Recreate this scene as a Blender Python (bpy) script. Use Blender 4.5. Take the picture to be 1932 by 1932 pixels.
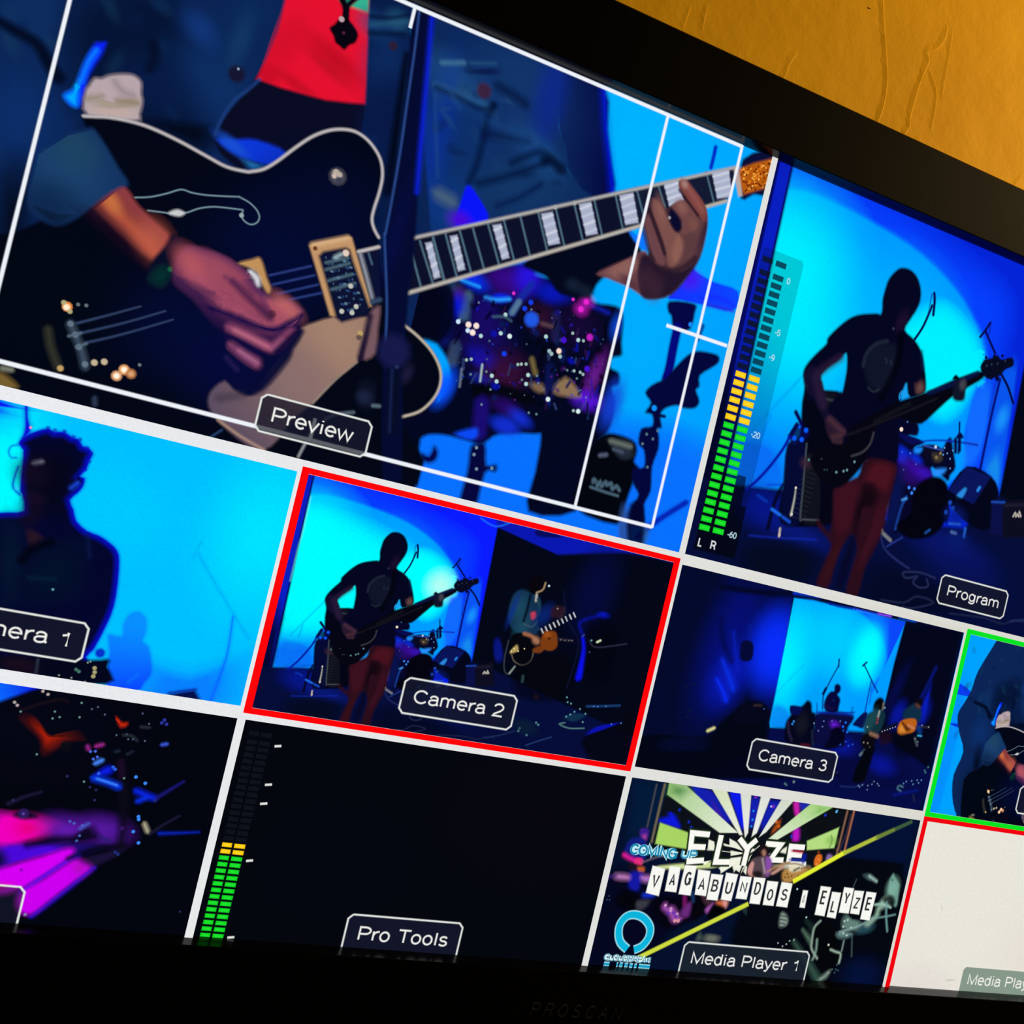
import bpy, bmesh, math, random
from mathutils import Vector, Matrix
from mathutils.geometry import tessellate_polygon

# ---------------------------------------------------------------- camera, light, exposure
scene = bpy.context.scene
for o in list(bpy.data.objects):
    bpy.data.objects.remove(o, do_unlink=True)
col = scene.collection
scene.view_settings.view_transform = 'Standard'
scene.view_settings.look = 'None'
scene.view_settings.gamma = 1.0
scene.view_settings.exposure = 0.0
scene.view_settings.use_curve_mapping = False
scene.cycles.transparent_max_bounces = 64
scene.cycles.max_bounces = 6

SC = 0.3807e-3          # metres per pixel of the 1920 x 1080 picture
ZC = 1.30               # height of the screen centre above the floor
cam_data = bpy.data.cameras.new('camera')
cam_data.sensor_width = 36.0
cam_data.lens = 36.0 * 2000 / 1932
cam_data.clip_start = 0.02
cam = bpy.data.objects.new('camera', cam_data)
col.objects.link(cam)
cam.matrix_world = Matrix(((0.90071365, -0.22182802, -0.37350669, -0.26306193), (-0.36699533, 0.07149266, -0.92747141, -0.43359926), (0.23244214, 0.97246138, -0.01701543, 1.29432025), (0.00000000, 0.00000000, 0.00000000, 1.00000000)))
scene.camera = cam

world = bpy.data.worlds.new('world')
scene.world = world
world.use_nodes = True
world.node_tree.nodes['Background'].inputs['Color'].default_value = (1.0, 0.7, 0.5, 1)
world.node_tree.nodes['Background'].inputs['Strength'].default_value = 0.006

def area_light(name, loc, target, size, power, colour):
    d = bpy.data.lights.new(name, 'AREA')
    d.shape = 'DISK'; d.size = size; d.energy = power; d.color = colour
    o = bpy.data.objects.new(name, d); col.objects.link(o)
    o.location = loc
    o.rotation_euler = (Vector(target) - Vector(loc)).to_track_quat('-Z', 'Y').to_euler()
    return o
area_light('warm_room_lamp', (0.98, -0.36, 1.98), (0.45, 0.11, 1.65), 0.25, 15.0, (1.0, 0.70, 0.30))

# ---------------------------------------------------------------- materials
def lin(c):
    return c / 12.92 if c <= 0.04045 else ((c + 0.055) / 1.055) ** 2.4
HEX = {}
def hx(s):
    if s not in HEX:
        HEX[s] = tuple(lin(int(s[i:i + 2], 16) / 255) for i in (1, 3, 5))
    return HEX[s]

def plain(name, c, rough=0.5, spec=0.5, bump=0.0, bscale=300.0):
    m = bpy.data.materials.new(name); m.use_nodes = True
    nt = m.node_tree; b = nt.nodes['Principled BSDF']
    b.inputs['Base Color'].default_value = (*hx(c), 1)
    b.inputs['Roughness'].default_value = rough
    b.inputs['Specular IOR Level'].default_value = spec
    if bump:
        tc = nt.nodes.new('ShaderNodeTexCoord'); n = nt.nodes.new('ShaderNodeTexNoise')
        n.inputs['Scale'].default_value = bscale; n.inputs['Detail'].default_value = 4
        bp = nt.nodes.new('ShaderNodeBump'); bp.inputs['Strength'].default_value = bump
        bp.inputs['Distance'].default_value = 0.001
        nt.links.new(tc.outputs['Object'], n.inputs['Vector'])
        nt.links.new(n.outputs['Fac'], bp.inputs['Height'])
        nt.links.new(bp.outputs['Normal'], b.inputs['Normal'])
    return m

def picture_material():
    """the lit picture of the screen: emission in the colour of the shown image, with pixel grain"""
    m = bpy.data.materials.new('lit_picture'); m.use_nodes = True
    nt = m.node_tree; nt.nodes.clear(); N = nt.nodes.new; K = nt.links.new
    out = N('ShaderNodeOutputMaterial'); at = N('ShaderNodeAttribute'); at.attribute_name = 'Col'
    em = N('ShaderNodeEmission'); tr = N('ShaderNodeBsdfTransparent'); mx = N('ShaderNodeMixShader')
    tc = N('ShaderNodeTexCoord'); nz = N('ShaderNodeTexNoise'); nz.inputs['Scale'].default_value = 1700
    nz.inputs['Detail'].default_value = 1.0
    mr = N('ShaderNodeMapRange'); mr.inputs['From Min'].default_value = 0.2; mr.inputs['From Max'].default_value = 0.8
    mr.inputs['To Min'].default_value = 0.94; mr.inputs['To Max'].default_value = 1.06
    sc = N('ShaderNodeVectorMath'); sc.operation = 'SCALE'
    K(tc.outputs['Object'], nz.inputs['Vector']); K(nz.outputs['Fac'], mr.inputs['Value'])
    K(at.outputs['Color'], sc.inputs[0]); K(mr.outputs['Result'], sc.inputs['Scale'])
    K(sc.outputs['Vector'], em.inputs['Color'])
    K(at.outputs['Alpha'], mx.inputs['Fac']); K(tr.outputs[0], mx.inputs[1]); K(em.outputs[0], mx.inputs[2])
    K(mx.outputs[0], out.inputs['Surface'])
    m.cycles.emission_sampling = 'NONE'
    return m
PICTURE = picture_material()

# ---------------------------------------------------------------- drawing on the flat screen
TV = bpy.data.objects.new('television', None)
BASEZ = ZC - 0.255
TV.location = (0, 0, BASEZ)
TV.empty_display_size = 0.1
col.objects.link(TV)
TV['label'] = 'black flat television showing a multi-camera concert picture, mounted in front of the yellow wall'
TV['category'] = 'television'

DZ = 2.0e-6
class State: pass
ST = State(); ST.k = 0; ST.z0 = 0.0009; ST.T = (1, 0, 0); ST.clip = None; ST.cur = None; ST.d = 1.0; ST.w = 1.0; ST.kmax = 0
CANV = []
class Canvas:
    def __init__(s, name, parent, label=None):
        s.name, s.parent, s.label = name, parent, label
        s.v, s.c, s.f = [], [], []; s.obj = None
        CANV.append(s)
def part(name, parent=None, label=None):
    ST.cur = Canvas(name, parent, label)
    return ST.cur
def rect_clip(x0, y0, x1, y1):
    return [(x0, y0), (x1, y0), (x1, y1), (x0, y1)]

def clip_poly(poly, clip):
    """Sutherland-Hodgman; poly is a list of (x, y, r, g, b, a); clip is convex, clockwise on the screen (y down)"""
    for i in range(len(clip)):
        ax, ay = clip[i]; bx, by = clip[(i + 1) % len(clip)]
        ex, ey = bx - ax, by - ay
        d = [ex * (p[1] - ay) - ey * (p[0] - ax) for p in poly]
        if min(d) >= -1e-9: continue
        res = []
        for j in range(len(poly)):
            p, q = poly[j], poly[(j + 1) % len(poly)]; dp, dq = d[j], d[(j + 1) % len(poly)]
            if dp >= 0: res.append(p)
            if (dp >= 0) != (dq >= 0):
                t = dp / (dp - dq)
                res.append(tuple(p[n] + (q[n] - p[n]) * t for n in range(6)))
        poly = res
        if len(poly) < 3: return []
    return poly

def emit(pts, cols, faces, clip=None):
    """pts in picture pixels, cols (r, g, b, a) linear; one new layer in front of all earlier ones"""
    ST.k += 1; ST.kmax = max(ST.kmax, ST.k)
    y = ST.z0 - ST.k * DZ
    s, ox, oy = ST.T; c = ST.cur
    pts = [(x * s + ox, yy * s + oy) for x, yy in pts]
    clips = [k for k in (ST.clip, [(x * s + ox, yy * s + oy) for x, yy in clip] if clip else None) if k]
    ids = {}
    def vid(i):
        if i not in ids:
            ids[i] = len(c.v)
            c.v.append(((pts[i][0] - 960) * SC, y, ZC - BASEZ - (pts[i][1] - 540) * SC)); c.c.append(cols[i])
        return ids[i]
    for f in faces:
        poly = [(*pts[i], *cols[i]) for i in f]; n0 = poly
        for k in clips:
            poly = clip_poly(poly, k)
            if not poly: break
        if not poly: continue
        if poly is n0 or poly == n0:
            c.f.append([vid(i) for i in f])
        else:
            b = len(c.v)
            for p in poly:
                c.v.append(((p[0] - 960) * SC, y, ZC - BASEZ - (p[1] - 540) * SC)); c.c.append(tuple(p[2:]))
            c.f.append(list(range(b, b + len(poly))))

def pairs(fl):
    return [(fl[i], fl[i + 1]) for i in range(0, len(fl), 2)]
def cat(pts, closed, n=4):
    m = len(pts); out = []
    if m < 3: return pts
    for i in range(m if closed else m - 1):
        if closed:
            p0, p1, p2, p3 = pts[(i - 1) % m], pts[i], pts[(i + 1) % m], pts[(i + 2) % m]
        else:
            p0, p1, p2, p3 = pts[max(i - 1, 0)], pts[i], pts[i + 1], pts[min(i + 2, m - 1)]
        for j in range(n):
            t = j / n
            out.append(tuple(0.5 * (2 * p1[a] + (p2[a] - p0[a]) * t + (2 * p0[a] - 5 * p1[a] + 4 * p2[a] - p3[a]) * t * t
                                    + (3 * p1[a] - p0[a] - 3 * p2[a] + p3[a]) * t ** 3) for a in (0, 1)))
    if not closed: out.append(pts[-1])
    return out
def normals(pts, closed):
    m = len(pts); res = []
    for i in range(m):
        p = pts[(i - 1) % m] if closed or i else pts[i]; q = pts[(i + 1) % m] if closed or i < m - 1 else pts[i]
        c = pts[i]
        d1 = Vector((c[0] - p[0], c[1] - p[1])); d2 = Vector((q[0] - c[0], q[1] - c[1]))
        if d1.length < 1e-9: d1 = d2.copy()
        if d2.length < 1e-9: d2 = d1.copy()
        if d1.length < 1e-9: res.append(Vector((0, 1))); continue
        d1.normalize(); d2.normalize()
        n1 = Vector((-d1.y, d1.x)); n2 = Vector((-d2.y, d2.x)); n = n1 + n2
        if n.length < 0.2: n = n1.copy()
        else:
            n.normalize(); n = n / max(0.5, n.dot(n1))
        res.append(n)
    return res
def area(pts):
    return sum(pts[i][0] * pts[(i + 1) % len(pts)][1] - pts[(i + 1) % len(pts)][0] * pts[i][1] for i in range(len(pts))) / 2

def P(fl, c, a=1.0, f=2.0, s=1, g=None, clip=None, o=0.0):
    """filled outline; f = width of the soft edge, s = rounded outline, g = ([x0, y0, x1, y1], second colour)"""
    pts = pairs(fl)
    if s: pts = cat(pts, True, s if s > 1 else 3)
    if area(pts) < 0: pts = pts[::-1]
    n = len(pts)
    if o: pts = [(p[0] - q.x * o, p[1] - q.y * o) for p, q in zip(pts, normals(pts, True))]
    def colour(p):
        if not g: return hx(c)
        (x0, y0, x1, y1), c2 = g
        t = ((p[0] - x0) * (x1 - x0) + (p[1] - y0) * (y1 - y0)) / ((x1 - x0) ** 2 + (y1 - y0) ** 2)
        t = min(1, max(0, t)); A, B_ = hx(c), hx(c2)
        return tuple(A[i] + (B_[i] - A[i]) * t for i in range(3))
    top = max(hx(c))
    mid = 0.3 if top > 0.3 else 0.42 if top > 0.06 else 0.6       # eye-even fade for light and for dark shapes
    if f >= 8:                                                     # broad soft shapes shrink and grow about their middle
        A2 = area(pts); cx = cy = 0.0
        for i in range(n):
            p, q = pts[i], pts[(i + 1) % n]; k = p[0] * q[1] - q[0] * p[1]
            cx += (p[0] + q[0]) * k; cy += (p[1] + q[1]) * k
        cx /= 6 * A2; cy /= 6 * A2; R = math.sqrt(abs(A2) / math.pi)
        ki, ko = min(0.85, 0.7 * f / R), min(0.5, 0.3 * f / R)
        sc_ = lambda k: [(cx + (p[0] - cx) * k, cy + (p[1] - cy) * k) for p in pts]
        inner, middle, outer = sc_(1 - ki), sc_(1 + (ko - ki) / 2), sc_(1 + ko)
    elif f > 0:
        nr = normals(pts, True)
        off = lambda d: [(p[0] + q.x * d, p[1] + q.y * d) for p, q in zip(pts, nr)]
        inner, middle, outer = off(f / 2), pts, off(-f / 2)
    else: inner = pts
    tri = tessellate_polygon([[Vector((x, y, 0)) for x, y in inner]])
    vs = list(inner); cs = [(*colour(p), a) for p in inner]; fs = [tuple(t) for t in tri]
    if f > 0:
        vs += middle; cs += [(*colour(p), a * mid) for p in middle]
        vs += outer; cs += [(*colour(p), 0.0) for p in outer]
        for o_ in (0, n):
            fs += [(o_ + i, o_ + (i + 1) % n, o_ + n + (i + 1) % n, o_ + n + i) for i in range(n)]
    emit(vs, cs, fs, clip)
def S(fl, c, a, depth, n=8, clip=None):
    """outline that fades in slowly over depth, built from nested outlines"""
    al = 1 - (1 - a) ** (1 / n)
    for i in range(n):
        P(fl, c, min(1, al * (1 + 0.25 * i)), min(7.9, depth / n * 1.6), 3, None, clip, -depth * i / n)
def Q(x0, y0, x1, y1, c, a=1.0, f=0, **k):
    P([x0, y0, x1, y0, x1, y1, x0, y1], c, a, f, 0, **k)
def L(fl, w, c, a=1.0, f=1.5, s=1, clip=None):
    """stroke of width w (or (start, end)) with soft edges"""
    pts = pairs(fl)
    if s and len(pts) > 2: pts = cat(pts, False, 4)
    w0, w1 = w if isinstance(w, tuple) else (w, w)
    if s: w0, w1 = w0 * ST.w, w1 * ST.w
    nr = normals(pts, False); C = hx(c); vs, cs, fs = [], [], []
    m = len(pts); top = max(C); mid = 0.3 if top > 0.3 else 0.42 if top > 0.06 else 0.6
    sec = [(p, q, w0 + (w1 - w0) * i / max(1, m - 1), 1.0) for i, (p, q) in enumerate(zip(pts, nr))]
    if s:                                                          # rounded, fading ends
        for end, d in ((0, -1), (-1, 1)):
            p, q, w_, _ = sec[end]; t = Vector((q.y, -q.x)) * d; h = w_ / 2 + f / 2
            ext = [((p[0] + t.x * h * e, p[1] + t.y * h * e), q, w_ * k, al) for e, k, al in ((0.3, 0.9, 0.9), (0.6, 0.65, 0.5), (1.0, 0.25, 0.0))]
            sec = ext[::-1] + sec if end == 0 else sec + ext
    for p, q, w_, k in sec:
        h = w_ / 2; e = min(f / 2, h)
        for d, al in ((-h - f / 2, 0), (-h, mid), (-h + e, 1), (h - e, 1), (h, mid), (h + f / 2, 0)):
            vs.append((p[0] + q.x * d, p[1] + q.y * d)); cs.append((*C, a * al * k))
    for i in range(len(sec) - 1):
        for j in range(5):
            fs.append((6 * i + j, 6 * i + j + 1, 6 * i + j + 7, 6 * i + j + 6))
    emit(vs, cs, fs, clip)
PROF = ((0, 1), (0.2, 0.93), (0.4, 0.72), (0.6, 0.42), (0.8, 0.14), (1, 0))
def B(fl, rx, ry, rot, c, a=1.0, clip=None, n=20, prof=PROF):
    """soft round glow"""
    if len(fl) > 2 and max(rx, ry) > 9:
        for i in range(0, len(fl), 2): B(fl[i:i + 2], rx, ry, rot, c, a, clip, n, prof)
        return
    C = hx(c); ca, sa = math.cos(math.radians(rot)), math.sin(math.radians(rot))
    vs, cs, fs = [], [], []
    for (x, y) in pairs(fl):
        b = len(vs)
        vs.append((x, y)); cs.append((*C, a))
        for r, al in prof[1:]:
            for i in range(n):
                t = 2 * math.pi * i / n; u, v = rx * r * math.cos(t), ry * r * math.sin(t)
                vs.append((x + u * ca - v * sa, y + u * sa + v * ca)); cs.append((*C, a * al))
        fs += [(b, b + 1 + i, b + 1 + (i + 1) % n) for i in range(n)]
        for k in range(len(prof) - 2):
            o = b + 1 + k * n
            fs += [(o + i, o + n + i, o + n + (i + 1) % n, o + (i + 1) % n) for i in range(n)]
    emit(vs, cs, fs, clip)
DOT = ((0, 1), (0.55, 1), (1, 0))
def D(fl, r, c, a=1.0, ry=None, rot=0):
    """small bright points"""
    k = (1.25 if r > 8 else 0.78) * ST.d
    B(fl, r * k, (ry or r) * k, rot, c, a, n=10, prof=DOT)
def arc(cx, cy, rx, ry, a0, a1, n=10):
    return [(cx + rx * math.cos(math.radians(a0 + (a1 - a0) * i / n)), cy + ry * math.sin(math.radians(a0 + (a1 - a0) * i / n))) for i in range(n + 1)]
# a plain sans-serif alphabet drawn as pen strokes: (advance, [strokes]); capitals are 1 high, baseline at 0
GL = {
 'P': (.70, [[(.1, 0), (.1, 1), (.36, 1)] + arc(.38, .735, .25, .265, 90, -90) + [(.1, .47)]]),
 'R': (.74, [[(.1, 0), (.1, 1), (.38, 1)] + arc(.4, .74, .25, .26, 90, -90) + [(.1, .48)], [(.4, .48)] + [(.58, .36), (.62, .14), (.68, 0)]]),
 'C': (.78, [arc(.42, .5, .33, .5, 38, 322, 18)]),
 'M': (.88, [[(.1, 0), (.1, 1), (.44, .05), (.78, 1), (.78, 0)]]),
 'T': (.66, [[(.02, 1), (.64, 1)], [(.33, 1), (.33, 0)]]),
 'L': (.60, [[(.1, 1), (.1, 0), (.56, 0)]]),
 'E': (.66, [[(.6, 1), (.1, 1), (.1, 0), (.62, 0)], [(.1, .52), (.56, .52)]]),
 'Y': (.70, [[(.03, 1), (.35, .45), (.67, 1)], [(.35, .45), (.35, 0)]]),
 'Z': (.66, [[(.06, 1), (.6, 1), (.06, 0), (.62, 0)]]),
 'V': (.70, [[(.03, 1), (.35, 0), (.67, 1)]]),
 'A': (.72, [[(.03, 0), (.36, 1), (.69, 0)], [(.14, .34), (.58, .34)]]),
 'G': (.80, [arc(.42, .5, .33, .5, 42, 360, 18) + [(.5, .5)], [(.75, .5), (.75, 0)]]),
 'B': (.72, [[(.1, .52), (.38, .52)] + arc(.38, .76, .22, .24, -90, 90) + [(.1, 1), (.1, 0), (.38, 0)] + arc(.38, .26, .26, .26, -90, 90) + [(.1, .52)]]),
 'U': (.74, [[(.1, 1), (.1, .3)] + arc(.37, .3, .27, .3, 180, 360) + [(.64, 1)]]),
 'N': (.76, [[(.1, 0), (.1, 1), (.66, 0), (.66, 1)]]),
 'D': (.76, [[(.1, 0), (.1, 1), (.34, 1)] + arc(.34, .5, .33, .5, 90, -90, 14) + [(.1, 0)]]),
 'O': (.80, [arc(.4, .5, .33, .5, 0, 360, 20)]),
 'S': (.70, [arc(.36, .745, .25, .255, 20, 250, 12) + [(.42, .5)] + arc(.35, .255, .27, .255, 70, -165, 12)]),
 'I': (.28, [[(.14, 0), (.14, 1)]]),
 'K': (.72, [[(.1, 0), (.1, 1)], [(.64, 1), (.1, .4)], [(.28, .6), (.68, 0)]]),
 'r': (.38, [[(.1, 0), (.1, .73)], [(.1, .42)] + arc(.36, .43, .24, .29, 170, 85, 6)]),
 'e': (.60, [[(.08, .38), (.52, .38)] + arc(.3, .37, .22, .36, 4, 318, 16)]),
 'v': (.54, [[(.03, .73), (.27, 0), (.51, .73)]]),
 'i': (.26, [[(.13, 0), (.13, .73)], [(.13, .9), (.13, 1.0)]]),
 'w': (.76, [[(.03, .73), (.2, 0), (.38, .7), (.56, 0), (.73, .73)]]),
 'o': (.60, [arc(.3, .365, .22, .365, 0, 360, 16)]),
 'g': (.60, [arc(.28, .37, .2, .36, 0, 360, 14), [(.49, .73), (.49, 0)] + arc(.28, -.03, .21, .2, 0, -160, 8)]),
 'a': (.58, [[(.1, .52)] + arc(.29, .53, .18, .2, 150, 0, 8) + [(.47, .1), (.54, .01)], [(.47, .44), (.22, .4)] + arc(.22, .2, .15, .2, 90, 270, 8) + arc(.25, .2, .22, .2, 270, 350, 6)]),
 'm': (.88, [[(.1, 0), (.1, .73)], arc(.27, .52, .17, .21, 175, 0, 8) + [(.44, 0)], arc(.61, .52, .17, .21, 175, 0, 8) + [(.78, 0)]]),
 'd': (.60, [arc(.28, .365, .2, .365, 0, 360, 14), [(.49, 1), (.49, 0)]]),
 'l': (.26, [[(.13, 0), (.13, 1)]]),
 'y': (.54, [[(.03, .73), (.28, .02)], [(.51, .73), (.26, -.05), (.18, -.22), (.06, -.2)]]),
 's': (.54, [arc(.27, .545, .17, .185, 20, 250, 8) + [(.3, .37)] + arc(.26, .185, .19, .185, 70, -160, 8)]),
 '1': (.60, [[(.14, .74), (.34, .82), (.36, 1), (.36, 0)]]),
 '2': (.60, [arc(.3, .72, .23, .28, 170, -30, 10) + [(.4, .42), (.12, .16), (.06, 0), (.54, 0)]]),
 '3': (.60, [arc(.3, .76, .2, .24, 165, -80, 10) + [(.26, .53)], [(.28, .53)] + arc(.3, .265, .23, .265, 88, -165, 12)]),
 '4': (.60, [[(.44, 0), (.44, 1), (.05, .3), (.57, .3)]]),
 '5': (.60, [[(.5, 1), (.14, 1), (.09, .52)] + arc(.29, .33, .23, .32, 125, -150, 12)]),
 '6': (.60, [arc(.3, .32, .22, .32, 0, 360, 14), arc(.36, .36, .3, .63, 178, 80, 8)]),
 '9': (.60, [arc(.3, .68, .22, .32, 0, 360, 14), arc(.24, .64, .3, .63, -2, -100, 8)]),
 '0': (.60, [arc(.3, .5, .23, .5, 0, 360, 18)]),
 '-': (.38, [[(.05, .38), (.33, .38)]]),
 '&': (.70, [[(.66, 0), (.2, .62)] + arc(.32, .8, .14, .19, 200, -30, 8) + [(.12, .36)] + arc(.3, .22, .21, .22, 150, 340, 8) + [(.6, .4)]]),
 ' ': (.36, []),
}
def T(text, x0, y0, x1, y1, c, a=1.0, w=0.13, f=1.2, shear=0.0, track=0.0, rot=0):
    """pen-stroke lettering fitted to x0..x1 (left of the first to right of the last stroke), y0 top of capitals, y1 baseline"""
    x, strokes = 0, []
    for ch in text:
        adv, ss = GL[ch]
        strokes += [[(px + x + shear * py, py) for px, py in st] for st in ss]
        x += adv + track
    h = y1 - y0
    lo = min(p[0] for st in strokes for p in st); hi = max(p[0] for st in strokes for p in st)
    W = h * w; k = (x1 - x0 - W) / max(1e-6, hi - lo) if hi > lo else 0
    cx, cy = (x0 + x1) / 2, (y0 + y1) / 2; ca, sa = math.cos(math.radians(rot)), math.sin(math.radians(rot))
    for st in strokes:
        fl = []
        for px, py in st:
            u, v = x0 + W / 2 + (px - lo) * k, y1 - W / 2 - py * (h - W)
            fl += [cx + (u - cx) * ca - (v - cy) * sa, cy + (u - cx) * sa + (v - cy) * ca]
        L(fl, W, c, a, min(f, W), 0)

def plate(tile, text, x0, y0, x1, y1, tx0, ty0, tx1, ty1, dark='#14172a', da=0.88, edge='#e2e6e2', ink='#f2f2ee'):
    """the name label of a window: dark translucent plate, light rounded frame, lettering"""
    part('name_plate', tile)
    c = 5.0
    o = [x0 + c, y0, x1 - c, y0, x1, y0 + c, x1, y1 - c, x1 - c, y1, x0 + c, y1, x0, y1 - c, x0, y0 + c]
    P(o, dark, da, 0, 0)
    L(o + o[:2], 2.2, edge, 1, 1.2, 0)
    part('caption', tile)
    T(text, tx0, ty0, tx1, ty1, ink)

def build_canvases():
    for c in CANV:
        if not c.f: continue
        me = bpy.data.meshes.new(c.name)
        used = sorted({i for f in c.f for i in f}); mp = {i: n for n, i in enumerate(used)}
        me.from_pydata([c.v[i] for i in used], [], [[mp[i] for i in f] for f in c.f])
        ca = me.color_attributes.new('Col', 'FLOAT_COLOR', 'POINT')
        flat = []
        for i in used: flat += c.c[i]
        ca.data.foreach_set('color', flat)
        me.materials.append(PICTURE)
        c.obj = bpy.data.objects.new(c.name, me); col.objects.link(c.obj)
        if c.label: c.obj['label'] = c.label
    for c in CANV:
        if c.obj: c.obj.parent = c.parent.obj if c.parent else TV

# ---------------------------------------------------------------- the guitarist picture (shown by Preview and again by Camera 4)
def guitarist(tile):
    # stage wall
    Q(0, 0, 960, 540, '#00a2ff')
    B([748.2, 82.1], 260, 200, 0, '#00b6ff', 0.9)
    B([841.1, 288.7], 120, 160, 0, '#00b4ff', 0.6)
    S([500, 390, 700, 400, 990, 380, 990, 580, 500, 580], '#0870ff', 0.88, 60, 8)
    P([0, 150, 60, 170, 60, 540, 0, 540], '#0a70ff', 0.4, 30)
    P([4.5, 154.0, 60.0, 164.7, 82.1, 185.1, 8.7, 185.0], '#0a3cf0', 1, 3)
    P([19.6, 272.5, 60.1, 268.4, 63.5, 279.9], '#0a34d8', 1, 3)
    L([877.8, 41.8, 878.1, 53.8, 877.9, 67.7], 6, '#0030c8', 1, 3)
    L([951.8, 471.1, 930.8, 489.9, 910.5, 510.0, 897.3, 526.7], 9, '#0628b8', 1, 5)
    part('stage_curtain', tile)
    P([656.7, 27.5, 718.6, 29.6, 734.0, 73.5, 748.8, 108.0, 760.2, 139.0, 729.7, 157.8, 694.0, 132.5, 687.3, 113.6, 675.3, 95.2], '#050b44', 1, 5)
    L([717.9, 31.6, 732.3, 74.1, 747.1, 108.6, 758.1, 138.1], 9, '#0016d8', 0.8, 12)
    part('cymbal', tile)
    P([860.7, 236.9, 877.3, 211.1, 884.0, 191.8, 892.7, 194.2, 918.1, 198.4, 955.3, 199.1, 954.4, 225.7, 914.8, 230.7, 879.8, 234.5], '#1432ff', 1, 4, g=([881.4, 211.6, 929.6, 210.5], '#0a46ff'))
    B([883.8, 205.6], 26, 20, 0, '#4416f0', 0.9)
    L([908.4, 222.2, 930.9, 215.3, 954.5, 218.7], 8, '#1428ff', 0.7, 8)
    L([914.4, 229.1, 934.1, 226.6, 954.4, 225.7], 5, '#2a18d0', 0.6, 5)
    # drums behind the guitar neck
    part('drum_kit', tile)
    P([541.6, 326.9, 583.5, 306.1, 616.4, 285.0, 667.2, 255.7, 685.4, 258.1, 690.2, 263.0, 721.1, 258.2, 736.5, 255.0, 758.4, 261.5, 768.3, 270.9, 796.1, 266.7, 808.7, 274.6, 815.3, 306.4, 819.0, 320.5, 807.6, 327.2, 808.7, 338.6, 821.0, 341.9, 824.3, 354.5, 816.8, 361.7, 824.5, 376.4, 826.8, 399.5, 823.5, 415.5, 812.8, 431.7, 812.4, 465.4, 806.9, 515.3, 748.5, 528.6, 745.3, 481.7, 742.0, 441.4, 732.6, 439.7, 691.3, 450.3, 676.0, 464.7, 668.3, 468.3, 652.7, 467.4, 624.4, 468.3, 603.2, 476.1, 602.9, 494.3, 611.1, 560.0, 585.0, 566.0, 526.8, 331.5], '#040720', 1, 5)
    B([655.8, 278.7], 40, 28, 10, '#3a0a90', 0.85)
    B([680.4, 266.1], 26, 32, 0, '#2a14e8', 0.9)
    B([617.9, 290.6], 30, 16, 15, '#0a2cf0', 0.9)
    L([603.9, 295.0, 626.0, 296.0], 4, '#1e9cff', 0.9, 4)
    P([635.7, 307.4, 646.5, 296.1, 662.8, 292.6, 669.2, 297.1, 656.3, 307.5], '#0a22e0', 0.95, 8)
    L([636.9, 305.4, 648.6, 304.3, 664.4, 298.6], 5, '#2a9cff', 0.9, 4)
    L([686.8, 273.9, 677.3, 294.7, 671.5, 312.6], 9, '#1428a0', 0.9, 5)
    L([676.5, 298.2, 671.5, 312.6], 7, '#5a8090', 0.8, 4)
    L([615.3, 310.5, 616.7, 332.3], 13, '#466a86', 0.8, 6)
    L([615.6, 367.5, 615.4, 386.6], 13, '#3c5274', 0.7, 6)
    L([724.8, 299.8, 732.0, 327.3], 11, '#16245c', 0.8, 6)
    B([594.1, 309.1], 20, 18, 0, '#1c3c70', 0.8)
    B([604.9, 312.1], 14, 14, 0, '#4a1a3a', 0.8)
    B([708.5, 278.6, 721.3, 273.0], 26, 16, 10, '#0a18c0', 0.8)
    B([605.9, 322.9], 16, 22, 0, '#0a18d8', 0.9)
    B([652.5, 372.9, 644.6, 368.8], 22, 16, 10, '#1016d0', 0.9)
    B([635.6, 320.2, 645.3, 338.1], 30, 24, 0, '#1a0a70', 0.8)
    B([654.6, 394.8], 22, 10, 0, '#0a1ea0', 0.8)
    B([678.1, 378.6], 44, 36, 0, '#3a1038', 0.8)
    B([707.3, 308.3], 30, 26, 0, '#301030', 0.7)
    B([635.2, 358.7, 656.3, 347.7], 40, 40, 20, '#160a5c', 0.6)
    B([754.9, 304.0], 50, 40, 0, '#1a0a3a', 0.6)
    B([790.3, 353.8], 14, 46, 12, '#6a1c90', 0.85)
    B([789.0, 384.3], 30, 17, 0, '#5a16e0', 0.95)
    P([754.7, 365.4, 776.2, 377.7, 776.1, 384.4, 742.2, 387.0], '#8e7254', 0.95, 6)
    P([712.9, 384.4, 728.0, 381.0, 735.9, 390.4, 721.7, 390.9], '#84694e', 0.85, 6)
    L([708.4, 357.0, 716.5, 371.1], 6, '#7a6a3c', 0.8, 5)
    L([710.6, 313.9, 723.0, 313.5], 5, '#5a4048', 0.8, 4)
    L([733.3, 359.8, 739.2, 392.8], 12, '#0c1450', 0.9, 6)
    P([645.8, 406.8, 665.8, 398.1, 678.7, 394.6, 703.5, 395.9, 722.0, 399.0, 722.3, 407.1, 689.9, 411.0, 658.4, 422.7], '#04060e', 0.95, 6)
    L([661.6, 421.8, 666.8, 455.8], 18, '#1c0c78', 0.85, 8)
    B([691.8, 418.6], 30, 14, 10, '#2a0a70', 0.8)
    B([700.2, 437.5, 711.4, 426.4, 690.8, 441.5], 24, 12, 20, '#1430d8', 0.85)
    B([822.8, 370.1, 822.1, 388.9], 20, 34, 10, '#1440d8', 0.75)
    B([803.2, 289.7], 12, 24, 0, '#0a4ae0', 0.7)
    L([767.6, 275.3, 788.6, 277.3], 6, '#1220b0', 0.7, 6)
    L([600.2, 365.7, 596.6, 338.3], 14, '#0a1468', 0.8, 10)
    rnd = random.Random(21)
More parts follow.
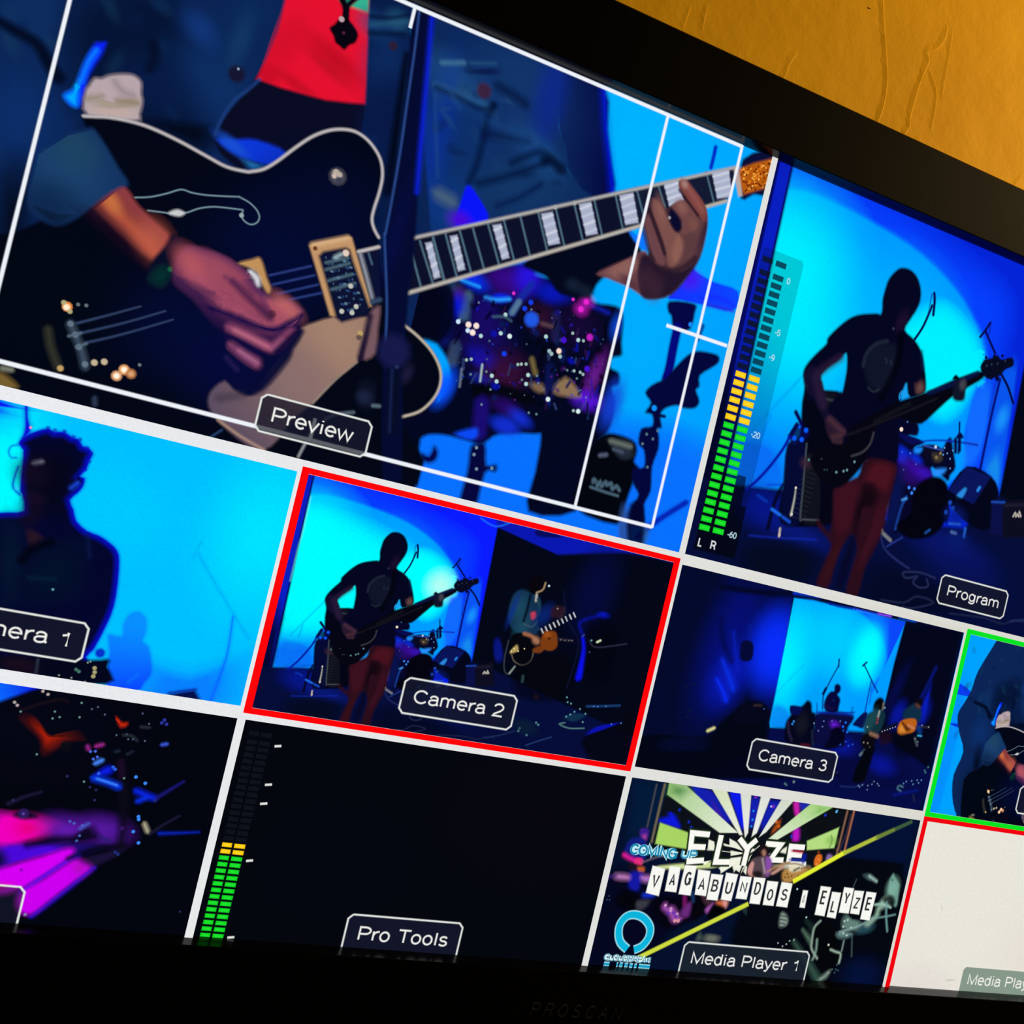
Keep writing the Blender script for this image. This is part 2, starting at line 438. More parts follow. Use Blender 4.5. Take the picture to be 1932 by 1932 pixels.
    q0, q1, q2, q3 = pairs([602.2, 314.5, 789.4, 280.4, 807.2, 389.5, 629.1, 427.3])
    for i in range(170):
        u, v = rnd.random(), rnd.random()
        px = (q0[0] * (1 - u) + q1[0] * u) * (1 - v) + (q3[0] * (1 - u) + q2[0] * u) * v
        py = (q0[1] * (1 - u) + q1[1] * u) * (1 - v) + (q3[1] * (1 - u) + q2[1] * u) * v
        kind = rnd.random()
        if kind < 0.35: B([px, py], 3 + 7 * rnd.random(), 2 + 5 * rnd.random(), rnd.uniform(0, 90), rnd.choice(('#0a14b8', '#14107c', '#3a0c60', '#02030e', '#02030e', '#0c1c5c')), 0.8, n=8)
        elif kind < 0.6: L([px, py, px + rnd.uniform(-5, 5), py + rnd.uniform(4, 16)], 1.5 + 2 * rnd.random(), rnd.choice(('#1a2c64', '#02030c', '#2c3c6c', '#0a16a0', '#281040')), 0.8, 2)
        else: D([px, py], 1 + 1.6 * rnd.random(), rnd.choice(('#4c6c80', '#1c38c0', '#6a84a0', '#5c1c90', '#2c4a70')), 0.75)
    D([611.4, 341.0, 624.7, 347.4], 4.4, '#c8e6ff')
    D([623.9, 340.9, 633.2, 339.5, 630.8, 348.0], 5.6, '#ffe6dc')
    D([664.0, 317.3, 663.6, 339.2, 641.2, 348.9, 665.1, 388.7, 672.3, 393.4, 708.1, 386.5, 708.0, 375.9, 718.5, 327.1, 759.0, 319.4], 4.0, '#b4d8d8')
    D([674.9, 339.4, 739.2, 396.4, 780.2, 400.0], 4.6, '#d8f0ee')
    D([738.5, 338.6], 5.4, '#ffdcc8')
    D([741.5, 344.3, 726.8, 342.0, 730.1, 344.3], 4, '#a0bcc0')
    D([763.0, 355.6, 771.1, 355.0, 775.2, 356.4, 631.3, 379.7, 636.6, 377.4, 692.7, 367.7, 696.7, 366.1, 702.4, 364.4, 765.7, 318.3, 774.0, 400.8, 750.2, 313.7], 3.2, '#9ab8b4')
    D([757.8, 273.3, 753.3, 283.8], 6, '#ff28d8')
    D([667.6, 290.9, 740.7, 275.6], 3.5, '#e030c8')
    B([758.5, 272.3, 753.6, 283.7], 14, 12, 0, '#d020d0', 0.5)
    D([772.7, 312.1], 7, '#c420c8', 0.9)
    D([741.2, 324.6, 778.7, 348.7], 6, '#4a14d8', 0.9)
    D([696.2, 313.3], 9, '#1e5cf0', 0.9)
    D([690.5, 294.7, 684.9, 303.7, 673.4, 360.5], 5, '#1440f0', 0.9)
    L([650.8, 379.8, 653.0, 398.4], 3, '#a8c4c0', 0.8, 2)
    L([628.2, 391.0, 630.8, 410.9], 3, '#6a7a90', 0.7, 2)
    L([650.2, 323.8, 663.0, 320.0, 672.2, 322.1], 3, '#40607a', 0.7, 3)
    D([640.0, 394.0, 657.5, 386.0, 719.0, 373.7, 702.0, 383.3, 719.7, 417.7, 729.3, 416.8, 661.1, 423.5, 667.3, 404.2, 754.3, 357.2, 768.7, 363.2], 2.6, '#6a8a90', 0.8)
    P([663.5, 469.5, 676.3, 466.2, 683.8, 488.6, 695.2, 485.8, 696.3, 493.6, 684.5, 498.1, 682.4, 543.7, 663.1, 548.1, 663.2, 501.7, 660.2, 476.7], '#06073c', 1, 6)
    D([667.3, 472.5, 666.4, 480.8, 673.3, 496.0, 691.3, 490.8], 3.4, '#7a98a8', 0.8)
    P([605.9, 493.5, 614.4, 494.5, 618.0, 482.6, 624.6, 488.8, 623.7, 498.6, 615.1, 503.8, 605.9, 499.8], '#06074a', 1, 6)
    P([638.2, 463.1, 658.9, 451.4, 664.4, 453.2, 664.8, 461.1, 655.9, 466.6], '#0a4cff', 0.9, 6)
    P([576.4, 372.6, 587.9, 369.3, 601.6, 377.9, 613.1, 390.5, 618.4, 404.8, 615.9, 421.4, 609.2, 434.3, 607.1, 406.4, 595.4, 386.0], '#00a0ff', 1, 5)
    B([613.3, 411.0, 612.8, 422.2], 16, 28, 20, '#0a50ff', 0.8)
    # amplifier and cymbal stand at the right
    part('amplifier', tile)
    P([817.0, 419.9, 832.3, 413.5, 859.5, 415.0, 868.2, 425.6, 868.0, 439.3, 875.6, 446.0, 873.1, 465.4, 871.1, 479.6, 869.5, 495.3, 864.2, 518.6, 803.7, 510.4, 804.7, 465.0, 807.7, 434.1], '#04060f', 1, 5)
    P([827.1, 422.4, 840.9, 417.2, 858.4, 417.9, 864.5, 433.4, 849.1, 440.6, 832.8, 429.4], '#2a3444', 0.8, 10)
    L([831.1, 423.1, 844.4, 423.1, 857.9, 423.1], 6, '#6a746c', 0.8, 5)
    L([837.2, 431.7, 848.8, 432.2], 4, '#48566a', 0.8, 4)
    L([821.4, 443.3, 829.1, 440.5], 5, '#55607a', 0.8, 4)
    L([820.7, 476.2, 820.8, 472.9, 826.4, 476.6, 827.3, 479.7, 829.6, 474.1, 832.6, 478.5, 836.7, 472.4, 839.3, 475.2, 844.2, 472.3, 847.7, 478.3, 852.2, 473.8, 857.1, 477.7], 4.5, '#4a6678', 0.85, 3)
    L([818.7, 482.6, 837.8, 484.0, 857.0, 484.6], 3.5, '#4a6678', 0.8, 2.5)
    part('cymbal_stand', tile)
    P([864.8, 240.0, 898.7, 233.1, 901.8, 244.3, 901.0, 263.6, 887.1, 271.1, 876.2, 267.5, 871.4, 256.9, 865.1, 251.9], '#050744', 1, 4)
    L([883.1, 267.2, 883.7, 291.1, 885.1, 318.2, 884.0, 332.3], 13, '#05087a', 1, 4)
    P([914.1, 289.3, 923.3, 285.8, 945.2, 283.9, 950.8, 289.3, 946.8, 297.4, 929.2, 314.6, 931.8, 327.8, 928.4, 334.0, 936.7, 345.7, 932.3, 355.6, 917.3, 359.6, 907.1, 358.8, 893.2, 366.0, 888.0, 376.0, 893.7, 390.0, 888.7, 393.0, 893.1, 402.2, 896.1, 416.9, 893.5, 439.9, 899.1, 467.8, 894.7, 487.8, 900.8, 510.5, 880.1, 513.4, 880.0, 491.2, 883.8, 476.6, 873.1, 465.4, 868.3, 447.8, 882.5, 442.6, 877.3, 423.3, 867.9, 417.2, 866.8, 398.7, 880.5, 391.7, 877.0, 378.9, 867.0, 378.1, 871.3, 365.0, 861.0, 355.8, 867.5, 343.7, 883.6, 330.7, 891.6, 316.4, 904.3, 297.3], '#04073a', 1, 4)
    L([893.9, 376.1, 880.6, 377.9], 4, '#04073a', 1, 3)
    D([877.6, 370.1], 6, '#0a90ff')
    D([875.8, 403.2, 885.5, 406.7, 873.3, 415.8, 889.3, 395.4, 887.1, 441.5], 3.2, '#5a7a8a', 0.8)
    D([899.7, 258.8], 5, '#1a8cff', 0.9)
    L([916.9, 255.4, 913.9, 273.7], 6, '#05107a', 0.8, 3)
    P([863.6, 494.9, 879.9, 498.0, 891.1, 546.9, 870.3, 534.3], '#2c4a86', 0.8, 10)
    P([897.1, 511.3, 910.9, 511.6, 909.6, 543.0, 900.0, 536.4], '#2c5a80', 0.7, 10)
    P([875.9, 490.4, 895.5, 491.0, 905.8, 543.8, 883.1, 531.5], '#03052c', 0.95, 6)
    # jacket, right of the microphone stand
    part('denim_jacket', tile)
    P([486.8, 48.1, 522.5, 24.2, 603.3, 13.3, 659.9, 29.5, 665.5, 56.5, 674.5, 92.2, 685.7, 107.7, 693.7, 124.4, 695.3, 133.7, 707.1, 141.0, 718.6, 150.1, 734.3, 154.6, 715.8, 174.1, 617.3, 226.7, 551.0, 266.0], '#0b2658', 1, 4)
    B([622.9, 88.9], 130, 120, 0, '#12316a', 0.8)
    B([556.5, 139.0], 70, 110, 0, '#0c2f6c', 0.9)
    B([645.7, 177.0], 110, 60, -15, '#123768', 0.85)
    B([541.3, 85.3], 70, 36, 12, '#1c4a80', 0.75)
    B([653.3, 125.9], 60, 30, 30, '#1a4a84', 0.7)
    B([613.4, 52.5], 80, 50, 0, '#12386c', 0.6)
    B([536.2, 168.3], 30, 140, 0, '#0a30a0', 0.6)
    B([655.6, 60.4], 30, 90, 0, '#0a20a0', 0.5)
    B([565.9, 228.2], 60, 60, 0, '#0e3a88', 0.7)
    P([554.1, 70.9, 587.2, 56.4, 587.5, 64.2, 558.2, 74.0], '#0a1444', 0.8, 8)
    rnd = random.Random(8)
    JC = pairs([512.6, 74.7, 607.1, 27.8, 654.2, 34.9, 674.5, 95.5, 694.4, 133.9, 724.4, 151.4, 615.8, 220.8, 554.2, 240.0])
    for i in range(46):
        u, v = rnd.random(), rnd.random()
        x_, y_ = pairs([513.3, 77.5])[0]; x2_, y2_ = pairs([706.3, 172.4])[0]
        B([x_ + (x2_ - x_) * u, y_ - 10 + (y2_ - y_) * v], rnd.uniform(8, 22), rnd.uniform(4, 11), rnd.uniform(-40, 60), rnd.choice(('#1c4474', '#06163c', '#234c74', '#081c48', '#14386a')), 0.4, JC, 10)
    L([524.7, 74.6, 547.8, 65.5], 6, '#3c6c92', 0.8, 5)
    L([555.3, 62.6, 582.8, 52.5], 4, '#24507a', 0.6, 4)
    L([523.1, 100.1, 541.7, 100.0, 563.2, 100.4, 583.5, 101.3], 8, '#255588', 0.7, 6)
    L([525.2, 102.4, 550.8, 103.5, 576.4, 106.4, 588.7, 101.8, 592.6, 97.1], 5, '#03103a', 0.7, 8)
    L([592.6, 97.1, 590.1, 113.9, 589.9, 139.4, 589.7, 164.8, 585.6, 188.3], 7, '#020c30', 0.7, 8)
    L([592.0, 75.1, 611.3, 77.3, 628.0, 82.1], 9, '#041034', 0.7, 10)
    L([592.7, 130.4, 615.1, 125.4, 641.5, 120.5], (10, 5), '#04123c', 0.7, 12)
    L([595.5, 115.1, 630.1, 116.7, 665.8, 119.8], 10, '#16407a', 0.6, 10)
    L([628.6, 150.9, 644.1, 137.3, 659.1, 127.9, 674.1, 131.4, 691.5, 136.6], (6, 9), '#020b2c', 0.7, 9)
    L([596.8, 186.0, 626.1, 167.8, 652.3, 148.9, 669.7, 134.6], (7, 5), '#030e34', 0.7, 10)
    L([666.1, 134.3, 676.2, 132.3, 686.6, 138.3], 9, '#020a24', 0.7, 9)
    L([624.6, 201.9, 647.6, 184.4, 668.2, 162.7], 7, '#061a48', 0.8, 9)
    L([524.8, 110.3, 537.0, 152.4, 549.3, 194.8], 4, '#1a4484', 0.6, 5)
    L([538.2, 99.0, 555.2, 114.4], 4, '#1a4484', 0.5, 6)
    D([577.9, 86.1], 9, '#3c2038', 0.9)
    L([555.6, 212.9, 571.0, 215.5], 14, '#54707a', 0.6, 12)
    P([584.8, 191.8, 600.5, 200.6, 617.7, 221.8, 582.1, 240.0, 581.6, 211.8], '#0a14f8', 1, 4)
    B([585.3, 232.7], 22, 16, 0, '#4a0ad0', 0.9)
    P([669.6, 256.2, 690.7, 235.6, 735.8, 208.6, 782.0, 180.1, 790.3, 175.7, 809.7, 191.2, 810.9, 202.7, 792.4, 218.7, 774.5, 236.1, 765.4, 250.6, 758.6, 266.9, 724.2, 275.0, 702.9, 261.9, 688.2, 260.0], '#04081c', 1, 5)
    P([788.6, 176.8, 802.0, 177.4, 809.5, 169.8, 820.2, 191.7, 805.4, 189.8], '#0a78ff', 1, 4)
    B([753.7, 262.5, 736.5, 259.6], 16, 12, 0, '#152238', 0.8)
    P([539.2, 331.8, 553.4, 324.3, 585.8, 304.1, 601.2, 319.0, 604.8, 352.8, 589.7, 371.4, 554.6, 361.4], '#03051a', 0.95, 6)
    # jacket at the left with the strumming arm
    part('denim_jacket', tile)
    P([124.2, 9.3, 80.1, 109.4, 71.2, 166.9, 56.6, 205.2, 42.0, 243.3, 62.0, 292.1, 93.3, 343.4, 77.8, 413.4, 91.4, 475.5, 121.7, 523.8, 160.6, 547.4, 597.8, 514.4, 406.3, -87.8, 141.9, -38.3], '#0b2454', 1, 4, clip=rect_clip(-60, -60, 560, 600))
    P([156.3, 146.3, 248.4, 107.5, 309.6, 252.2, 193.7, 266.4, 168.2, 221.0], '#051230', 0.9, 40)
    P([98.2, 170.8, 151.7, 148.2, 153.4, 199.5, 149.9, 222.7, 123.8, 204.6, 104.7, 200.2], '#0e2c5e', 0.9, 20)
    P([110.8, 227.4, 145.4, 219.0, 156.7, 252.8, 161.2, 305.8, 141.3, 332.0, 133.5, 329.3], '#0b2a60', 0.8, 40)
    B([140.3, 283.5], 60, 60, 0, '#0c2e6a', 0.8)
    P([135.4, 338.1, 156.1, 321.3, 165.7, 358.9, 165.4, 417.9, 154.0, 421.5], '#040a1c', 0.9, 40)
    rnd = random.Random(3)
    for i in range(56):
        B([rnd.uniform(40, 330), rnd.uniform(20, 330)], rnd.uniform(8, 26), rnd.uniform(5, 13), rnd.uniform(20, 110), rnd.choice(('#133560', '#061430', '#173a5c', '#081a44', '#0e2c58')), 0.35, None, 10)
    L([92.5, 198.6, 104.7, 200.2, 122.4, 203.8, 139.2, 207.9, 151.9, 220.6, 164.5, 232.1], (8, 13), '#030a20', 0.95, 7)
    B([280.1, 138.5], 36, 22, 30, '#12367a', 0.9)
    B([299.1, 184.1], 70, 50, 30, '#0e2f66', 0.85)
    B([251.2, 205.5], 60, 44, 0, '#081c48', 0.8)
    B([317.5, 108.9], 40, 90, 10, '#0a2858', 0.8)
    B([316.5, 134.0], 16, 50, 5, '#16406c', 0.5)
    L([238.6, 168.1, 242.8, 180.5, 240.3, 192.8], 8, '#040c22', 0.8, 8)
    P([246.5, 242.6, 303.4, 225.7, 318.0, 229.0, 317.3, 243.7, 303.0, 253.2, 267.7, 247.5], '#030818', 0.9, 20)
    D([320.8, 167.0], 9, '#16142c', 0.95)
    D([321.3, 161.4], 2.4, '#8aa0b8', 0.9)
    P([187.4, 188.6, 192.4, 185.2, 197.1, 183.6, 195.6, 196.4, 192.0, 208.9, 189.1, 221.1, 189.0, 240.5, 187.6, 252.1, 183.1, 253.5, 178.0, 253.0, 171.3, 245.9, 179.2, 236.0, 180.9, 224.3, 182.7, 207.1], '#0a22ff', 1, 5)
    L([190.0, 194.5, 185.6, 208.7, 183.5, 227.4], 6, '#0a7cff', 0.9, 6)
    P([181.5, 229.6, 184.1, 241.0, 185.2, 251.6, 180.3, 252.1, 172.8, 246.7, 178.6, 239.0], '#00a8ff', 1, 7)
    part('white_cloth', tile)
    P([189.6, 237.5, 191.4, 228.5, 194.6, 220.4, 200.5, 218.1, 207.0, 212.5, 218.6, 206.6, 228.5, 204.4, 236.0, 208.5, 238.4, 218.9, 241.4, 226.2, 241.7, 238.7, 239.6, 246.6, 196.6, 257.0], '#b6a4aa', 1, 5)
    P([193.4, 237.5, 215.0, 236.2, 239.0, 221.5, 242.0, 234.4, 195.2, 250.6], '#a0937f', 0.8, 12, clip=pairs([189.6, 237.5, 194.8, 221.0, 228.7, 205.1, 236.6, 209.7, 241.1, 239.0, 238.8, 246.2, 197.2, 256.8]))
    P([196.9, 247.2, 214.1, 243.5, 235.7, 235.4, 237.7, 244.4, 197.5, 255.3], '#c0a8a0', 0.9, 10, clip=pairs([189.6, 237.5, 194.8, 221.0, 228.7, 205.1, 236.6, 209.7, 241.1, 239.0, 238.8, 246.2, 197.2, 256.8]))
    L([213.2, 217.3, 222.5, 223.6, 230.3, 223.4], 7, '#94868c', 0.8, 8, clip=pairs([189.6, 237.5, 194.8, 221.0, 228.7, 205.1, 236.6, 209.7, 241.1, 239.0, 238.8, 246.2, 197.2, 256.8]))
    L([193.1, 241.7, 204.3, 234.7], 6, '#8e8270', 0.7, 6)
    L([219.5, 233.1, 236.9, 229.3], 6, '#85775c', 0.7, 6, clip=pairs([189.6, 237.5, 194.8, 221.0, 228.7, 205.1, 236.6, 209.7, 241.1, 239.0, 238.8, 246.2, 197.2, 256.8]))
    # shirt, pendant
    part('shirt', tile)
    P([348.5, 140.1, 340.1, 164.6, 332.1, 184.5, 322.7, 204.0, 316.5, 219.4, 315.2, 240.1, 323.8, 250.0, 345.7, 259.6, 389.2, 225.0, 429.6, 183.3, 457.1, 183.8, 457.3, 153.4, 452.4, 146.1, 341.3, 163.5], '#0a0c24', 1, 4, 0)
    P([349.2, 68.0, 430.8, 33.7, 435.6, 55.9, 444.4, 97.7, 454.5, 148.3, 437.4, 153.3, 413.3, 159.5, 394.4, 161.4, 365.9, 164.2, 340.8, 164.4, 345.6, 139.8, 350.0, 110.2], '#e4112f', 1, 4, 0)
    P([394.5, 51.9, 402.6, 54.5, 410.8, 60.1, 417.0, 51.5, 419.1, 41.6], '#2a8a78', 1, 4, 0)
    P([413.7, 56.6, 420.8, 42.4, 431.9, 37.8, 435.4, 55.2, 425.7, 56.2], '#35b090', 1, 5, 0)
    B([412.8, 114.7], 60, 18, 22, '#b80c20', 0.8, clip=pairs([349.2, 68.0, 430.8, 33.7, 454.5, 148.3, 413.3, 159.5, 340.8, 164.4]))
    B([408.3, 127.0], 50, 10, 22, '#b01020', 0.6, clip=pairs([349.2, 68.0, 430.8, 33.7, 454.5, 148.3, 413.3, 159.5, 340.8, 164.4]))
    B([381.2, 155.4], 50, 10, 18, '#b80e1e', 0.7, clip=pairs([349.2, 68.0, 430.8, 33.7, 454.5, 148.3, 413.3, 159.5, 340.8, 164.4]))
    B([360.1, 116.4], 26, 50, 15, '#c80e28', 0.6, clip=pairs([349.2, 68.0, 430.8, 33.7, 454.5, 148.3, 413.3, 159.5, 340.8, 164.4]))
    B([349.8, 157.2], 20, 16, 0, '#b40a20', 0.6, clip=pairs([349.2, 68.0, 430.8, 33.7, 454.5, 148.3, 413.3, 159.5, 340.8, 164.4]))
    P([318.0, 237.6, 335.9, 230.4, 355.7, 223.9, 386.5, 225.9, 376.2, 243.7, 342.5, 246.2], '#0d38dc', 1, 5)
    B([333.5, 237.8], 30, 10, 20, '#1a54d0', 0.8)
    P([344.5, 248.4, 356.7, 246.2, 369.9, 247.4, 366.7, 252.2, 356.2, 255.9], '#2070b4', 0.9, 8)
    L([343.5, 164.1, 334.3, 179.3, 325.9, 191.2, 319.7, 206.6, 316.1, 221.0, 314.8, 233.0], 3.5, '#1a3a78', 0.9, 3)
    part('pendant', tile)
    L([401.3, 49.1, 410.8, 60.1, 413.0, 71.2], 7, '#080612', 1, 3)
    L([419.7, 44.3, 411.8, 58.2, 413.4, 71.0], 5, '#080612', 1, 3)
    P([399.6, 86.4, 403.1, 81.2, 405.6, 75.7, 408.7, 70.2, 414.5, 69.1, 418.9, 71.8, 423.4, 74.5, 429.5, 81.0, 428.8, 90.3, 423.2, 95.6, 419.5, 101.9, 413.8, 100.1, 408.8, 98.3, 405.1, 92.4], '#07050f', 1, 3)
    D([409.3, 72.7], 5, '#c8a8b0', 0.9)
    D([414.7, 85.5], 3, '#50203c', 0.9)
    part('jacket_front', tile)
    P([430.8, 33.7, 477.4, 14.1, 482.7, 67.2, 490.9, 125.4, 496.3, 184.8, 500.2, 244.9, 474.1, 177.6, 458.6, 177.2, 454.5, 148.3, 445.1, 97.4], '#081c48', 1, 4, 0)
    B([464.1, 93.0], 36, 50, 8, '#0c2a60', 0.8)
    B([444.6, 64.3], 30, 22, 8, '#123a6e', 0.8)
    B([466.1, 50.9], 20, 18, 8, '#1e5078', 0.8)
    L([440.4, 66.0, 456.9, 57.8, 477.9, 47.7], 5, '#255474', 0.6, 5)
    L([441.0, 74.8, 476.7, 61.9], 5, '#040c28', 0.7, 5)
    D([468.2, 78.3], 8, '#2c1c30', 0.9)
    L([438.3, 57.8, 458.3, 51.1, 474.7, 41.3], 4, '#040c28', 0.7, 4)
    B([476.1, 154.0], 34, 60, 10, '#081848', 0.8)
    L([484.8, 81.7, 489.8, 133.5, 494.5, 177.8, 501.0, 229.2], (6, 12), '#02050e', 0.9, 8)
    # guitar
    part('guitar_body', tile)
    P([192.2, 260.1, 216.0, 252.0, 234.9, 249.0, 254.5, 248.4, 282.1, 251.5, 310.7, 256.9, 332.5, 260.7, 352.0, 259.5] + [358.0, 257.3, 369.1, 250.1, 380.5, 237.3, 393.7, 219.2, 407.3, 202.3, 420.9, 190.6, 434.1, 183.2, 448.6, 180.1, 461.4, 182.2, 473.9, 189.1, 484.3, 199.8, 490.0, 214.7, 490.9, 232.7, 489.6, 251.5, 490.1, 263.6, 494.9, 272.7, 501.7, 279.7] + [511.5, 309.6, 551.6, 362.2, 569.5, 369.4, 588.8, 381.1, 602.2, 396.2, 607.4, 410.5, 606.5, 425.0, 600.2, 439.3, 590.1, 451.4, 572.4, 461.6, 583.0, 475.2, 609.7, 529.9, 390.6, 568.9] + [301.9, 569.0, 185.7, 563.9, 148.6, 560.2, 118.0, 421.4] + [158.8, 388.4, 199.4, 347.4, 217.2, 313.5, 199.8, 271.1], '#030716', 1, 4, 2)
    B([414.5, 330.1], 130, 100, 0, '#040c38', 0.8)
    B([448.9, 262.4], 120, 90, 0, '#030a2c', 0.8)
    B([352.2, 433.1], 140, 90, 0, '#040c38', 0.8)
    B([194.7, 438.0], 110, 110, 0, '#030814', 0.9)
    B([388.4, 466.6], 70, 60, 0, '#050a3c', 0.7)
    part('body_binding', tile)
    L([193.3, 259.1, 204.0, 255.7, 216.0, 252.0, 234.9, 249.0, 254.5, 248.4, 282.1, 251.5, 310.7, 256.9, 332.5, 260.7, 351.8, 258.9] + [357.8, 256.8, 369.1, 250.1, 380.5, 237.3, 393.7, 219.2, 407.3, 202.3, 420.9, 190.6, 434.2, 183.5, 448.6, 180.1, 461.4, 182.2, 473.9, 189.1, 484.3, 199.8, 490.0, 214.7, 490.9, 232.7, 489.6, 251.5, 490.1, 263.6, 494.9, 272.7, 501.7, 279.7], 3.5, '#b9b3b6', 1, 2.4)
    part('body_binding', tile)
    L([551.8, 363.0, 569.7, 370.2, 589.0, 381.8, 602.2, 396.2, 607.4, 410.5, 606.5, 425.0, 600.2, 439.3, 590.1, 451.4, 572.4, 461.6], 3.4, '#b8ad9c', 1, 2.4)
    part('guitar_cable', tile)
    L([208.1, 469.8, 214.0, 484.7, 224.0, 501.2], 5, '#3a3c30', 0.7, 8)
    part('guitar_cable', tile)
    L([484.3, 494.6, 478.8, 509.7, 473.4, 530.7], 3.4, '#8c9298', 0.9, 2.5)
    L([492.5, 484.9, 501.4, 477.2, 519.8, 470.1], 3.5, '#5c6a78', 0.8, 3)
    part('sound_hole', tile)
    L([255.8, 319.7, 269.8, 314.2, 283.9, 305.7, 295.6, 297.7, 306.4, 297.3, 319.7, 295.1, 335.4, 290.9, 351.2, 286.2] + [352.0, 286.2, 362.4, 288.2, 371.5, 293.1, 375.8, 299.0, 375.1, 305.2, 369.7, 309.5, 363.0, 308.5, 358.4, 304.2, 358.6, 299.0], 1.6, '#7d9aa8', 0.9, 1.5)
    L([270.3, 328.2, 285.7, 325.1, 293.6, 323.9, 305.9, 318.3, 316.4, 310.4, 328.9, 304.4, 342.0, 301.0, 358.2, 297.7], 1.6, '#7d9aa8', 0.9, 1.5)
    P([289.0, 324.7, 296.2, 318.0, 304.7, 319.0, 299.8, 324.6], '#c8cacc', 1, 3)
    D([358.3, 303.5], 4, '#a0b4b8', 0.8)
    part('knob', tile)
    D([443.8, 232.0], 9.0, '#4c4a58')
    D([441.8, 230.1], 8.0, '#a0948c', 0.9)
    D([445.5, 229.6, 441.3, 228.0], 5, '#c0b0a4', 0.9)
    D([446.1, 235.4], 6, '#3c3c50', 0.9)
    D([440.2, 232.9], 4, '#e0c8b8', 0.7)
    part('pickguard', tile)
    P([444.2, 397.9, 458.1, 387.0, 474.0, 377.4, 511.1, 365.1, 513.5, 378.2, 511.9, 400.1, 510.5, 416.6, 492.5, 440.8, 475.5, 471.2, 459.5, 492.0, 448.2, 519.0, 436.8, 533.0, 417.8, 532.6, 393.5, 521.1, 381.9, 513.9] + [371.6, 503.4, 369.0, 492.5, 372.3, 482.8, 381.3, 473.0, 391.3, 479.1, 405.1, 482.7, 414.3, 478.7] + [415.7, 475.4, 427.4, 463.2, 439.7, 434.4, 441.1, 422.0, 446.1, 408.6], '#9c7a6c', 1, 4, 2, g=([483.1, 402.3, 389.3, 503.1], '#5c4c60'))
    B([481.4, 395.3], 70, 44, 20, '#a88670', 0.6, clip=pairs([444.2, 397.9, 474.0, 377.4, 511.1, 365.1, 511.9, 400.1, 510.5, 416.6, 474.9, 471.7, 436.8, 533.0, 393.5, 521.1]))
    B([451.0, 456.7], 60, 50, 30, '#8c7070', 0.6, clip=pairs([444.2, 397.9, 474.0, 377.4, 511.1, 365.1, 511.9, 400.1, 510.5, 416.6, 474.9, 471.7, 436.8, 533.0, 393.5, 521.1]))
    L([384.0, 514.1, 408.7, 524.6, 436.8, 533.0], 3.5, '#a88878', 0.9, 3)
    L([380.2, 492.3, 400.7, 482.4], 8, '#30283c', 0.5, 8)
    P([511.8, 361.8, 521.0, 351.3, 524.5, 374.9, 528.0, 401.6, 516.2, 411.2, 514.6, 385.5], '#7a5a62', 0.95, 5)
    L([512.6, 364.6, 513.1, 386.0, 512.9, 410.6], 7, '#1a1030', 0.9, 5)
    L([510.5, 416.6, 492.6, 441.0, 474.9, 471.7], 2, '#b8a898', 0.5, 3)
    D([506.8, 385.5], 5, '#c0a860', 0.8)
    D([506.4, 390.2], 5, '#4a3a3c', 0.8)
    part('pickup', tile)
    P([432.2, 312.4, 435.1, 307.8, 469.1, 288.8, 474.1, 289.3, 481.7, 302.4, 512.3, 354.0, 507.5, 356.9, 475.3, 376.6, 470.4, 376.5], '#c09468', 1, 3, 0)
    L([435.6, 309.8, 469.7, 291.1], 6, '#d8ae84', 0.8, 5)
    P([444.3, 319.0, 447.7, 313.1, 469.9, 301.3, 474.7, 302.3, 481.2, 313.2, 509.4, 354.8, 509.5, 364.8, 484.5, 379.9, 477.8, 377.3], '#0c1230', 1, 4, 0)
    D([438.8, 312.5], 4, '#5a1c10', 0.9)
    for x in range(5):
        for y in range(9):
            a_ = (x * 7 + y * 5) % 4
            u, v = x / 4, y / 8
            A_, B_, C_, D_ = pairs([453.8, 319.7, 472.4, 308.4, 501.0, 355.8, 482.5, 368.3])
            px = (A_[0] * (1 - u) + B_[0] * u) * (1 - v) + (D_[0] * (1 - u) + C_[0] * u) * v
            py = (A_[1] * (1 - u) + B_[1] * u) * (1 - v) + (D_[1] * (1 - u) + C_[1] * u) * v
            D([px + (a_ - 1.5) * 1.2, py + (x % 3 - 1) * 1.3], 1.8 + 0.8 * a_, ('#3c5878', '#1c3660', '#5c7c94', '#284878')[a_], 0.8, ry=2.2 + 0.5 * (x % 2))
    for q in ([455.0, 330.6, 477.5, 316.6], [460.5, 341.0, 483.1, 327.0], [465.6, 349.2, 488.2, 335.3], [453.3, 323.6, 474.7, 311.5]):
        L(q, 3, '#5c7c8c', 0.6, 3)
    D([471.3, 307.2], 6, '#f0d8c8', 0.9)
    D([481.7, 368.5, 492.8, 366.7, 495.6, 359.0, 484.6, 339.5], 4.4, '#c8ccc0', 0.9)
    L([461.7, 314.9, 466.7, 310.2], 5, '#9cb4bc', 0.8, 4)
    part('pickup', tile)
    P([366.3, 352.2, 378.6, 343.8, 387.1, 340.4, 397.8, 357.7, 404.5, 367.4, 401.5, 373.1, 388.0, 359.2, 378.0, 353.6], '#c0905a', 1, 4)
    P([376.7, 356.9, 381.0, 354.1, 387.4, 356.5, 392.7, 366.6, 387.0, 366.9], '#2a2430', 0.9, 4)
    L([381.2, 357.7, 387.8, 361.5, 390.0, 367.5], 7, '#d8d8e0', 0.9, 5)
    for q in ([399.9, 354.3, 438.8, 332.0], [404.8, 362.8, 444.5, 340.3], [412.5, 370.3, 450.3, 348.7], [424.9, 373.0, 456.6, 355.8]):
        part('guitar_string', tile)
        L(q, 2.4, '#2a3c80', 0.85, 2)
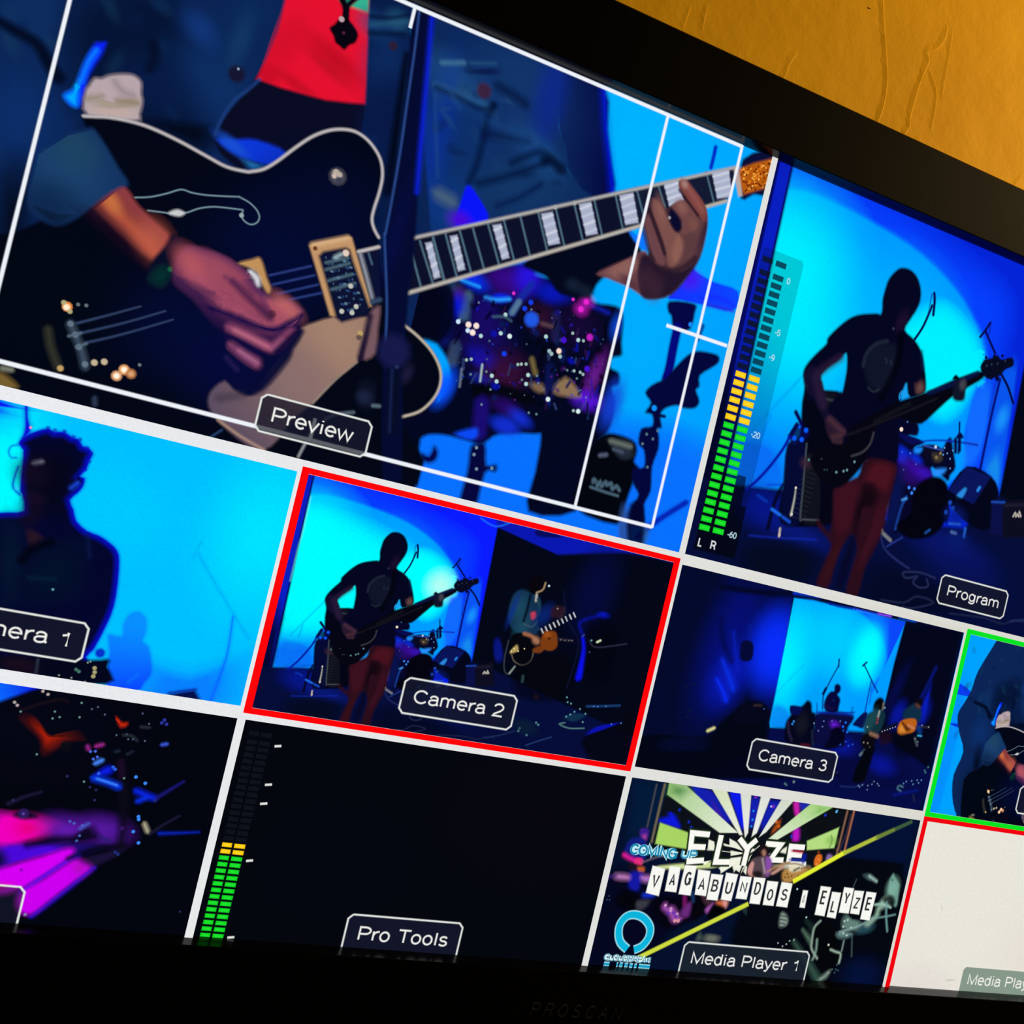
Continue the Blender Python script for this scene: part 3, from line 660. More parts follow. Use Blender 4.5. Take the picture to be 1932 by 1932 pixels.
    for q in ([231.7, 456.1, 258.9, 439.3, 284.9, 422.7], [236.3, 465.0, 273.1, 443.5, 308.6, 420.4], [243.2, 472.7, 275.5, 454.1, 317.5, 426.7]):
        part('guitar_string', tile)
        L(q, (2.6, 1.6), '#34466c', 0.8, 2)
    part('tailpiece', tile)
    L([226.5, 458.8, 233.1, 468.0, 240.9, 479.7, 248.3, 495.1], 7, '#3c4c60', 0.9, 6)
    D([226.4, 458.1, 233.0, 467.3, 238.6, 478.2, 247.8, 493.1], 5, '#6a7c8c', 0.8)
    L([227.3, 470.4, 237.4, 464.2], 3, '#54687c', 0.8, 2)
    L([236.8, 478.7, 244.5, 473.0], 3, '#54687c', 0.8, 2)
    part('chrome_glint', tile)
    D([219.7, 442.8], 7.5, '#ff9c50')
    D([219.3, 443.6], 5, '#fff0d0')
    D([215.9, 439.8, 223.1, 446.6], 4, '#b8b080', 0.9)
    D([228.8, 437.9, 236.2, 436.6, 297.1, 479.9], 3, '#6c7c80', 0.8)
    D([227.0, 503.1], 5, '#c8a468', 0.9)
    D([255.7, 489.2, 264.4, 485.9], 5.2, '#c8b898', 0.95)
    for q, r_, c_ in (([284.1, 488.5], 8, '#ffb878'), ([278.6, 496.4], 8, '#f0b080'), ([291.2, 490.8], 8, '#b87848')):
        part('control_knob', tile)
        D(q, r_, c_)
        D(q, 4.5, '#fff4e0' if c_ != '#b87848' else '#d8a070')
    L([263.9, 523.7, 265.3, 529.0], 5, '#30405c', 0.7, 4)
    P([168.8, 520.8, 180.0, 521.8, 194.2, 530.2, 186.6, 535.0, 171.9, 534.9], '#7a6230', 0.9, 6)
    L([177.7, 517.0, 184.9, 516.3], 5, '#8c9080', 0.7, 4)
    L([380.8, 533.2, 389.8, 523.5], 2.5, '#284878', 0.7, 2)
    part('fretboard', tile)
    P([484.3, 301.8, 504.2, 289.7, 519.3, 344.1, 511.2, 346.6], '#0c1230', 1, 3, 0)
    L([484.2, 301.5, 504.2, 289.8], 4, '#c0b8b8', 1, 2.5)
    L([486.7, 303.8, 497.3, 321.8, 509.8, 344.0], 5, '#8e94a0', 0.9, 4)
    L([494.9, 299.6, 501.4, 309.8], 2.4, '#4a6480', 0.8, 2)
    U0, U1, V0, V1 = pairs([537.2, 269.3] + [913.0, 54.7] + [547.1, 328.1] + [907.2, 100.3])
    P([*U0, *U1, *V1, *V0], '#0d1029', 1, 3, 0)
    P([*[760.3, 140.6], *U1, *V1, *[782.0, 180.1]], '#141c34', 0.8, 6, 0)
    for q in ([541.1, 284.7, 560.9, 318.9], [546.9, 269.5, 572.5, 309.8], [560.1, 260.5, 583.8, 302.4], [560.4, 261.4, 584.8, 302.9], [572.9, 252.5, 597.7, 295.0], [588.2, 244.3, 613.1, 286.2], [602.1, 236.5, 627.0, 277.8], [618.1, 226.4, 643.2, 267.8], [635.0, 216.0, 659.6, 257.8], [652.9, 205.1, 677.0, 247.4], [672.7, 193.6, 695.8, 234.8], [691.5, 180.7, 715.1, 222.8], [712.6, 168.6, 736.0, 209.4], [735.4, 155.0, 758.1, 195.5], [760.3, 140.6, 782.0, 180.1], [785.5, 126.0, 803.6, 154.4], [812.4, 113.0, 835.9, 145.7], [840.4, 93.9, 852.1, 104.3], [871.2, 76.1, 892.5, 109.4]):
        L(q, 2.6, '#4c6a7c', 0.95, 2)
    D([691.7, 181.5, 713.6, 169.1], 4, '#b0b0a8', 0.9)
    L([*U0, *U1], 4.2, '#aaa8a8', 1, 3)
    L([*V0, *V1], 4.6, '#b4aea6', 1, 3)
    for q in ([552.7, 269.4, 559.8, 265.5, 579.2, 300.0, 572.4, 304.5], [578.0, 253.2, 586.1, 249.0, 604.8, 283.2, 597.1, 288.0], [623.0, 225.6, 632.8, 220.7, 652.2, 254.5, 644.0, 259.6], [676.4, 194.3, 689.7, 187.4, 707.9, 219.4, 694.7, 226.3], [718.9, 168.4, 733.2, 160.7, 751.2, 193.6, 737.4, 200.8], [766.1, 141.5, 782.8, 132.3, 799.0, 164.3, 783.0, 172.4], [819.2, 109.3, 836.9, 99.3, 853.0, 122.0, 833.7, 132.8], [878.8, 74.3, 900.9, 62.7, 914.3, 92.5, 894.5, 102.1]):
        part('fret_inlay', tile)
        P(q, '#a9b1ca', 1, 2.5, 0)
        p4 = pairs(q)
        for k in range(4):
            t = (k + 0.5) / 4
            xa = p4[0][0] + (p4[3][0] - p4[0][0]) * t; ya = p4[0][1] + (p4[3][1] - p4[0][1]) * t
            xb = p4[1][0] + (p4[2][0] - p4[1][0]) * t; yb = p4[1][1] + (p4[2][1] - p4[1][1]) * t
            L([xa + 2, ya, xb - 2, yb], 3.5, ('#d4d8e6', '#c2c8dc')[k % 2], 0.8, 3)
    part('headstock', tile)
    P([916.0, 50.7, 922.7, 37.8, 934.6, 28.2, 969.5, 17.4, 974.0, 70.9, 956.7, 76.9, 942.8, 79.9, 927.1, 90.5], '#0a0f38', 1, 4)
    P([913.7, 57.1, 932.5, 43.0, 955.1, 29.3, 963.2, 25.0, 965.0, 61.6, 958.0, 66.7, 929.6, 84.8, 916.6, 71.4], '#b45a10', 1, 4, 0)
    random.seed(11)
    A_, B_, C_, D_ = pairs([915.9, 57.7, 954.9, 33.3, 956.4, 64.6, 929.8, 81.7])
    for i in range(90):
        u, v = random.random(), random.random()
        px = (A_[0] * (1 - u) + B_[0] * u) * (1 - v) + (D_[0] * (1 - u) + C_[0] * u) * v
        py = (A_[1] * (1 - u) + B_[1] * u) * (1 - v) + (D_[1] * (1 - u) + C_[1] * u) * v
        D([px, py], 1.6 + 2.4 * random.random(), random.choice(('#ffc060', '#7a2c06', '#e8801c', '#8c3406', '#f09c38', '#5c2008')), 0.9, ry=1.5 + 1.6 * random.random(), rot=-20)
    P([906.1, 59.4, 913.1, 55.2, 928.1, 86.7, 921.9, 90.2], '#b9a6a0', 1, 3, 0)
    part('fretting_hand', tile)
    P([761.1, 238.8, 776.7, 223.9, 798.5, 206.8, 812.3, 194.3, 821.5, 199.8, 829.3, 243.1, 805.9, 241.6, 777.2, 239.9], '#6a4048', 1, 4)
    B([787.1, 227.6, 798.9, 215.5], 26, 14, -20, '#94665e', 0.7, clip=pairs([763.6, 237.6, 776.9, 224.5, 798.6, 207.1, 812.5, 195.1, 827.1, 242.1, 805.7, 240.6, 777.0, 239.2]))
    B([804.3, 235.6], 24, 8, 20, '#4c2c3c', 0.7, clip=pairs([763.6, 237.6, 776.9, 224.5, 798.6, 207.1, 812.5, 195.1, 827.1, 242.1, 805.7, 240.6, 777.0, 239.2]))
    P([805.3, 134.1, 814.4, 130.9, 829.4, 136.0, 837.2, 129.1, 845.1, 122.1, 851.9, 118.1, 863.2, 115.9, 874.6, 113.8, 884.2, 121.7, 889.8, 139.8, 890.6, 170.6, 887.5, 186.3, 879.3, 203.6, 863.4, 232.6, 836.1, 246.8, 822.7, 243.5, 813.0, 219.4, 814.0, 200.5, 820.8, 193.6, 808.7, 170.1, 801.8, 158.9], '#3c2430', 1, 4)
    P([809.1, 203.8, 821.0, 198.2, 836.9, 206.8, 856.1, 205.8, 869.6, 197.2, 885.6, 175.7, 884.9, 195.0, 863.4, 232.3, 836.8, 245.9, 823.4, 242.6], '#21142a', 0.95, 8)
    B([824.2, 224.3, 839.7, 231.4], 18, 26, 0, '#3c2434', 0.7)
    P([857.7, 153.8, 870.5, 142.7, 880.7, 128.9, 887.4, 137.1, 889.4, 167.6, 882.3, 185.4, 870.2, 199.6, 855.7, 204.2, 846.4, 198.6, 857.4, 181.4], '#5e3c40', 0.95, 7)
    P([804.9, 159.6, 809.9, 151.1, 821.9, 165.7, 836.3, 183.1, 845.9, 197.1, 840.0, 204.1, 826.4, 196.5, 813.4, 177.0], '#6c444a', 0.95, 5)
    P([809.1, 132.8, 814.4, 130.9, 828.4, 139.8, 841.6, 152.4, 853.6, 160.4, 862.5, 171.2, 863.1, 188.1, 856.7, 200.5, 848.2, 198.0, 839.9, 181.9, 827.6, 165.5, 813.3, 148.3], '#7c504c', 0.97, 5)
    P([853.2, 158.8, 862.9, 169.3, 863.6, 186.2, 857.2, 195.2, 850.1, 183.7], '#8e6054', 0.8, 7)
    B([822.7, 140.0], 9, 26, -28, '#8c5e54', 0.7)
    L([808.2, 144.9, 820.2, 159.5, 833.7, 177.1, 841.6, 188.2], 4, '#241524', 0.9, 4)
    L([805.5, 167.8, 818.5, 188.9, 829.4, 200.6], 4, '#2a1a2c', 0.8, 5)
    L([833.1, 207.1, 852.3, 206.1, 869.4, 196.4, 882.8, 180.1], 5, '#241626', 0.8, 5)
    P([835.9, 131.3, 844.8, 120.9, 856.5, 120.3, 873.8, 131.3, 877.5, 140.4, 871.6, 150.1, 860.1, 159.1, 851.9, 154.1, 854.2, 144.7, 847.6, 138.4], '#6e4546', 1, 4)
    B([849.5, 127.5], 15, 11, 40, '#8e5e56', 0.8)
    B([870.5, 142.7], 14, 10, 40, '#7c5048', 0.7)
    P([835.1, 135.8, 841.1, 136.3, 852.2, 144.5, 856.1, 153.5, 849.1, 158.4, 837.6, 148.6], '#0a0b2c', 1, 4)
    P([838.3, 102.3, 839.8, 96.9, 846.5, 94.8, 859.2, 101.5, 874.1, 110.5, 884.4, 121.1, 886.8, 134.7, 875.2, 130.8, 858.4, 120.2, 841.5, 108.8], '#7a413f', 1, 3)
    L([848.1, 100.6, 861.5, 109.7, 876.7, 121.7], 8, '#955750', 0.7, 8)
    B([846.1, 100.4], 9, 7, 40, '#ac847c', 0.8)
    L([841.2, 109.1, 857.3, 119.7, 873.4, 130.0], 3.4, '#2c1826', 0.9, 3)
    B([887.4, 147.4], 8, 50, 6, '#2c1a34', 0.7, clip=pairs([863.6, 117.5, 884.2, 121.7, 889.4, 139.9, 890.6, 170.6, 882.7, 187.0]))
    D([836.8, 145.4], 3.5, '#a0a0a0', 0.8)
    part('mic_stand', tile)
    P([481.2, 54.7, 477.2, 32.6, 485.2, 26.2, 502.5, 22.1, 506.2, 57.7, 517.0, 130.9, 528.9, 204.1, 545.7, 296.6] + [546.0, 314.2, 556.3, 381.1, 558.7, 403.7, 589.1, 525.7, 567.9, 530.8, 535.8, 394.8, 527.3, 350.9, 509.4, 294.9] + [510.0, 287.7, 504.5, 243.4, 502.0, 198.2, 497.9, 153.5, 489.0, 95.4], '#050b30', 1, 4, 2)
    L([501.7, 34.8, 511.1, 94.5, 521.2, 160.3, 530.3, 219.1], 6, '#0c22d8', 0.85, 6)
    B([519.0, 276.4], 16, 90, 3, '#060c40', 0.8)
    L([486.6, 33.3, 492.0, 78.8, 497.0, 130.7, 502.1, 182.7, 505.7, 235.3, 507.5, 273.1] + [507.0, 275.7, 518.4, 315.1, 528.3, 350.6, 535.8, 387.1], 2.6, '#2c4c90', 0.85, 2.5)
    D([547.0, 393.9], 19, '#17194a')
    D([554.6, 409.6], 4, '#22305c', 0.9)
    B([567.7, 413.7], 10, 18, 10, '#1c1a3c', 0.9)
    P([546.3, 415.0, 559.1, 411.4, 572.4, 481.1, 559.6, 484.4], '#070c24', 0.9, 6, 0)
    L([550.1, 414.0, 563.4, 480.3], 3, '#1c2c60', 0.5, 4)
    P([517.1, 437.0, 535.5, 431.9, 539.7, 461.7, 522.7, 463.1], '#0c1024', 0.9, 8)
    B([527.6, 451.1], 14, 12, 0, '#1c2444', 0.9)
    L([538.7, 457.6, 545.5, 456.3], 4, '#586a7c', 0.9, 3)
    L([510.5, 349.9, 518.5, 344.4], 5, '#3a5070', 0.8, 4)
    part('strumming_arm', tile)
    P([164.3, 358.0, 163.2, 309.2, 175.0, 295.3, 184.6, 282.2, 199.5, 269.8, 205.7, 268.9, 220.2, 281.7, 234.0, 296.4, 247.0, 310.1, 233.0, 326.1, 209.1, 356.6, 194.2, 369.2, 178.9, 368.1], '#12305f', 1, 5)
    B([188.6, 316.6], 70, 60, 30, '#1c446e', 0.8, clip=pairs([163.2, 309.2, 184.6, 282.2, 205.7, 268.9, 220.2, 281.7, 247.0, 310.1, 209.1, 356.6, 194.2, 369.2, 165.2, 356.3]))
    B([194.2, 291.1], 36, 30, 30, '#20485e', 0.6, clip=pairs([163.2, 309.2, 184.6, 282.2, 205.7, 268.9, 220.2, 281.7, 247.0, 310.1, 209.1, 356.6, 194.2, 369.2, 165.2, 356.3]))
    B([181.9, 353.4], 50, 40, 0, '#0c2448', 0.8, clip=pairs([163.2, 309.2, 184.6, 282.2, 205.7, 268.9, 220.2, 281.7, 247.0, 310.1, 209.1, 356.6, 194.2, 369.2, 165.2, 356.3]))
    P([164.3, 358.0, 191.7, 358.3, 208.5, 354.0, 194.2, 369.2, 178.9, 368.1], '#081428', 0.7, 14)
    P([217.7, 349.5, 224.6, 334.6, 240.9, 315.0, 249.1, 316.4, 259.1, 325.6, 277.6, 336.4, 297.1, 347.7, 293.1, 362.6, 285.4, 375.8, 270.0, 372.9, 255.0, 365.1, 234.4, 355.0], '#8e3c40', 1, 5, 3, g=([263.7, 334.0, 246.5, 362.3], '#1c0c20'))
    L([232.1, 333.4, 253.2, 345.9, 274.7, 358.6, 284.6, 366.8], (16, 20), '#b4523c', 0.85, 14, clip=pairs([217.8, 350.1, 241.0, 315.6, 249.2, 317.0, 297.1, 347.7, 285.4, 375.8, 255.2, 365.7]))
    B([235.4, 330.9], 22, 12, 45, '#c87040', 0.9, clip=pairs([217.8, 350.1, 241.0, 315.6, 249.2, 317.0, 297.1, 347.7, 285.4, 375.8, 255.2, 365.7]))
    L([220.1, 354.3, 238.9, 363.4, 260.8, 373.1, 279.6, 379.8], 14, '#1c0a1c', 0.9, 12, clip=pairs([217.8, 350.1, 241.0, 315.6, 249.2, 317.0, 297.1, 347.7, 285.4, 375.8, 255.2, 365.7]))
    B([282.2, 356.2], 26, 34, -40, '#c4604c', 0.6)
    P([213.4, 353.1, 230.7, 361.3, 257.6, 376.3, 284.1, 387.7, 284.5, 377.6, 254.6, 363.2, 225.0, 347.8], '#14081c', 0.8, 24)
    P([284.5, 377.6, 293.3, 357.6, 297.1, 344.9, 305.3, 345.1, 314.7, 350.0, 307.8, 361.5, 306.1, 377.8, 307.4, 388.9, 300.4, 399.7, 285.3, 393.0], '#080d26', 1, 5)
    P([286.0, 392.8, 291.6, 379.6, 301.7, 376.4, 306.1, 380.7, 301.0, 396.6, 291.9, 398.0], '#04302e', 0.9, 12)
    D([303.3, 378.7], 4, '#0c6440', 0.8)
    part('strumming_hand', tile)
    P([306.8, 377.6, 308.1, 362.9, 314.8, 350.6, 332.3, 348.6, 352.1, 349.4, 367.3, 354.0, 381.9, 361.2] + [380.0, 361.8, 390.3, 368.9, 401.9, 374.9, 412.6, 376.8, 425.0, 373.7, 434.7, 376.8, 442.2, 382.0, 441.0, 390.6, 436.4, 402.4, 437.4, 406.6, 432.9, 418.4, 424.9, 428.2, 418.7, 432.9, 406.8, 431.9, 413.2, 443.4, 411.6, 452.0, 399.6, 450.2, 385.2, 444.0, 373.0, 434.3] + [402.0, 433.3, 379.6, 429.5, 357.8, 421.3, 330.9, 401.8, 310.8, 392.1], '#5c2c58', 1, 5, 3, g=([358.4, 370.0, 346.4, 420.3], '#150b3a'))
    P([308.3, 378.6, 308.4, 364.2, 315.2, 352.2, 332.6, 349.9, 352.4, 350.8, 367.7, 355.4, 382.2, 362.5] + [378.0, 365.3, 388.9, 375.2, 400.3, 380.5, 411.1, 395.1, 408.3, 401.8, 394.1, 403.1, 371.5, 398.2, 351.5, 391.1] + [379.4, 392.8, 358.3, 387.6, 333.6, 383.6, 316.9, 383.1], '#94445c', 0.95, 14)
    B([323.0, 368.1], 34, 20, 35, '#b85860', 0.8)
    B([350.9, 368.0], 36, 16, 35, '#a04c60', 0.7)
    L([328.1, 378.1, 355.7, 388.4, 380.7, 398.3] + [358.3, 396.3, 379.4, 401.6, 398.9, 404.6, 409.9, 402.1], (10, 16), '#a85068', 0.8, 14)
    P([398.3, 378.2, 409.8, 377.6, 423.8, 374.8, 434.1, 377.7, 439.8, 382.7, 431.3, 393.5, 419.4, 405.2, 411.1, 401.0, 407.7, 390.1], '#a85064', 0.95, 8)
    B([423.8, 380.8], 30, 14, 25, '#bc6464', 0.8)
    L([365.3, 372.2, 383.5, 382.7, 401.6, 392.0, 410.1, 396.9], (5, 8), '#3c1a44', 0.85, 7)
    L([357.8, 370.2, 372.9, 374.3, 386.9, 378.8], 5, '#5c2850', 0.7, 7)
    D([411.3, 392.8], 7, '#3c1830', 0.7)
    P([441.4, 383.0, 443.1, 387.0, 437.5, 400.6, 426.8, 405.3, 414.7, 410.3, 396.4, 412.7, 375.7, 410.1, 352.4, 406.9, 348.8, 403.6, 372.8, 403.6, 394.8, 405.9, 415.4, 407.1, 430.2, 395.3], '#160c44', 0.95, 6)
    L([373.5, 418.8, 392.9, 421.9, 412.8, 426.5, 420.3, 427.3, 429.4, 416.4, 435.9, 406.3], (9, 11), '#8c4468', 0.95, 7)
    L([379.5, 420.0, 397.6, 423.5, 414.3, 426.8], 6, '#bc6880', 0.8, 6)
    L([420.3, 427.3, 428.1, 416.8], 6, '#a0587c', 0.7, 6)
    L([425.2, 429.6, 437.8, 408.0, 444.4, 401.6], 7, '#120a38', 0.95, 6)
    L([371.7, 428.9, 392.8, 433.7, 414.1, 438.0], 5, '#100a3c', 0.9, 6)
    L([379.1, 436.2, 393.4, 442.4, 409.8, 447.4], (8, 12), '#7c3e66', 0.95, 7)
    L([388.4, 439.4, 407.2, 445.9], 5, '#a86488', 0.8, 6)
    L([377.4, 449.9, 390.2, 458.8], 4, '#241a50', 0.8, 6)
    P([412.2, 436.3, 426.8, 429.9, 438.8, 406.2, 445.0, 402.2, 445.4, 408.8, 441.1, 422.0, 439.7, 434.4, 426.1, 463.6, 416.2, 477.4, 397.4, 477.4, 383.8, 467.9, 411.8, 452.7], '#060a34', 0.97, 7)

def safe_area(tile):
    part('frame_guides', tile)
    w = '#eef2fa'
    for q in ([49, 30, 911, 30], [911, 28, 911, 512], [911, 511, 49, 511], [49, 30, 49, 511], [157.5, 30, 157.5, 511], [803.5, 31, 803.5, 509], [481, 30, 481, 54], [481, 487, 481, 511], [866, 270, 955, 270], [5, 270, 94, 270]):
        x0, y0, x1, y1 = q
        L(q, 4.0 if x0 == x1 else 4.6, w, 1, 1.6, 0)

# ---------------------------------------------------------------- the bass player picture (shown by Program and again by Camera 2)
def bass_player(tile, cyan, mid, far, lift):
    X0 = 960
    wl0, wl1 = pairs([991.8, 28.8] + [1000.6, 435.5])          # left edge of the lit wall
    wr0, wr1 = pairs([1431.0, 30.4, 1445.9, 334.7])               # right edge of the lit wall
    Q(X0, 0, 1920, 540, far)
    S([888.8, 2.4, 1033.5, -11.7, 1176.3, 4.3, 1282.1, 29.8, 1398.5, 71.1, 1413.6, 205.8] + [1455.8, 342.4, 1006.5, 501.0], '#0640ff', 0.75, 60, 6)
    S([893.1, 91.2, 993.1, 53.0, 1054.7, 46.1, 1143.4, 52.9, 1218.7, 65.7, 1288.8, 93.2, 1337.8, 128.9, 1367.7, 169.1, 1374.5, 206.6] + [1363.0, 211.4, 1361.0, 247.2, 1361.4, 282.4, 1371.0, 330.9, 1270.9, 404.8, 997.2, 467.6], mid, 1, 74, 10)
    B([1008.7, 146.1], 170, 150, 8, cyan, 1)
    B([1056.3, 221.5], 150, 150, 0, cyan, 0.8)
    B([1198.8, 160.7], 150, 120, 0, '#00b8ff', 0.7)
    if lift: S([896.6, 103.9, 998.6, 72.5, 1057.3, 70.7, 1138.7, 76.7, 1216.4, 98.6, 1288.5, 133.8, 1330.6, 189.4] + [1320.2, 238.7, 1262.0, 292.5, 1157.2, 338.3, 974.3, 384.9], cyan, 0.75, 70, 7)
    S([1201.3, 169.4, 1237.9, 130.0, 1269.1, 110.9, 1308.9, 118.0, 1344.5, 142.5, 1366.2, 175.4, 1372.1, 207.2] + [1360.6, 212.1, 1349.1, 250.4, 1319.4, 277.6, 1274.8, 270.1] + [1230.4, 227.1], cyan, 0.95, 50, 8)
    B([1324.8, 187.1], 50, 66, 0, cyan, 0.9)
    B([1039.8, 393.3], 110, 60, 0, '#0a6cff', 0.5)
    if lift: B([1329.9, 190.1], 50, 50, 0, '#d0fff0', 0.7)
    P([1355.9, 238.8, 1364.4, 199.3, 1388.5, 192.6, 1399.4, 296.4, 1372.0, 342.4, 1359.0, 283.0], '#1478ff', 0.7, 20)
    P([1393.3, 191.3, 1425.6, 158.4, 1442.2, 341.6, 1429.1, 324.8, 1401.2, 319.6], '#0a5cf0', 0.8, 12)
    B([1419.4, 241.7], 16, 30, 8, '#1a9cff', 0.8)
    P([1406.1, 318.4, 1426.4, 281.7, 1445.1, 324.9, 1442.2, 341.6], '#1aa0e8', 0.6, 20)
    P([1001.1, 377.4, 1023.5, 370.3, 1051.1, 371.4, 1068.6, 380.4, 1090.4, 419.5, 1000.6, 438.0], '#0a5cf0', 0.6, 14)
    L([1097.0, 243.1, 1061.2, 299.2, 1021.4, 361.5], 4, '#0090e8', 0.5, 5)
    L([1042.6, 336.3, 1039.5, 361.3], 4, '#0078e0', 0.5, 5)
    # hall at the right: dark walls, blue ceiling
    part('dark_hall', tile)
    P([wr0[0], -20, 1960, -20, 1960, 560, wr1[0], 560, *wr1, *wr0], '#040716', 1, 4, 0)
    P([wr0[0] - 40, wr0[1] - 60] + [1431.0, 30.4, 1596.0, 60.5, 1773.3, 18.3, 1936.9, 7.3] + [1960, -60], '#0a18b4', 0.95, 4, 0)
    P([1529.2, 13.6, 1576.3, 13.1, 1592.6, 19.5, 1533.3, 29.2], '#06094a', 0.9, 6)
    L([1386.2, 19.4, 1416.3, 28.8, 1436.5, 26.0, 1467.0, 7.7], 4, '#1c6cff', 0.9, 4)
    L([1596.0, 60.5, 1773.3, 18.3, 1918.6, 14.6], 5, '#0a1060', 0.7, 6)
    B([1714.6, 128.5], 90, 170, 8, '#050b3c', 0.9)
    part('stage_curtain', tile)
    P([X0 - 20, -20, wl0[0] + 1, -20, *wl0, *wl1, wl1[0], 560, X0 - 20, 560], '#060a5c', 1, 4, 0)
    P([wl0[0] - 22, -20, wl0[0] - 4, -20, wl0[0] - 3, wl0[1], wl1[0] - 4, wl1[1], wl1[0] - 24, wl1[1]], '#0a22d0', 0.8, 16, 0)
    P([X0 - 20, 230, wl1[0] - 2, 330, wl1[0] + 4, 560, X0 - 20, 560], '#03051e', 0.92, 40, 0)
    L([wl0[0] + 2, 60] + [994.9, 139.2, 993.2, 169.9, 993.4, 245.6], 3, '#7ff0ff', 0.5 * lift, 5)
    part('stage_floor', tile)
    P([X0 - 20] + [wl1[1]] + [1000.6, 435.5, 1091.1, 422.5] + [1087.3, 423.3, 1150.1, 432.5, 1276.2, 422.7, 1396.3, 405.6, 1440.9, 345.9, 1494.9, 353.4] + [1960, 470, 1960, 560, X0 - 20, 560], '#050d38', 1, 5, 0)
    B([1067.0, 451.6], 70, 40, 5, '#06189a', 0.7)
    B([1127.3, 470.8], 90, 24, 8, '#0a1a80', 0.7)
    B([1380.5, 438.5], 130, 40, 10, '#0a1670', 0.8)
    B([1416.0, 470.4], 110, 40, 10, '#081258', 0.7)
    P([1048.5, 500.7, 1158.7, 486.0, 1163.1, 533.2, 1060.4, 543.1], '#040a1c', 0.9, 30)
    P([1246.9, 486.1, 1317.9, 480.8, 1424.5, 498.3, 1433.0, 526.4, 1240.1, 544.1], '#04081e', 0.8, 40)
    L([1054.2, 490.5, 1093.7, 484.6, 1155.2, 473.9], 3, '#1428b0', 0.6, 4)
    L([1255.0, 440.7, 1268.1, 460.7, 1290.6, 471.2, 1317.4, 479.0], 2.6, '#28306c', 0.8, 3)
    L([1272.1, 457.9, 1293.8, 440.8], 2.6, '#2a3c9c', 0.8, 3)
    L([1365.9, 482.6, 1337.7, 480.6, 1309.7, 486.3, 1316.5, 492.7, 1334.6, 487.0, 1329.8, 495.7, 1343.7, 500.7, 1357.3, 496.0, 1352.2, 487.3], 2.4, '#262e58', 0.9, 3)
    L([1283.7, 529.9, 1321.6, 526.3, 1342.5, 513.5, 1373.4, 516.2, 1340.1, 530.4, 1320.9, 532.2], 2.4, '#20284c', 0.9, 3)
    L([1406.8, 525.4, 1467.8, 519.8, 1505.8, 521.7, 1524.9, 513.0, 1544.1, 511.5], 2.4, '#1c2448', 0.9, 3)
    part('bass_amplifier', tile)
    P([1084.0, 287.8, 1114.0, 283.3, 1145.0, 280.4, 1173.6, 315.5, 1185.9, 405.7, 1179.2, 446.3, 1096.8, 464.8, 1087.4, 419.7, 1078.3, 364.7, 1094.1, 354.4], '#040616', 1, 4)
    P([1079.1, 363.6, 1105.5, 355.1, 1117.4, 412.6, 1123.9, 458.7, 1096.6, 463.9, 1087.4, 419.7], '#050a34', 0.9, 5)
    P([1110.8, 372.1, 1131.2, 374.4, 1152.5, 448.6, 1124.0, 452.8, 1116.6, 412.8], '#10131e', 0.9, 4)
    L([1107.0, 356.6, 1110.3, 375.9, 1117.0, 412.7, 1123.6, 451.4, 1128.8, 452.5, 1152.4, 448.3], 2.4, '#4a545c', 0.8, 2.5)
    for i in range(12):
        L([q + (i * 6.2 if n % 2 else i * -0.2) for n, q in enumerate([1111.3, 384.8, 1133.5, 385.8])], 1.0, '#23272f', 0.6, 1.5)
    P([1112.4, 285.5, 1139.1, 283.8, 1145.2, 297.0, 1118.9, 300.3], '#11141e', 0.8, 6)
    L([1121.4, 293.2, 1136.9, 291.8], 3, '#3c4450', 0.7, 3)
    B([1112.8, 380.7], 14, 12, 0, '#3a2434', 0.8)
    D([1115.9, 375.9], 4, '#4c8c90', 0.8)
    P([1087.2, 337.9, 1105.2, 338.7, 1105.6, 347.8, 1097.2, 357.2, 1085.3, 362.1, 1078.3, 352.9], '#06094a', 0.9, 4)
    D([1101.2, 340.1, 1097.9, 353.4, 1086.4, 354.5, 1089.3, 337.4], 7, '#0a5cff', 0.9)
    L([1079.2, 321.5, 1092.9, 334.6], 6, '#06084a', 1, 3)
    L([1085.7, 336.5, 1078.8, 354.6], 7, '#06084a', 1, 3)
    L([1078.8, 354.6, 1072.9, 372.4, 1060.3, 397.3, 1046.9, 418.5, 1034.2, 434.1], 5, '#0618a0', 1, 3)
    L([1085.4, 416.5, 1079.3, 441.5, 1078.2, 476.2], 5, '#04071c', 1, 4)
    L([1062.9, 421.9, 1083.3, 417.0], 3, '#0a3cd0', 0.8, 3)
    L([1106.0, 415.3, 1107.8, 429.5, 1108.4, 451.2], (2, 4), '#a8aca0', 0.95, 2.5)
    D([1106.1, 415.6, 1109.2, 450.1, 1097.9, 480.0], 3.6, '#e8dcc8', 0.95)
    L([1096.7, 472.1, 1097.9, 481.8], 3.5, '#c8b8a8', 0.9, 2.5)
    L([1077.5, 450.6, 1091.9, 455.0], 4.5, '#1c6cf0', 0.9, 3)
    L([1096.7, 456.6, 1108.4, 460.4], 4.5, '#1450d0', 0.9, 3)
    L([1052.6, 438.7, 1066.6, 442.7], 4, '#0a3cc0', 0.7, 4)
    part('mic_stand', tile)
    L([1238.0, 179.4, 1246.8, 159.7, 1252.3, 137.1, 1254.1, 126.9], 4, '#04084c', 1, 2)
    L([1250.5, 139.5, 1249.8, 120.6, 1249.5, 113.1], 2, '#0a2c9c', 0.9, 2)
    L([1252.8, 110.1, 1256.6, 120.4, 1259.6, 138.7], 4.6, '#050a54', 1, 2)
    part('mic_stand', tile)
    for q in ([1347.4, 143.6, 1354.1, 131.8, 1359.4, 119.5], [1354.7, 133.6, 1365.7, 144.1, 1380.3, 157.6]):
        L(q, 4, '#04084c', 1, 2)
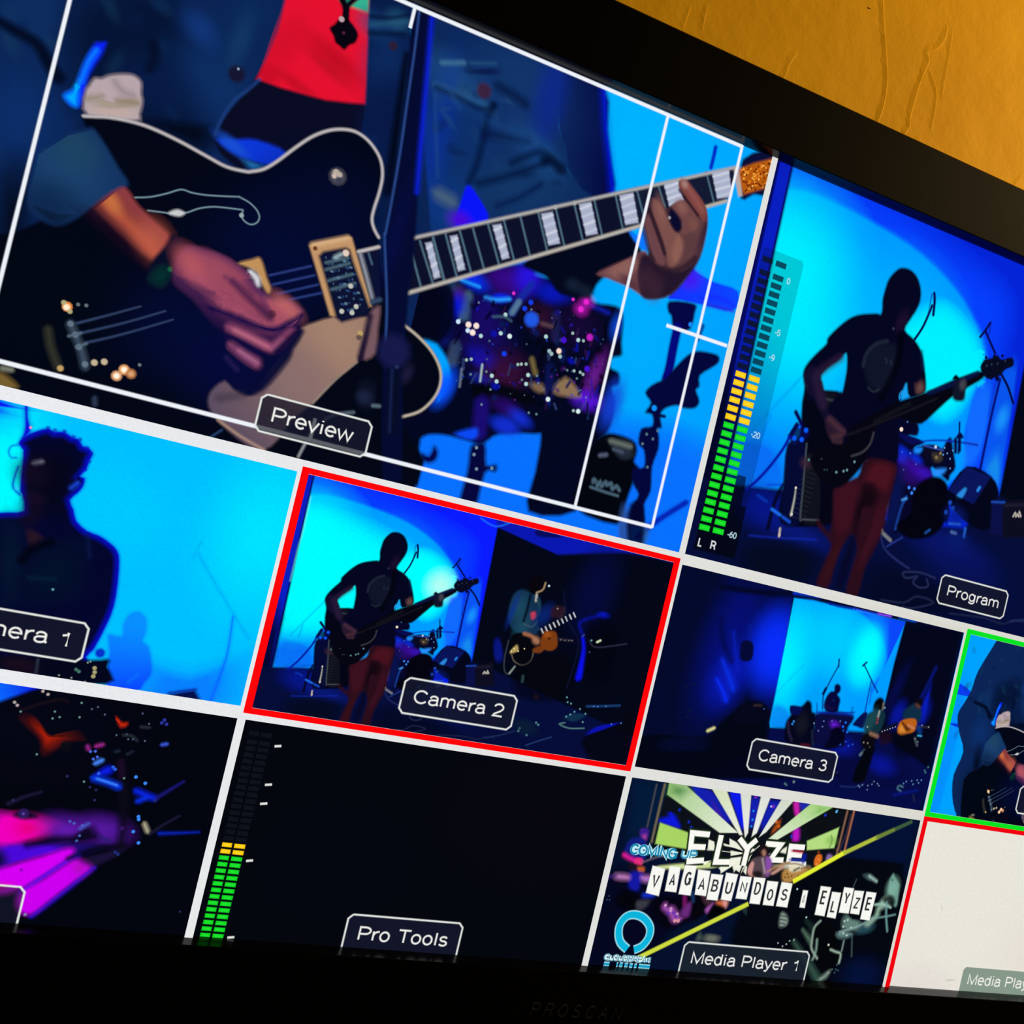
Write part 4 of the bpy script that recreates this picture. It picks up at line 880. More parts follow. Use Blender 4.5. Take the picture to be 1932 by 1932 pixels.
    L([1360.6, 119.1, 1361.8, 135.5], 2.5, '#0a1c90', 0.8, 2)
    L([1394.8, 179.0, 1415.6, 195.0, 1432.6, 215.3], 4, '#04083c', 1, 2)
    L([1399.4, 189.6, 1398.8, 243.2, 1401.2, 319.6], 5, '#06107c', 1, 2.5)
    L([1393.3, 191.3, 1393.9, 244.5], 2, '#0a2cc0', 0.8, 2)
    D([1394.2, 190.0], 8, '#04073a', 1)
    part('drum_kit', tile)
    P([1236.4, 287.8, 1260.5, 279.6, 1277.9, 288.4, 1279.3, 301.5, 1265.7, 305.0, 1293.4, 307.5, 1279.5, 318.6, 1292.2, 311.6, 1313.0, 306.4, 1326.2, 308.8, 1331.8, 293.8, 1338.3, 290.2, 1344.5, 302.3, 1356.9, 326.5, 1350.7, 339.7, 1348.2, 348.1, 1317.0, 336.3, 1323.6, 350.1, 1360.4, 380.3, 1364.7, 402.8, 1352.8, 405.5, 1280.5, 437.0, 1265.3, 434.7], '#060728', 1, 4)
    P([1246.8, 306.9, 1265.7, 305.0, 1293.4, 307.5, 1268.8, 315.6], '#080c50', 1, 3)
    L([1290.7, 306.6, 1320.4, 297.7, 1356.5, 291.5, 1386.3, 287.8], (3, 4), '#0a2cb0', 0.9, 3)
    L([1346.2, 265.8, 1356.6, 307.1], 3, '#050a48', 1, 2)
    P([1345.4, 288.4, 1351.2, 278.2, 1359.6, 284.8], '#060a48', 1, 3)
    L([1345.9, 290.2, 1350.9, 306.5], 6, '#06093c', 1, 4)
    L([1351.9, 284.8, 1357.4, 302.9], 5, '#06093c', 1, 3)
    P([1295.5, 314.6, 1313.2, 307.3, 1329.1, 310.0, 1335.3, 322.1, 1320.5, 331.5, 1302.1, 328.4], '#0a0a22', 1, 4)
    P([1311.6, 318.3, 1326.1, 316.6, 1330.6, 323.3, 1319.4, 327.9], '#4a4030', 0.8, 6)
    L([1295.9, 311.6, 1329.1, 310.0], 2.5, '#3858c0', 0.8, 3)
    D([1250.9, 300.2], 6, '#ffe8d0')
    D([1314.8, 308.4], 5, '#c8d8f0', 0.9)
    D([1320.2, 322.0, 1325.5, 314.8], 5, '#8a7c50', 0.8)
    D([1269.8, 351.6, 1258.1, 287.8, 1260.7, 329.1, 1274.8, 327.5, 1330.4, 305.8, 1337.2, 311.9, 1344.1, 318.0, 1345.6, 305.9, 1330.7, 315.5, 1348.0, 330.6, 1288.2, 339.5], 3, '#6aa0e0', 0.8)
    P([1279.5, 318.6, 1293.2, 315.2, 1290.8, 323.5, 1281.6, 325.8], '#1a8cff', 0.9, 5)
    P([1320.4, 339.3, 1340.9, 332.4, 1338.4, 340.8, 1327.7, 347.2], '#2a90ff', 0.9, 6)
    B([1262.9, 328.5, 1286.0, 332.3, 1263.3, 338.0], 20, 10, 20, '#0a2ce0', 0.8)
    B([1290.8, 348.4], 50, 16, 15, '#3a0ca0', 0.9)
    B([1279.2, 358.9], 30, 16, 15, '#2a0c70', 0.8)
    B([1307.5, 346.3], 20, 10, 0, '#3a14c0', 0.7)
    D([1285.8, 372.7, 1295.5, 372.3, 1292.5, 378.7], 5, '#3a8cff', 0.9)
    L([1284.9, 386.3, 1280.0, 402.7, 1278.9, 431.6], 4, '#1c4cb0', 0.9, 4)
    L([1279.1, 391.4, 1285.5, 388.1], 4, '#4a9cf0', 0.9, 3)
    B([1269.0, 414.8, 1265.7, 387.0], 16, 60, 5, '#081450', 0.8)
    D([1256.8, 438.4], 5, '#c8b090', 0.9)
    L([1257.5, 441.1, 1275.4, 448.6], 5, '#7a7c84', 0.9, 3)
    P([1306.1, 358.2, 1325.4, 347.8, 1343.5, 349.3, 1354.9, 362.1, 1360.4, 384.3, 1358.7, 408.1, 1340.0, 429.7, 1305.5, 439.2, 1280.1, 427.5, 1298.2, 406.2, 1295.7, 389.5, 1297.8, 371.7], '#03040f', 1, 5)
    part('stage_monitor', tile)
    P([1376.9, 320.6, 1423.6, 324.1, 1444.0, 343.1, 1439.4, 358.2, 1442.8, 395.2, 1404.3, 397.9, 1358.2, 377.0, 1353.2, 360.6], '#04061a', 1, 3)
    P([1377.0, 321.0, 1423.7, 324.5, 1403.4, 369.5, 1368.8, 365.7, 1354.1, 359.4], '#0a1458', 1, 3, 0)
    P([1368.8, 365.7, 1380.7, 350.2, 1385.5, 353.0, 1379.5, 367.1], '#2a90e8', 0.9, 4)
    L([1405.3, 348.3, 1407.3, 343.8], 5, '#2a8cf0', 0.9, 3)
    L([1358.4, 365.2, 1401.6, 371.9], 5, '#03051a', 1, 4)
    D([1361.7, 376.1, 1368.7, 382.4, 1358.4, 390.6], 7, '#1c50c0', 0.8)
    L([1368.9, 404.2, 1387.2, 401.3], 4, '#2a6ce0', 0.9, 3)
    L([1398.7, 405.0, 1399.6, 416.6], 5, '#2060d0', 0.9, 3)
    L([1376.0, 415.0, 1383.8, 415.2], 5, '#5c84c0', 0.9, 3)
    L([1331.3, 425.8, 1337.2, 420.6], 4, '#1c4c9c', 0.9, 3)
    B([1376.8, 392.3, 1388.7, 423.0], 30, 22, 10, '#0a1c70', 0.7)
    part('guitar_amplifier', tile)
    P([1435.4, 358.1, 1456.5, 353.2, 1497.9, 338.6, 1514.7, 392.5, 1471.5, 401.9, 1445.1, 402.7], '#0d0d20', 1, 4, 0)
    P([1435.7, 359.0, 1455.8, 355.4, 1468.7, 401.5, 1444.8, 401.8], '#0a1048', 0.9, 4, 0)
    L([1435.4, 358.1, 1457.9, 353.5], 4, '#1c48b0', 0.9, 3)
    L([1480.1, 368.9, 1482.5, 363.3, 1485.2, 367.7, 1486.9, 364.3, 1490.3, 366.6, 1489.8, 360.6, 1494.1, 365.7], 3, '#c8c0b8', 0.9, 2)
    L([1460.4, 357.3, 1492.9, 348.8], 4, '#201c30', 0.8, 4)
    # guitarist far right of the hall (Camera 2 shows him)
    part('guitarist', tile)
    P([1506.0, 186.4, 1512.1, 168.7, 1527.5, 159.1, 1546.2, 162.0, 1577.0, 169.1, 1586.1, 197.3, 1584.9, 227.4, 1601.0, 247.7, 1581.9, 257.8, 1554.4, 262.9, 1523.0, 252.2, 1507.3, 219.0], '#12304e', 1, 6)
    B([1531.2, 201.2, 1549.5, 243.9], 30, 50, 10, '#1c4a60', 0.8)
    B([1515.9, 210.7], 12, 60, 8, '#0a2c8c', 0.7)
    P([1543.7, 152.5, 1544.0, 126.0, 1563.8, 118.7, 1580.9, 128.5, 1583.2, 151.3, 1565.0, 164.9], '#08060c', 1, 5)
    L([1581.7, 131.7, 1578.9, 148.8, 1565.1, 158.2], 5, '#a08468', 0.9, 3)
    D([1592.2, 136.9], 6, '#c8d8e8', 0.95)
    L([1566.3, 163.0, 1568.3, 177.5], 7, '#b0b0a8', 0.9, 4)
    L([1551.2, 167.6, 1551.7, 197.2, 1549.6, 230.7], 6, '#040818', 0.9, 5)
    L([1570.9, 173.7, 1583.5, 194.4, 1581.6, 214.7], 5, '#1c4450', 0.8, 4)
    P([1561.9, 208.5, 1573.1, 203.1, 1578.1, 215.4, 1569.4, 223.7], '#c83c58', 0.9, 6)
    L([1551.3, 237.0, 1573.5, 239.5, 1584.0, 224.2], 4, '#3c5464', 0.8, 4)
    P([1530.5, 267.2, 1560.4, 258.4, 1586.8, 276.8, 1593.4, 302.2, 1572.4, 332.4, 1550.1, 329.6, 1533.4, 306.2], '#05060e', 1, 5)
    L([1537.6, 308.8, 1549.3, 326.5, 1572.4, 332.4, 1590.6, 319.3, 1592.6, 299.0], 3, '#6a6058', 0.8, 3)
    P([1533.4, 306.2, 1546.4, 287.4, 1553.5, 301.0, 1538.0, 310.3], '#b8a060', 0.9, 5)
    D([1536.6, 305.0, 1542.0, 298.1, 1553.7, 302.0, 1567.7, 293.5], 4, '#f0e0a0', 0.9)
    L([1558.7, 258.8, 1579.3, 261.6, 1596.4, 271.8], 10, '#9c6448', 0.9, 5)
    B([1592.1, 269.2], 16, 14, 30, '#a87458', 0.9)
    L([1594.5, 250.5, 1617.8, 227.9, 1641.3, 205.1], 10, '#0c1024', 1, 3)
    for k in range(9):
        L([q + (k * 9.1 if n % 2 == 0 else k * -6.6) for n, q in enumerate([1598.3, 239.8, 1605.6, 248.5])], 4.2, '#c8ccd0', 0.85, 2)
    L([1640.9, 203.5, 1644.6, 182.7], 10, '#2c2430', 0.9, 5)
    B([1592.0, 212.8, 1603.4, 200.6], 26, 40, 20, '#0a2470', 0.7)
    P([1611.3, 189.1, 1626.3, 176.2, 1646.4, 182.3, 1640.9, 203.5, 1616.3, 208.1], '#2a1624', 0.9, 8)
    D([1627.9, 185.2], 5, '#9c8478', 0.8)
    P([1606.2, 253.4, 1624.6, 240.0, 1640.3, 243.8, 1649.6, 272.2, 1636.7, 286.2, 1614.5, 285.2, 1604.2, 273.7], '#7c3c10', 0.95, 5)
    P([1590.1, 289.5, 1605.8, 280.1, 1618.0, 284.6, 1610.0, 296.0, 1592.2, 297.5], '#7a3c14', 0.9, 5)
    D([1624.0, 258.5], 7, '#1c0c08', 0.9)
    B([1616.2, 249.9], 16, 12, 0, '#a85018', 0.8)
    L([1647.2, 255.9, 1685.4, 253.0], 6, '#2c2430', 0.9, 3)
    D([1654.7, 256.2, 1665.7, 255.9, 1676.4, 254.0, 1684.2, 252.6], 3, '#8c9098', 0.8)
    L([1523.5, 281.7, 1523.8, 324.3, 1531.1, 352.7, 1543.4, 358.8, 1551.6, 349.2, 1553.9, 337.2], 3, '#3c4450', 0.8, 3)
    L([1544.7, 357.0, 1554.3, 338.8], 5, '#9cb0a8', 0.8, 3)
    L([1580.7, 357.5, 1582.2, 370.5], 7, '#4c7c7c', 0.8, 4)
    P([1551.8, 336.0, 1677.7, 287.4, 1708.4, 390.0, 1585.2, 409.8], '#04050c', 0.7, 20)
    L([1710.4, 241.1, 1720.8, 266.2, 1723.9, 306.3, 1724.4, 336.7], (8, 18), '#0a10e8', 0.95, 8)
    L([1708.7, 234.6, 1693.9, 206.9, 1726.4, 187.3, 1753.7, 175.3], 8, '#0a14a0', 0.7, 10)
    B([1750.5, 177.6], 24, 12, 0, '#0a18c8', 0.7)
    P([1714.4, 213.3, 1731.7, 193.1, 1767.2, 182.9, 1802.5, 214.0, 1807.2, 333.1, 1745.0, 343.5], '#030410', 0.8, 24)
    L([1730.1, 244.2, 1752.5, 257.2, 1831.3, 234.5], 3, '#2c2c44', 0.8, 4)
    D([1735.5, 243.3, 1753.4, 243.4], 5, '#6cb0a0', 0.9)
    L([1751.1, 244.5, 1759.1, 239.0], 6, '#d0e0b0', 0.9, 3)
    D([1737.4, 271.8, 1712.3, 233.9, 1709.5, 237.8], 5, '#3c4c70', 0.8)
    L([1632.0, 141.6, 1660.2, 206.5, 1703.9, 259.1, 1698.9, 368.0], 2.4, '#10163c', 0.8, 3)
    P([1486.4, 288.4, 1502.4, 282.2, 1521.3, 328.1, 1501.8, 334.7], '#0a1680', 0.9, 10)
    # pedals and cases on the floor of the hall
    part('effect_pedals', tile)
    P([1775.9, 474.6, 1818.5, 447.8, 1878.4, 425.1, 1871.5, 384.7, 1897.3, 422.2, 1909.0, 524.5, 1822.7, 536.3, 1773.8, 495.3], '#05060f', 0.9, 10)
    P([1778.7, 470.8, 1792.7, 451.7, 1827.0, 436.3, 1867.1, 426.8, 1806.3, 459.9], '#0c12b0', 0.9, 8)
    L([1764.2, 401.5, 1797.1, 396.3, 1852.3, 385.9], 5, '#1c4480', 0.8, 5)
    D([1782.4, 398.6, 1793.6, 397.6, 1815.6, 393.4, 1867.4, 427.8, 1841.8, 434.0], 4, '#5a8ce0', 0.8)
    P([1709.6, 437.1, 1728.6, 424.0, 1769.3, 421.1, 1748.2, 441.3, 1726.5, 444.6], '#10304c', 0.9, 8)
    D([1716.3, 434.4, 1725.8, 427.8, 1734.9, 419.7, 1747.7, 410.9, 1765.3, 420.1, 1763.2, 440.8, 1706.2, 388.7, 1720.8, 401.6, 1711.0, 399.8], 5, '#6aa8b0', 0.8)
    L([1770.7, 454.9, 1730.8, 460.9, 1703.1, 454.9, 1716.6, 449.5], 3, '#5c8c8c', 0.8, 3)
    D([1641.9, 460.8, 1648.5, 464.8, 1603.3, 479.9, 1624.9, 493.3, 1601.5, 486.8], 6, '#5c9098', 0.8)
    B([1616.4, 474.6], 50, 26, 10, '#0c2034', 0.8)
    L([1629.4, 517.7, 1656.8, 503.7, 1689.7, 488.9], 3, '#28407c', 0.8, 3)
    L([1519.9, 515.3, 1559.2, 503.0, 1591.1, 488.4], 3, '#20305c', 0.8, 3)
    D([1626.1, 399.9], 9, '#1c1018', 0.8)
    # the player
    part('bassist', tile)
    P([1190.0, 94.7, 1181.5, 102.1, 1173.7, 115.8, 1171.7, 131.4, 1171.5, 144.6, 1174.4, 156.8, 1173.6, 163.6, 1166.8, 164.3, 1137.4, 175.4, 1119.1, 191.0, 1101.3, 215.6, 1100.6, 224.9, 1088.6, 241.6, 1078.3, 258.7, 1076.3, 271.1, 1082.2, 283.1, 1090.0, 299.5] + [1087.1, 287.0, 1089.9, 300.8, 1105.2, 299.4, 1119.4, 302.0, 1110.4, 278.7, 1104.9, 271.1] + [1103.7, 267.1, 1111.4, 254.8, 1126.3, 239.6, 1134.4, 228.1, 1139.9, 243.1, 1141.8, 257.4, 1142.3, 277.6] + [1138.1, 280.4, 1127.5, 314.6, 1173.3, 362.1, 1208.6, 355.3, 1254.1, 347.9, 1248.1, 311.3, 1239.2, 285.2, 1238.0, 260.8, 1241.7, 240.8] + [1242.8, 242.7, 1250.0, 256.3, 1274.3, 243.6, 1272.3, 226.9, 1263.7, 208.2, 1254.0, 191.9, 1238.1, 179.7, 1218.3, 171.5, 1223.6, 155.2, 1229.3, 142.1, 1232.4, 127.8, 1229.6, 113.5, 1219.6, 99.5, 1205.0, 92.8], '#05061f', 1, 4)
    P([1079.1, 278.3, 1087.0, 290.6, 1105.4, 300.3, 1121.2, 316.2, 1130.0, 323.1, 1136.5, 314.1, 1124.6, 304.3, 1113.4, 285.3, 1104.9, 271.1] + [1103.5, 266.2, 1088.7, 257.6, 1078.8, 265.8], '#120e2c', 0.95, 5)
    L([1127.4, 235.6, 1106.2, 256.3, 1096.7, 269.9] + [1100.7, 275.9, 1116.8, 300.9], (9, 12), '#281a38', 0.8, 10)
    B([1210.8, 160.9], 14, 26, 15, '#1c0f2e', 0.9)
    P([1269.4, 235.4, 1254.8, 235.6, 1260.7, 247.3] + [1262.4, 244.7, 1272.6, 241.9], '#3a2430', 0.9, 6)
    B([1265.4, 238.4], 10, 14, 0, '#6c4a44', 0.8)
    P([1164.7, 221.2, 1174.1, 205.5, 1190.5, 197.0, 1210.7, 193.0, 1218.2, 202.2, 1217.8, 225.0, 1217.9, 249.5, 1205.0, 262.4, 1182.8, 259.1, 1168.1, 240.8], '#11152a', 0.95, 10)
    L([1165.5, 235.9, 1166.4, 218.9, 1178.0, 202.5, 1194.3, 194.0], 4, '#20283a', 0.8, 5)
    for q in ([1198.8, 217.2, 1201.4, 222.0], [1207.2, 217.6, 1209.6, 221.6], [1181.2, 261.4, 1191.4, 264.3, 1199.1, 258.4]):
        L(q, 2.4, '#26323e', 0.6, 3)
    L([1214.3, 180.6, 1219.0, 220.9, 1206.6, 268.0], 11, '#03040f', 0.9, 6)
    L([1262.5, 212.4, 1254.0, 191.9], 5, '#0a1a4c', 0.7, 6)
    D([1199.6, 175.5], 4, '#3c3c5c', 0.8)
    P([1235.4, 260.2, 1238.4, 245.8, 1240.8, 239.4, 1250.0, 256.3] + [1248.2, 254.3, 1241.0, 262.9, 1235.9, 253.8], '#1aa0f0', 0.95, 4)
    part('trousers', tile)
    P([1199.8, 357.4, 1218.6, 349.0, 1254.1, 347.9, 1258.2, 369.7, 1258.1, 398.2, 1257.8, 442.0, 1248.7, 476.2, 1242.8, 496.4, 1240.4, 532.7, 1222.7, 532.4, 1222.8, 500.5, 1223.9, 472.1, 1214.3, 455.3, 1205.5, 457.3, 1197.5, 477.7, 1193.8, 500.9, 1191.7, 529.3, 1172.3, 529.5, 1176.6, 500.8, 1180.3, 474.0, 1155.0, 457.3, 1149.8, 447.4, 1174.1, 460.5, 1170.4, 427.9, 1165.6, 399.3, 1196.7, 378.8], '#2a0d1a', 1, 6)
    P([1217.4, 353.1, 1252.4, 350.2, 1255.9, 370.2, 1249.9, 390.7, 1224.0, 383.5, 1207.0, 382.0], '#4a121f', 0.9, 12)
    P([1168.3, 400.5, 1195.5, 382.8, 1205.7, 393.5, 1203.7, 410.9, 1206.0, 434.7, 1200.1, 454.7, 1185.9, 461.6, 1171.5, 427.6], '#3e1020', 0.8, 12)
    P([1241.3, 402.1, 1257.5, 400.3, 1255.6, 442.5, 1243.2, 473.6, 1240.0, 495.0, 1229.0, 489.8, 1236.5, 450.5], '#3a1020', 0.8, 12)
    P([1186.3, 470.8, 1198.3, 464.5, 1193.9, 497.1, 1189.0, 528.0, 1175.5, 528.8, 1180.9, 499.9], '#34101a', 0.8, 10)
    P([1210.2, 384.9, 1226.2, 383.0, 1238.0, 399.1, 1230.5, 414.1, 1217.3, 417.1, 1213.6, 436.7, 1213.3, 451.8, 1206.0, 434.7, 1208.1, 409.8, 1209.9, 400.0], '#10060f', 0.9, 14)
    P([1211.1, 452.3, 1218.0, 435.7, 1219.5, 473.0, 1218.4, 501.4, 1212.8, 530.7, 1202.5, 527.1, 1204.4, 485.6], '#08061a', 0.7, 20)
    part('bass_guitar', tile)
    P([1361.7, 188.5, 1368.7, 196.3] + [1340.1, 220.6, 1320.2, 238.7, 1301.8, 261.0, 1281.6, 284.6, 1260.4, 287.2, 1236.4, 287.8, 1207.3, 310.5, 1203.7, 354.6, 1185.2, 387.2, 1166.1, 401.0, 1134.0, 392.1, 1117.6, 374.1, 1128.3, 356.7, 1166.7, 339.6, 1166.0, 321.2, 1196.1, 296.5, 1230.6, 268.5, 1276.3, 241.9, 1319.6, 211.7], '#060613', 1, 4)
    P([1359.2, 183.7, 1363.6, 171.3, 1375.1, 166.0, 1383.4, 159.1, 1393.7, 162.7, 1411.1, 154.8, 1416.5, 165.2, 1403.9, 174.3, 1396.6, 185.0, 1381.0, 193.9, 1369.1, 193.3], '#080a20', 1, 3)
    D([1365.2, 167.9, 1379.0, 162.0, 1393.4, 157.5, 1383.1, 192.4, 1391.0, 188.2, 1378.0, 192.8], 5, '#070a24', 1)
    D([1369.7, 178.4, 1377.6, 174.2, 1388.1, 170.2, 1400.3, 162.8], 4, '#24344c', 0.8)
    L([1357.0, 191.8, 1329.6, 211.1, 1281.2, 241.7], 6, '#0a1444', 0.9, 4)
    P([1321.2, 217.0, 1329.5, 210.9, 1341.2, 211.6, 1343.3, 222.7, 1343.3, 235.4, 1325.1, 238.3], '#101428', 1, 5)
    B([1335.8, 215.0], 9, 12, 0, '#4a4c54', 0.8)
    P([1316.2, 212.9, 1320.1, 205.0, 1327.8, 209.6], '#04081c', 1, 3)
    L([1297.0, 244.9, 1235.8, 286.1, 1164.2, 330.9], 3, '#16141e', 0.9, 3)
    L([1253.6, 264.3, 1204.7, 301.8], 5, '#12141c', 0.9, 5)
    L([1206.6, 316.3, 1205.2, 331.7, 1196.3, 345.2, 1180.4, 354.8], 2.6, '#3c3c44', 0.8, 3)
    D([1186.9, 361.0, 1178.0, 374.4, 1162.2, 381.2, 1173.0, 377.1], 4, '#6a98a0', 0.85)
    D([1146.8, 381.6, 1134.4, 369.9, 1142.6, 382.6], 3, '#28404c', 0.8)
    part('plucking_hand', tile)
    P([1126.4, 318.5, 1136.2, 313.2, 1149.0, 318.2, 1161.7, 326.0, 1160.4, 333.8, 1158.4, 342.6, 1145.1, 344.1, 1132.9, 333.4], '#28182c', 1, 5)
    L([1132.7, 316.9, 1145.8, 322.7, 1158.4, 326.8], 7, '#4a2c3c', 0.8, 7)
    L([1143.4, 338.1, 1155.7, 333.1], 6, '#4a2c34', 0.8, 6)
    L([1147.0, 342.7, 1157.9, 340.9], 5, '#3c2430', 0.8, 5)

# ---------------------------------------------------------------- camera 1: player with curly hair before the cyan wall
def curly_player(tile):
    ST.d, ST.w = 0.58, 0.75
    Q(0, 540, 480, 810, '#00c0ff')
    B([200.4, 629.9], 60, 130, 0, '#00ffff', 1)
    B([458.9, 621.1], 90, 130, 0, '#00e6ff', 0.9)
    B([302.0, 627.2], 110, 70, 10, '#00ccff', 0.7)
    P([330.1, 808.0, 348.0, 769.2, 417.6, 771.6, 483.8, 745.2, 486.8, 819.9, 334.8, 828.6], '#0a68ff', 0.8, 60)
    P([-20, 530] + [202.9, 546.9, 195.6, 553.0, 185.7, 563.8] + [-20, 600], '#0a1cf4', 1, 14)
    P([20, 560] + [199.4, 558.9, 192.6, 573.0, 181.3, 577.3], '#0aa0ff', 0.8, 20)
    L([397.1, 641.9, 391.6, 660.7], 3, '#00a4ee', 0.5, 4)
    L([397.3, 655.1, 426.3, 687.4, 467.3, 731.6], 5, '#00a0f4', 0.55, 6)
    L([446.8, 713.1, 450.0, 751.2, 447.8, 778.3, 444.9, 802.5], (4, 7), '#0a5cff', 0.8, 6)
    P([341.3, 751.7, 340.0, 740.5, 343.5, 729.0, 351.1, 724.0, 358.3, 725.8, 363.9, 732.4, 365.7, 745.8, 364.7, 753.2, 371.5, 757.8, 377.3, 771.2, 380.6, 785.2, 376.0, 796.1, 370.0, 805.8, 339.1, 806.5, 333.8, 771.7, 328.1, 752.7], '#0a84ff', 0.85, 5, g=([354.6, 739.2, 355.9, 803.8], '#0a20ff'))
    L([359.9, 797.3, 366.1, 789.1], 5, '#0a70ff', 0.7, 5)
    P([399.9, 803.8, 414.0, 798.3, 426.5, 794.4, 436.6, 806.8, 399.2, 812.7], '#06104a', 1, 5, 0)
    L([402.2, 802.0, 426.5, 794.4], 4, '#0a18a0', 0.8, 4)
    part('mic_stand', tile)
    P([202.3, 544.3, 207.3, 544.4, 210.8, 557.2, 215.8, 568.3, 213.2, 575.9, 207.8, 580.0, 207.3, 566.4], '#0a16d8', 1, 5)
    D([213.8, 566.4], 4, '#ff8cc8', 0.9)
    part('curly_player', tile)
    sil = [205.2, 584.8, 209.3, 575.5, 218.8, 567.6, 228.9, 562.2, 235.7, 563.9, 244.1, 561.7, 252.6, 565.2, 259.1, 565.6, 264.3, 571.3, 271.1, 572.4, 275.7, 578.3, 274.1, 585.7, 273.5, 594.3, 269.9, 601.5, 274.1, 602.6, 274.0, 612.5, 270.3, 620.4, 265.5, 627.8, 270.6, 635.8, 275.5, 645.9, 286.9, 653.2, 299.2, 655.5, 311.0, 660.7, 319.9, 667.4, 324.3, 677.8, 328.1, 701.4, 329.5, 724.0, 327.2, 743.0] + [320.4, 771.2, 315.6, 779.1, 316.1, 804.6, 203.5, 809.7, 183.1, 716.9, 194.2, 657.3] + [193.9, 656.1, 212.5, 650.8, 224.6, 646.6, 219.5, 632.3, 216.9, 628.8, 213.7, 606.1, 211.1, 590.2]
    P(sil, '#0a10d8', 1, 4, 2)
    P(sil, '#04062c', 1, 7.5, 2, o=-4.5)
    D([229.1, 562.8, 235.6, 563.5, 244.3, 562.4, 253.3, 565.7, 260.0, 566.8, 268.0, 573.2, 272.9, 577.6, 272.9, 586.0, 271.0, 594.9], 6, '#0a12c0', 0.7)
    L([206.1, 586.0, 201.1, 588.6, 200.1, 594.4, 203.4, 599.0, 207.6, 598.3], 3, '#0a50e8', 0.8, 3)
    L([211.3, 606.7, 210.4, 619.3, 211.6, 627.3, 218.3, 632.6], 4, '#0a30d8', 0.9, 3)
    D([214.9, 627.2], 6, '#2ad0ff', 0.9)
    L([262.6, 615.2, 266.6, 610.0], 6, '#1c50f0', 0.9, 5)
    P([215.5, 597.4, 221.4, 584.9, 253.9, 576.7, 264.8, 602.0, 261.7, 622.4, 259.8, 648.1, 228.4, 644.1, 219.0, 618.6], '#050618', 0.9, 24)
    L([224.7, 599.6, 230.4, 596.8], 6, '#7c7c98', 0.9, 4)
    B([224.3, 609.1], 26, 24, 0, '#120a20', 0.9)
    B([232.3, 633.5], 16, 10, 0, '#180e2c', 0.8)
    B([231.4, 646.1], 18, 26, 0, '#120a1e', 0.8)
    P([232.3, 666.7, 238.0, 664.1, 249.7, 671.2, 239.3, 681.1], '#2a1624', 0.9, 8)
    P([207.7, 662.6, 226.3, 662.5, 237.9, 697.4, 237.2, 739.1, 225.2, 741.4], '#04142e', 0.9, 24)
    P([237.9, 686.3, 262.5, 671.2, 287.5, 667.2, 295.4, 713.6, 273.6, 732.0, 240.2, 735.7], '#03122a', 0.8, 30)
    L([256.4, 672.6, 240.9, 682.9, 234.9, 695.2], 10, '#02040e', 0.9, 8)
    L([288.1, 658.6, 294.0, 678.6], 4, '#0a1a4c', 0.6, 6)
    L([244.7, 711.2, 268.2, 707.8], 4, '#06203c', 0.6, 5)
    D([268.6, 718.2], 4, '#5c98a8', 0.9)
    part('music_stand', tile)
    P([316.2, 781.9, 335.2, 777.8, 336.3, 785.5, 337.8, 803.9, 228.6, 812.2, 224.8, 795.0], '#04071c', 1, 4)
    D([326.1, 773.0], 9, '#0a14c8', 0.95)
    D([324.4, 789.0, 325.4, 793.1, 325.0, 797.4], 6, '#b0a878', 0.9)
    D([307.6, 793.3, 310.6, 794.9], 5, '#4c8070', 0.8)
    D([293.2, 801.6, 305.1, 802.2, 318.6, 804.2, 316.8, 784.6, 319.1, 783.1], 3, '#8c9c90', 0.8)
    L([270.6, 789.8, 271.8, 802.2], 3, '#344054', 0.8, 3)
    B([250.2, 797.5, 260.2, 797.2], 22, 12, 0, '#180c1c', 0.8)

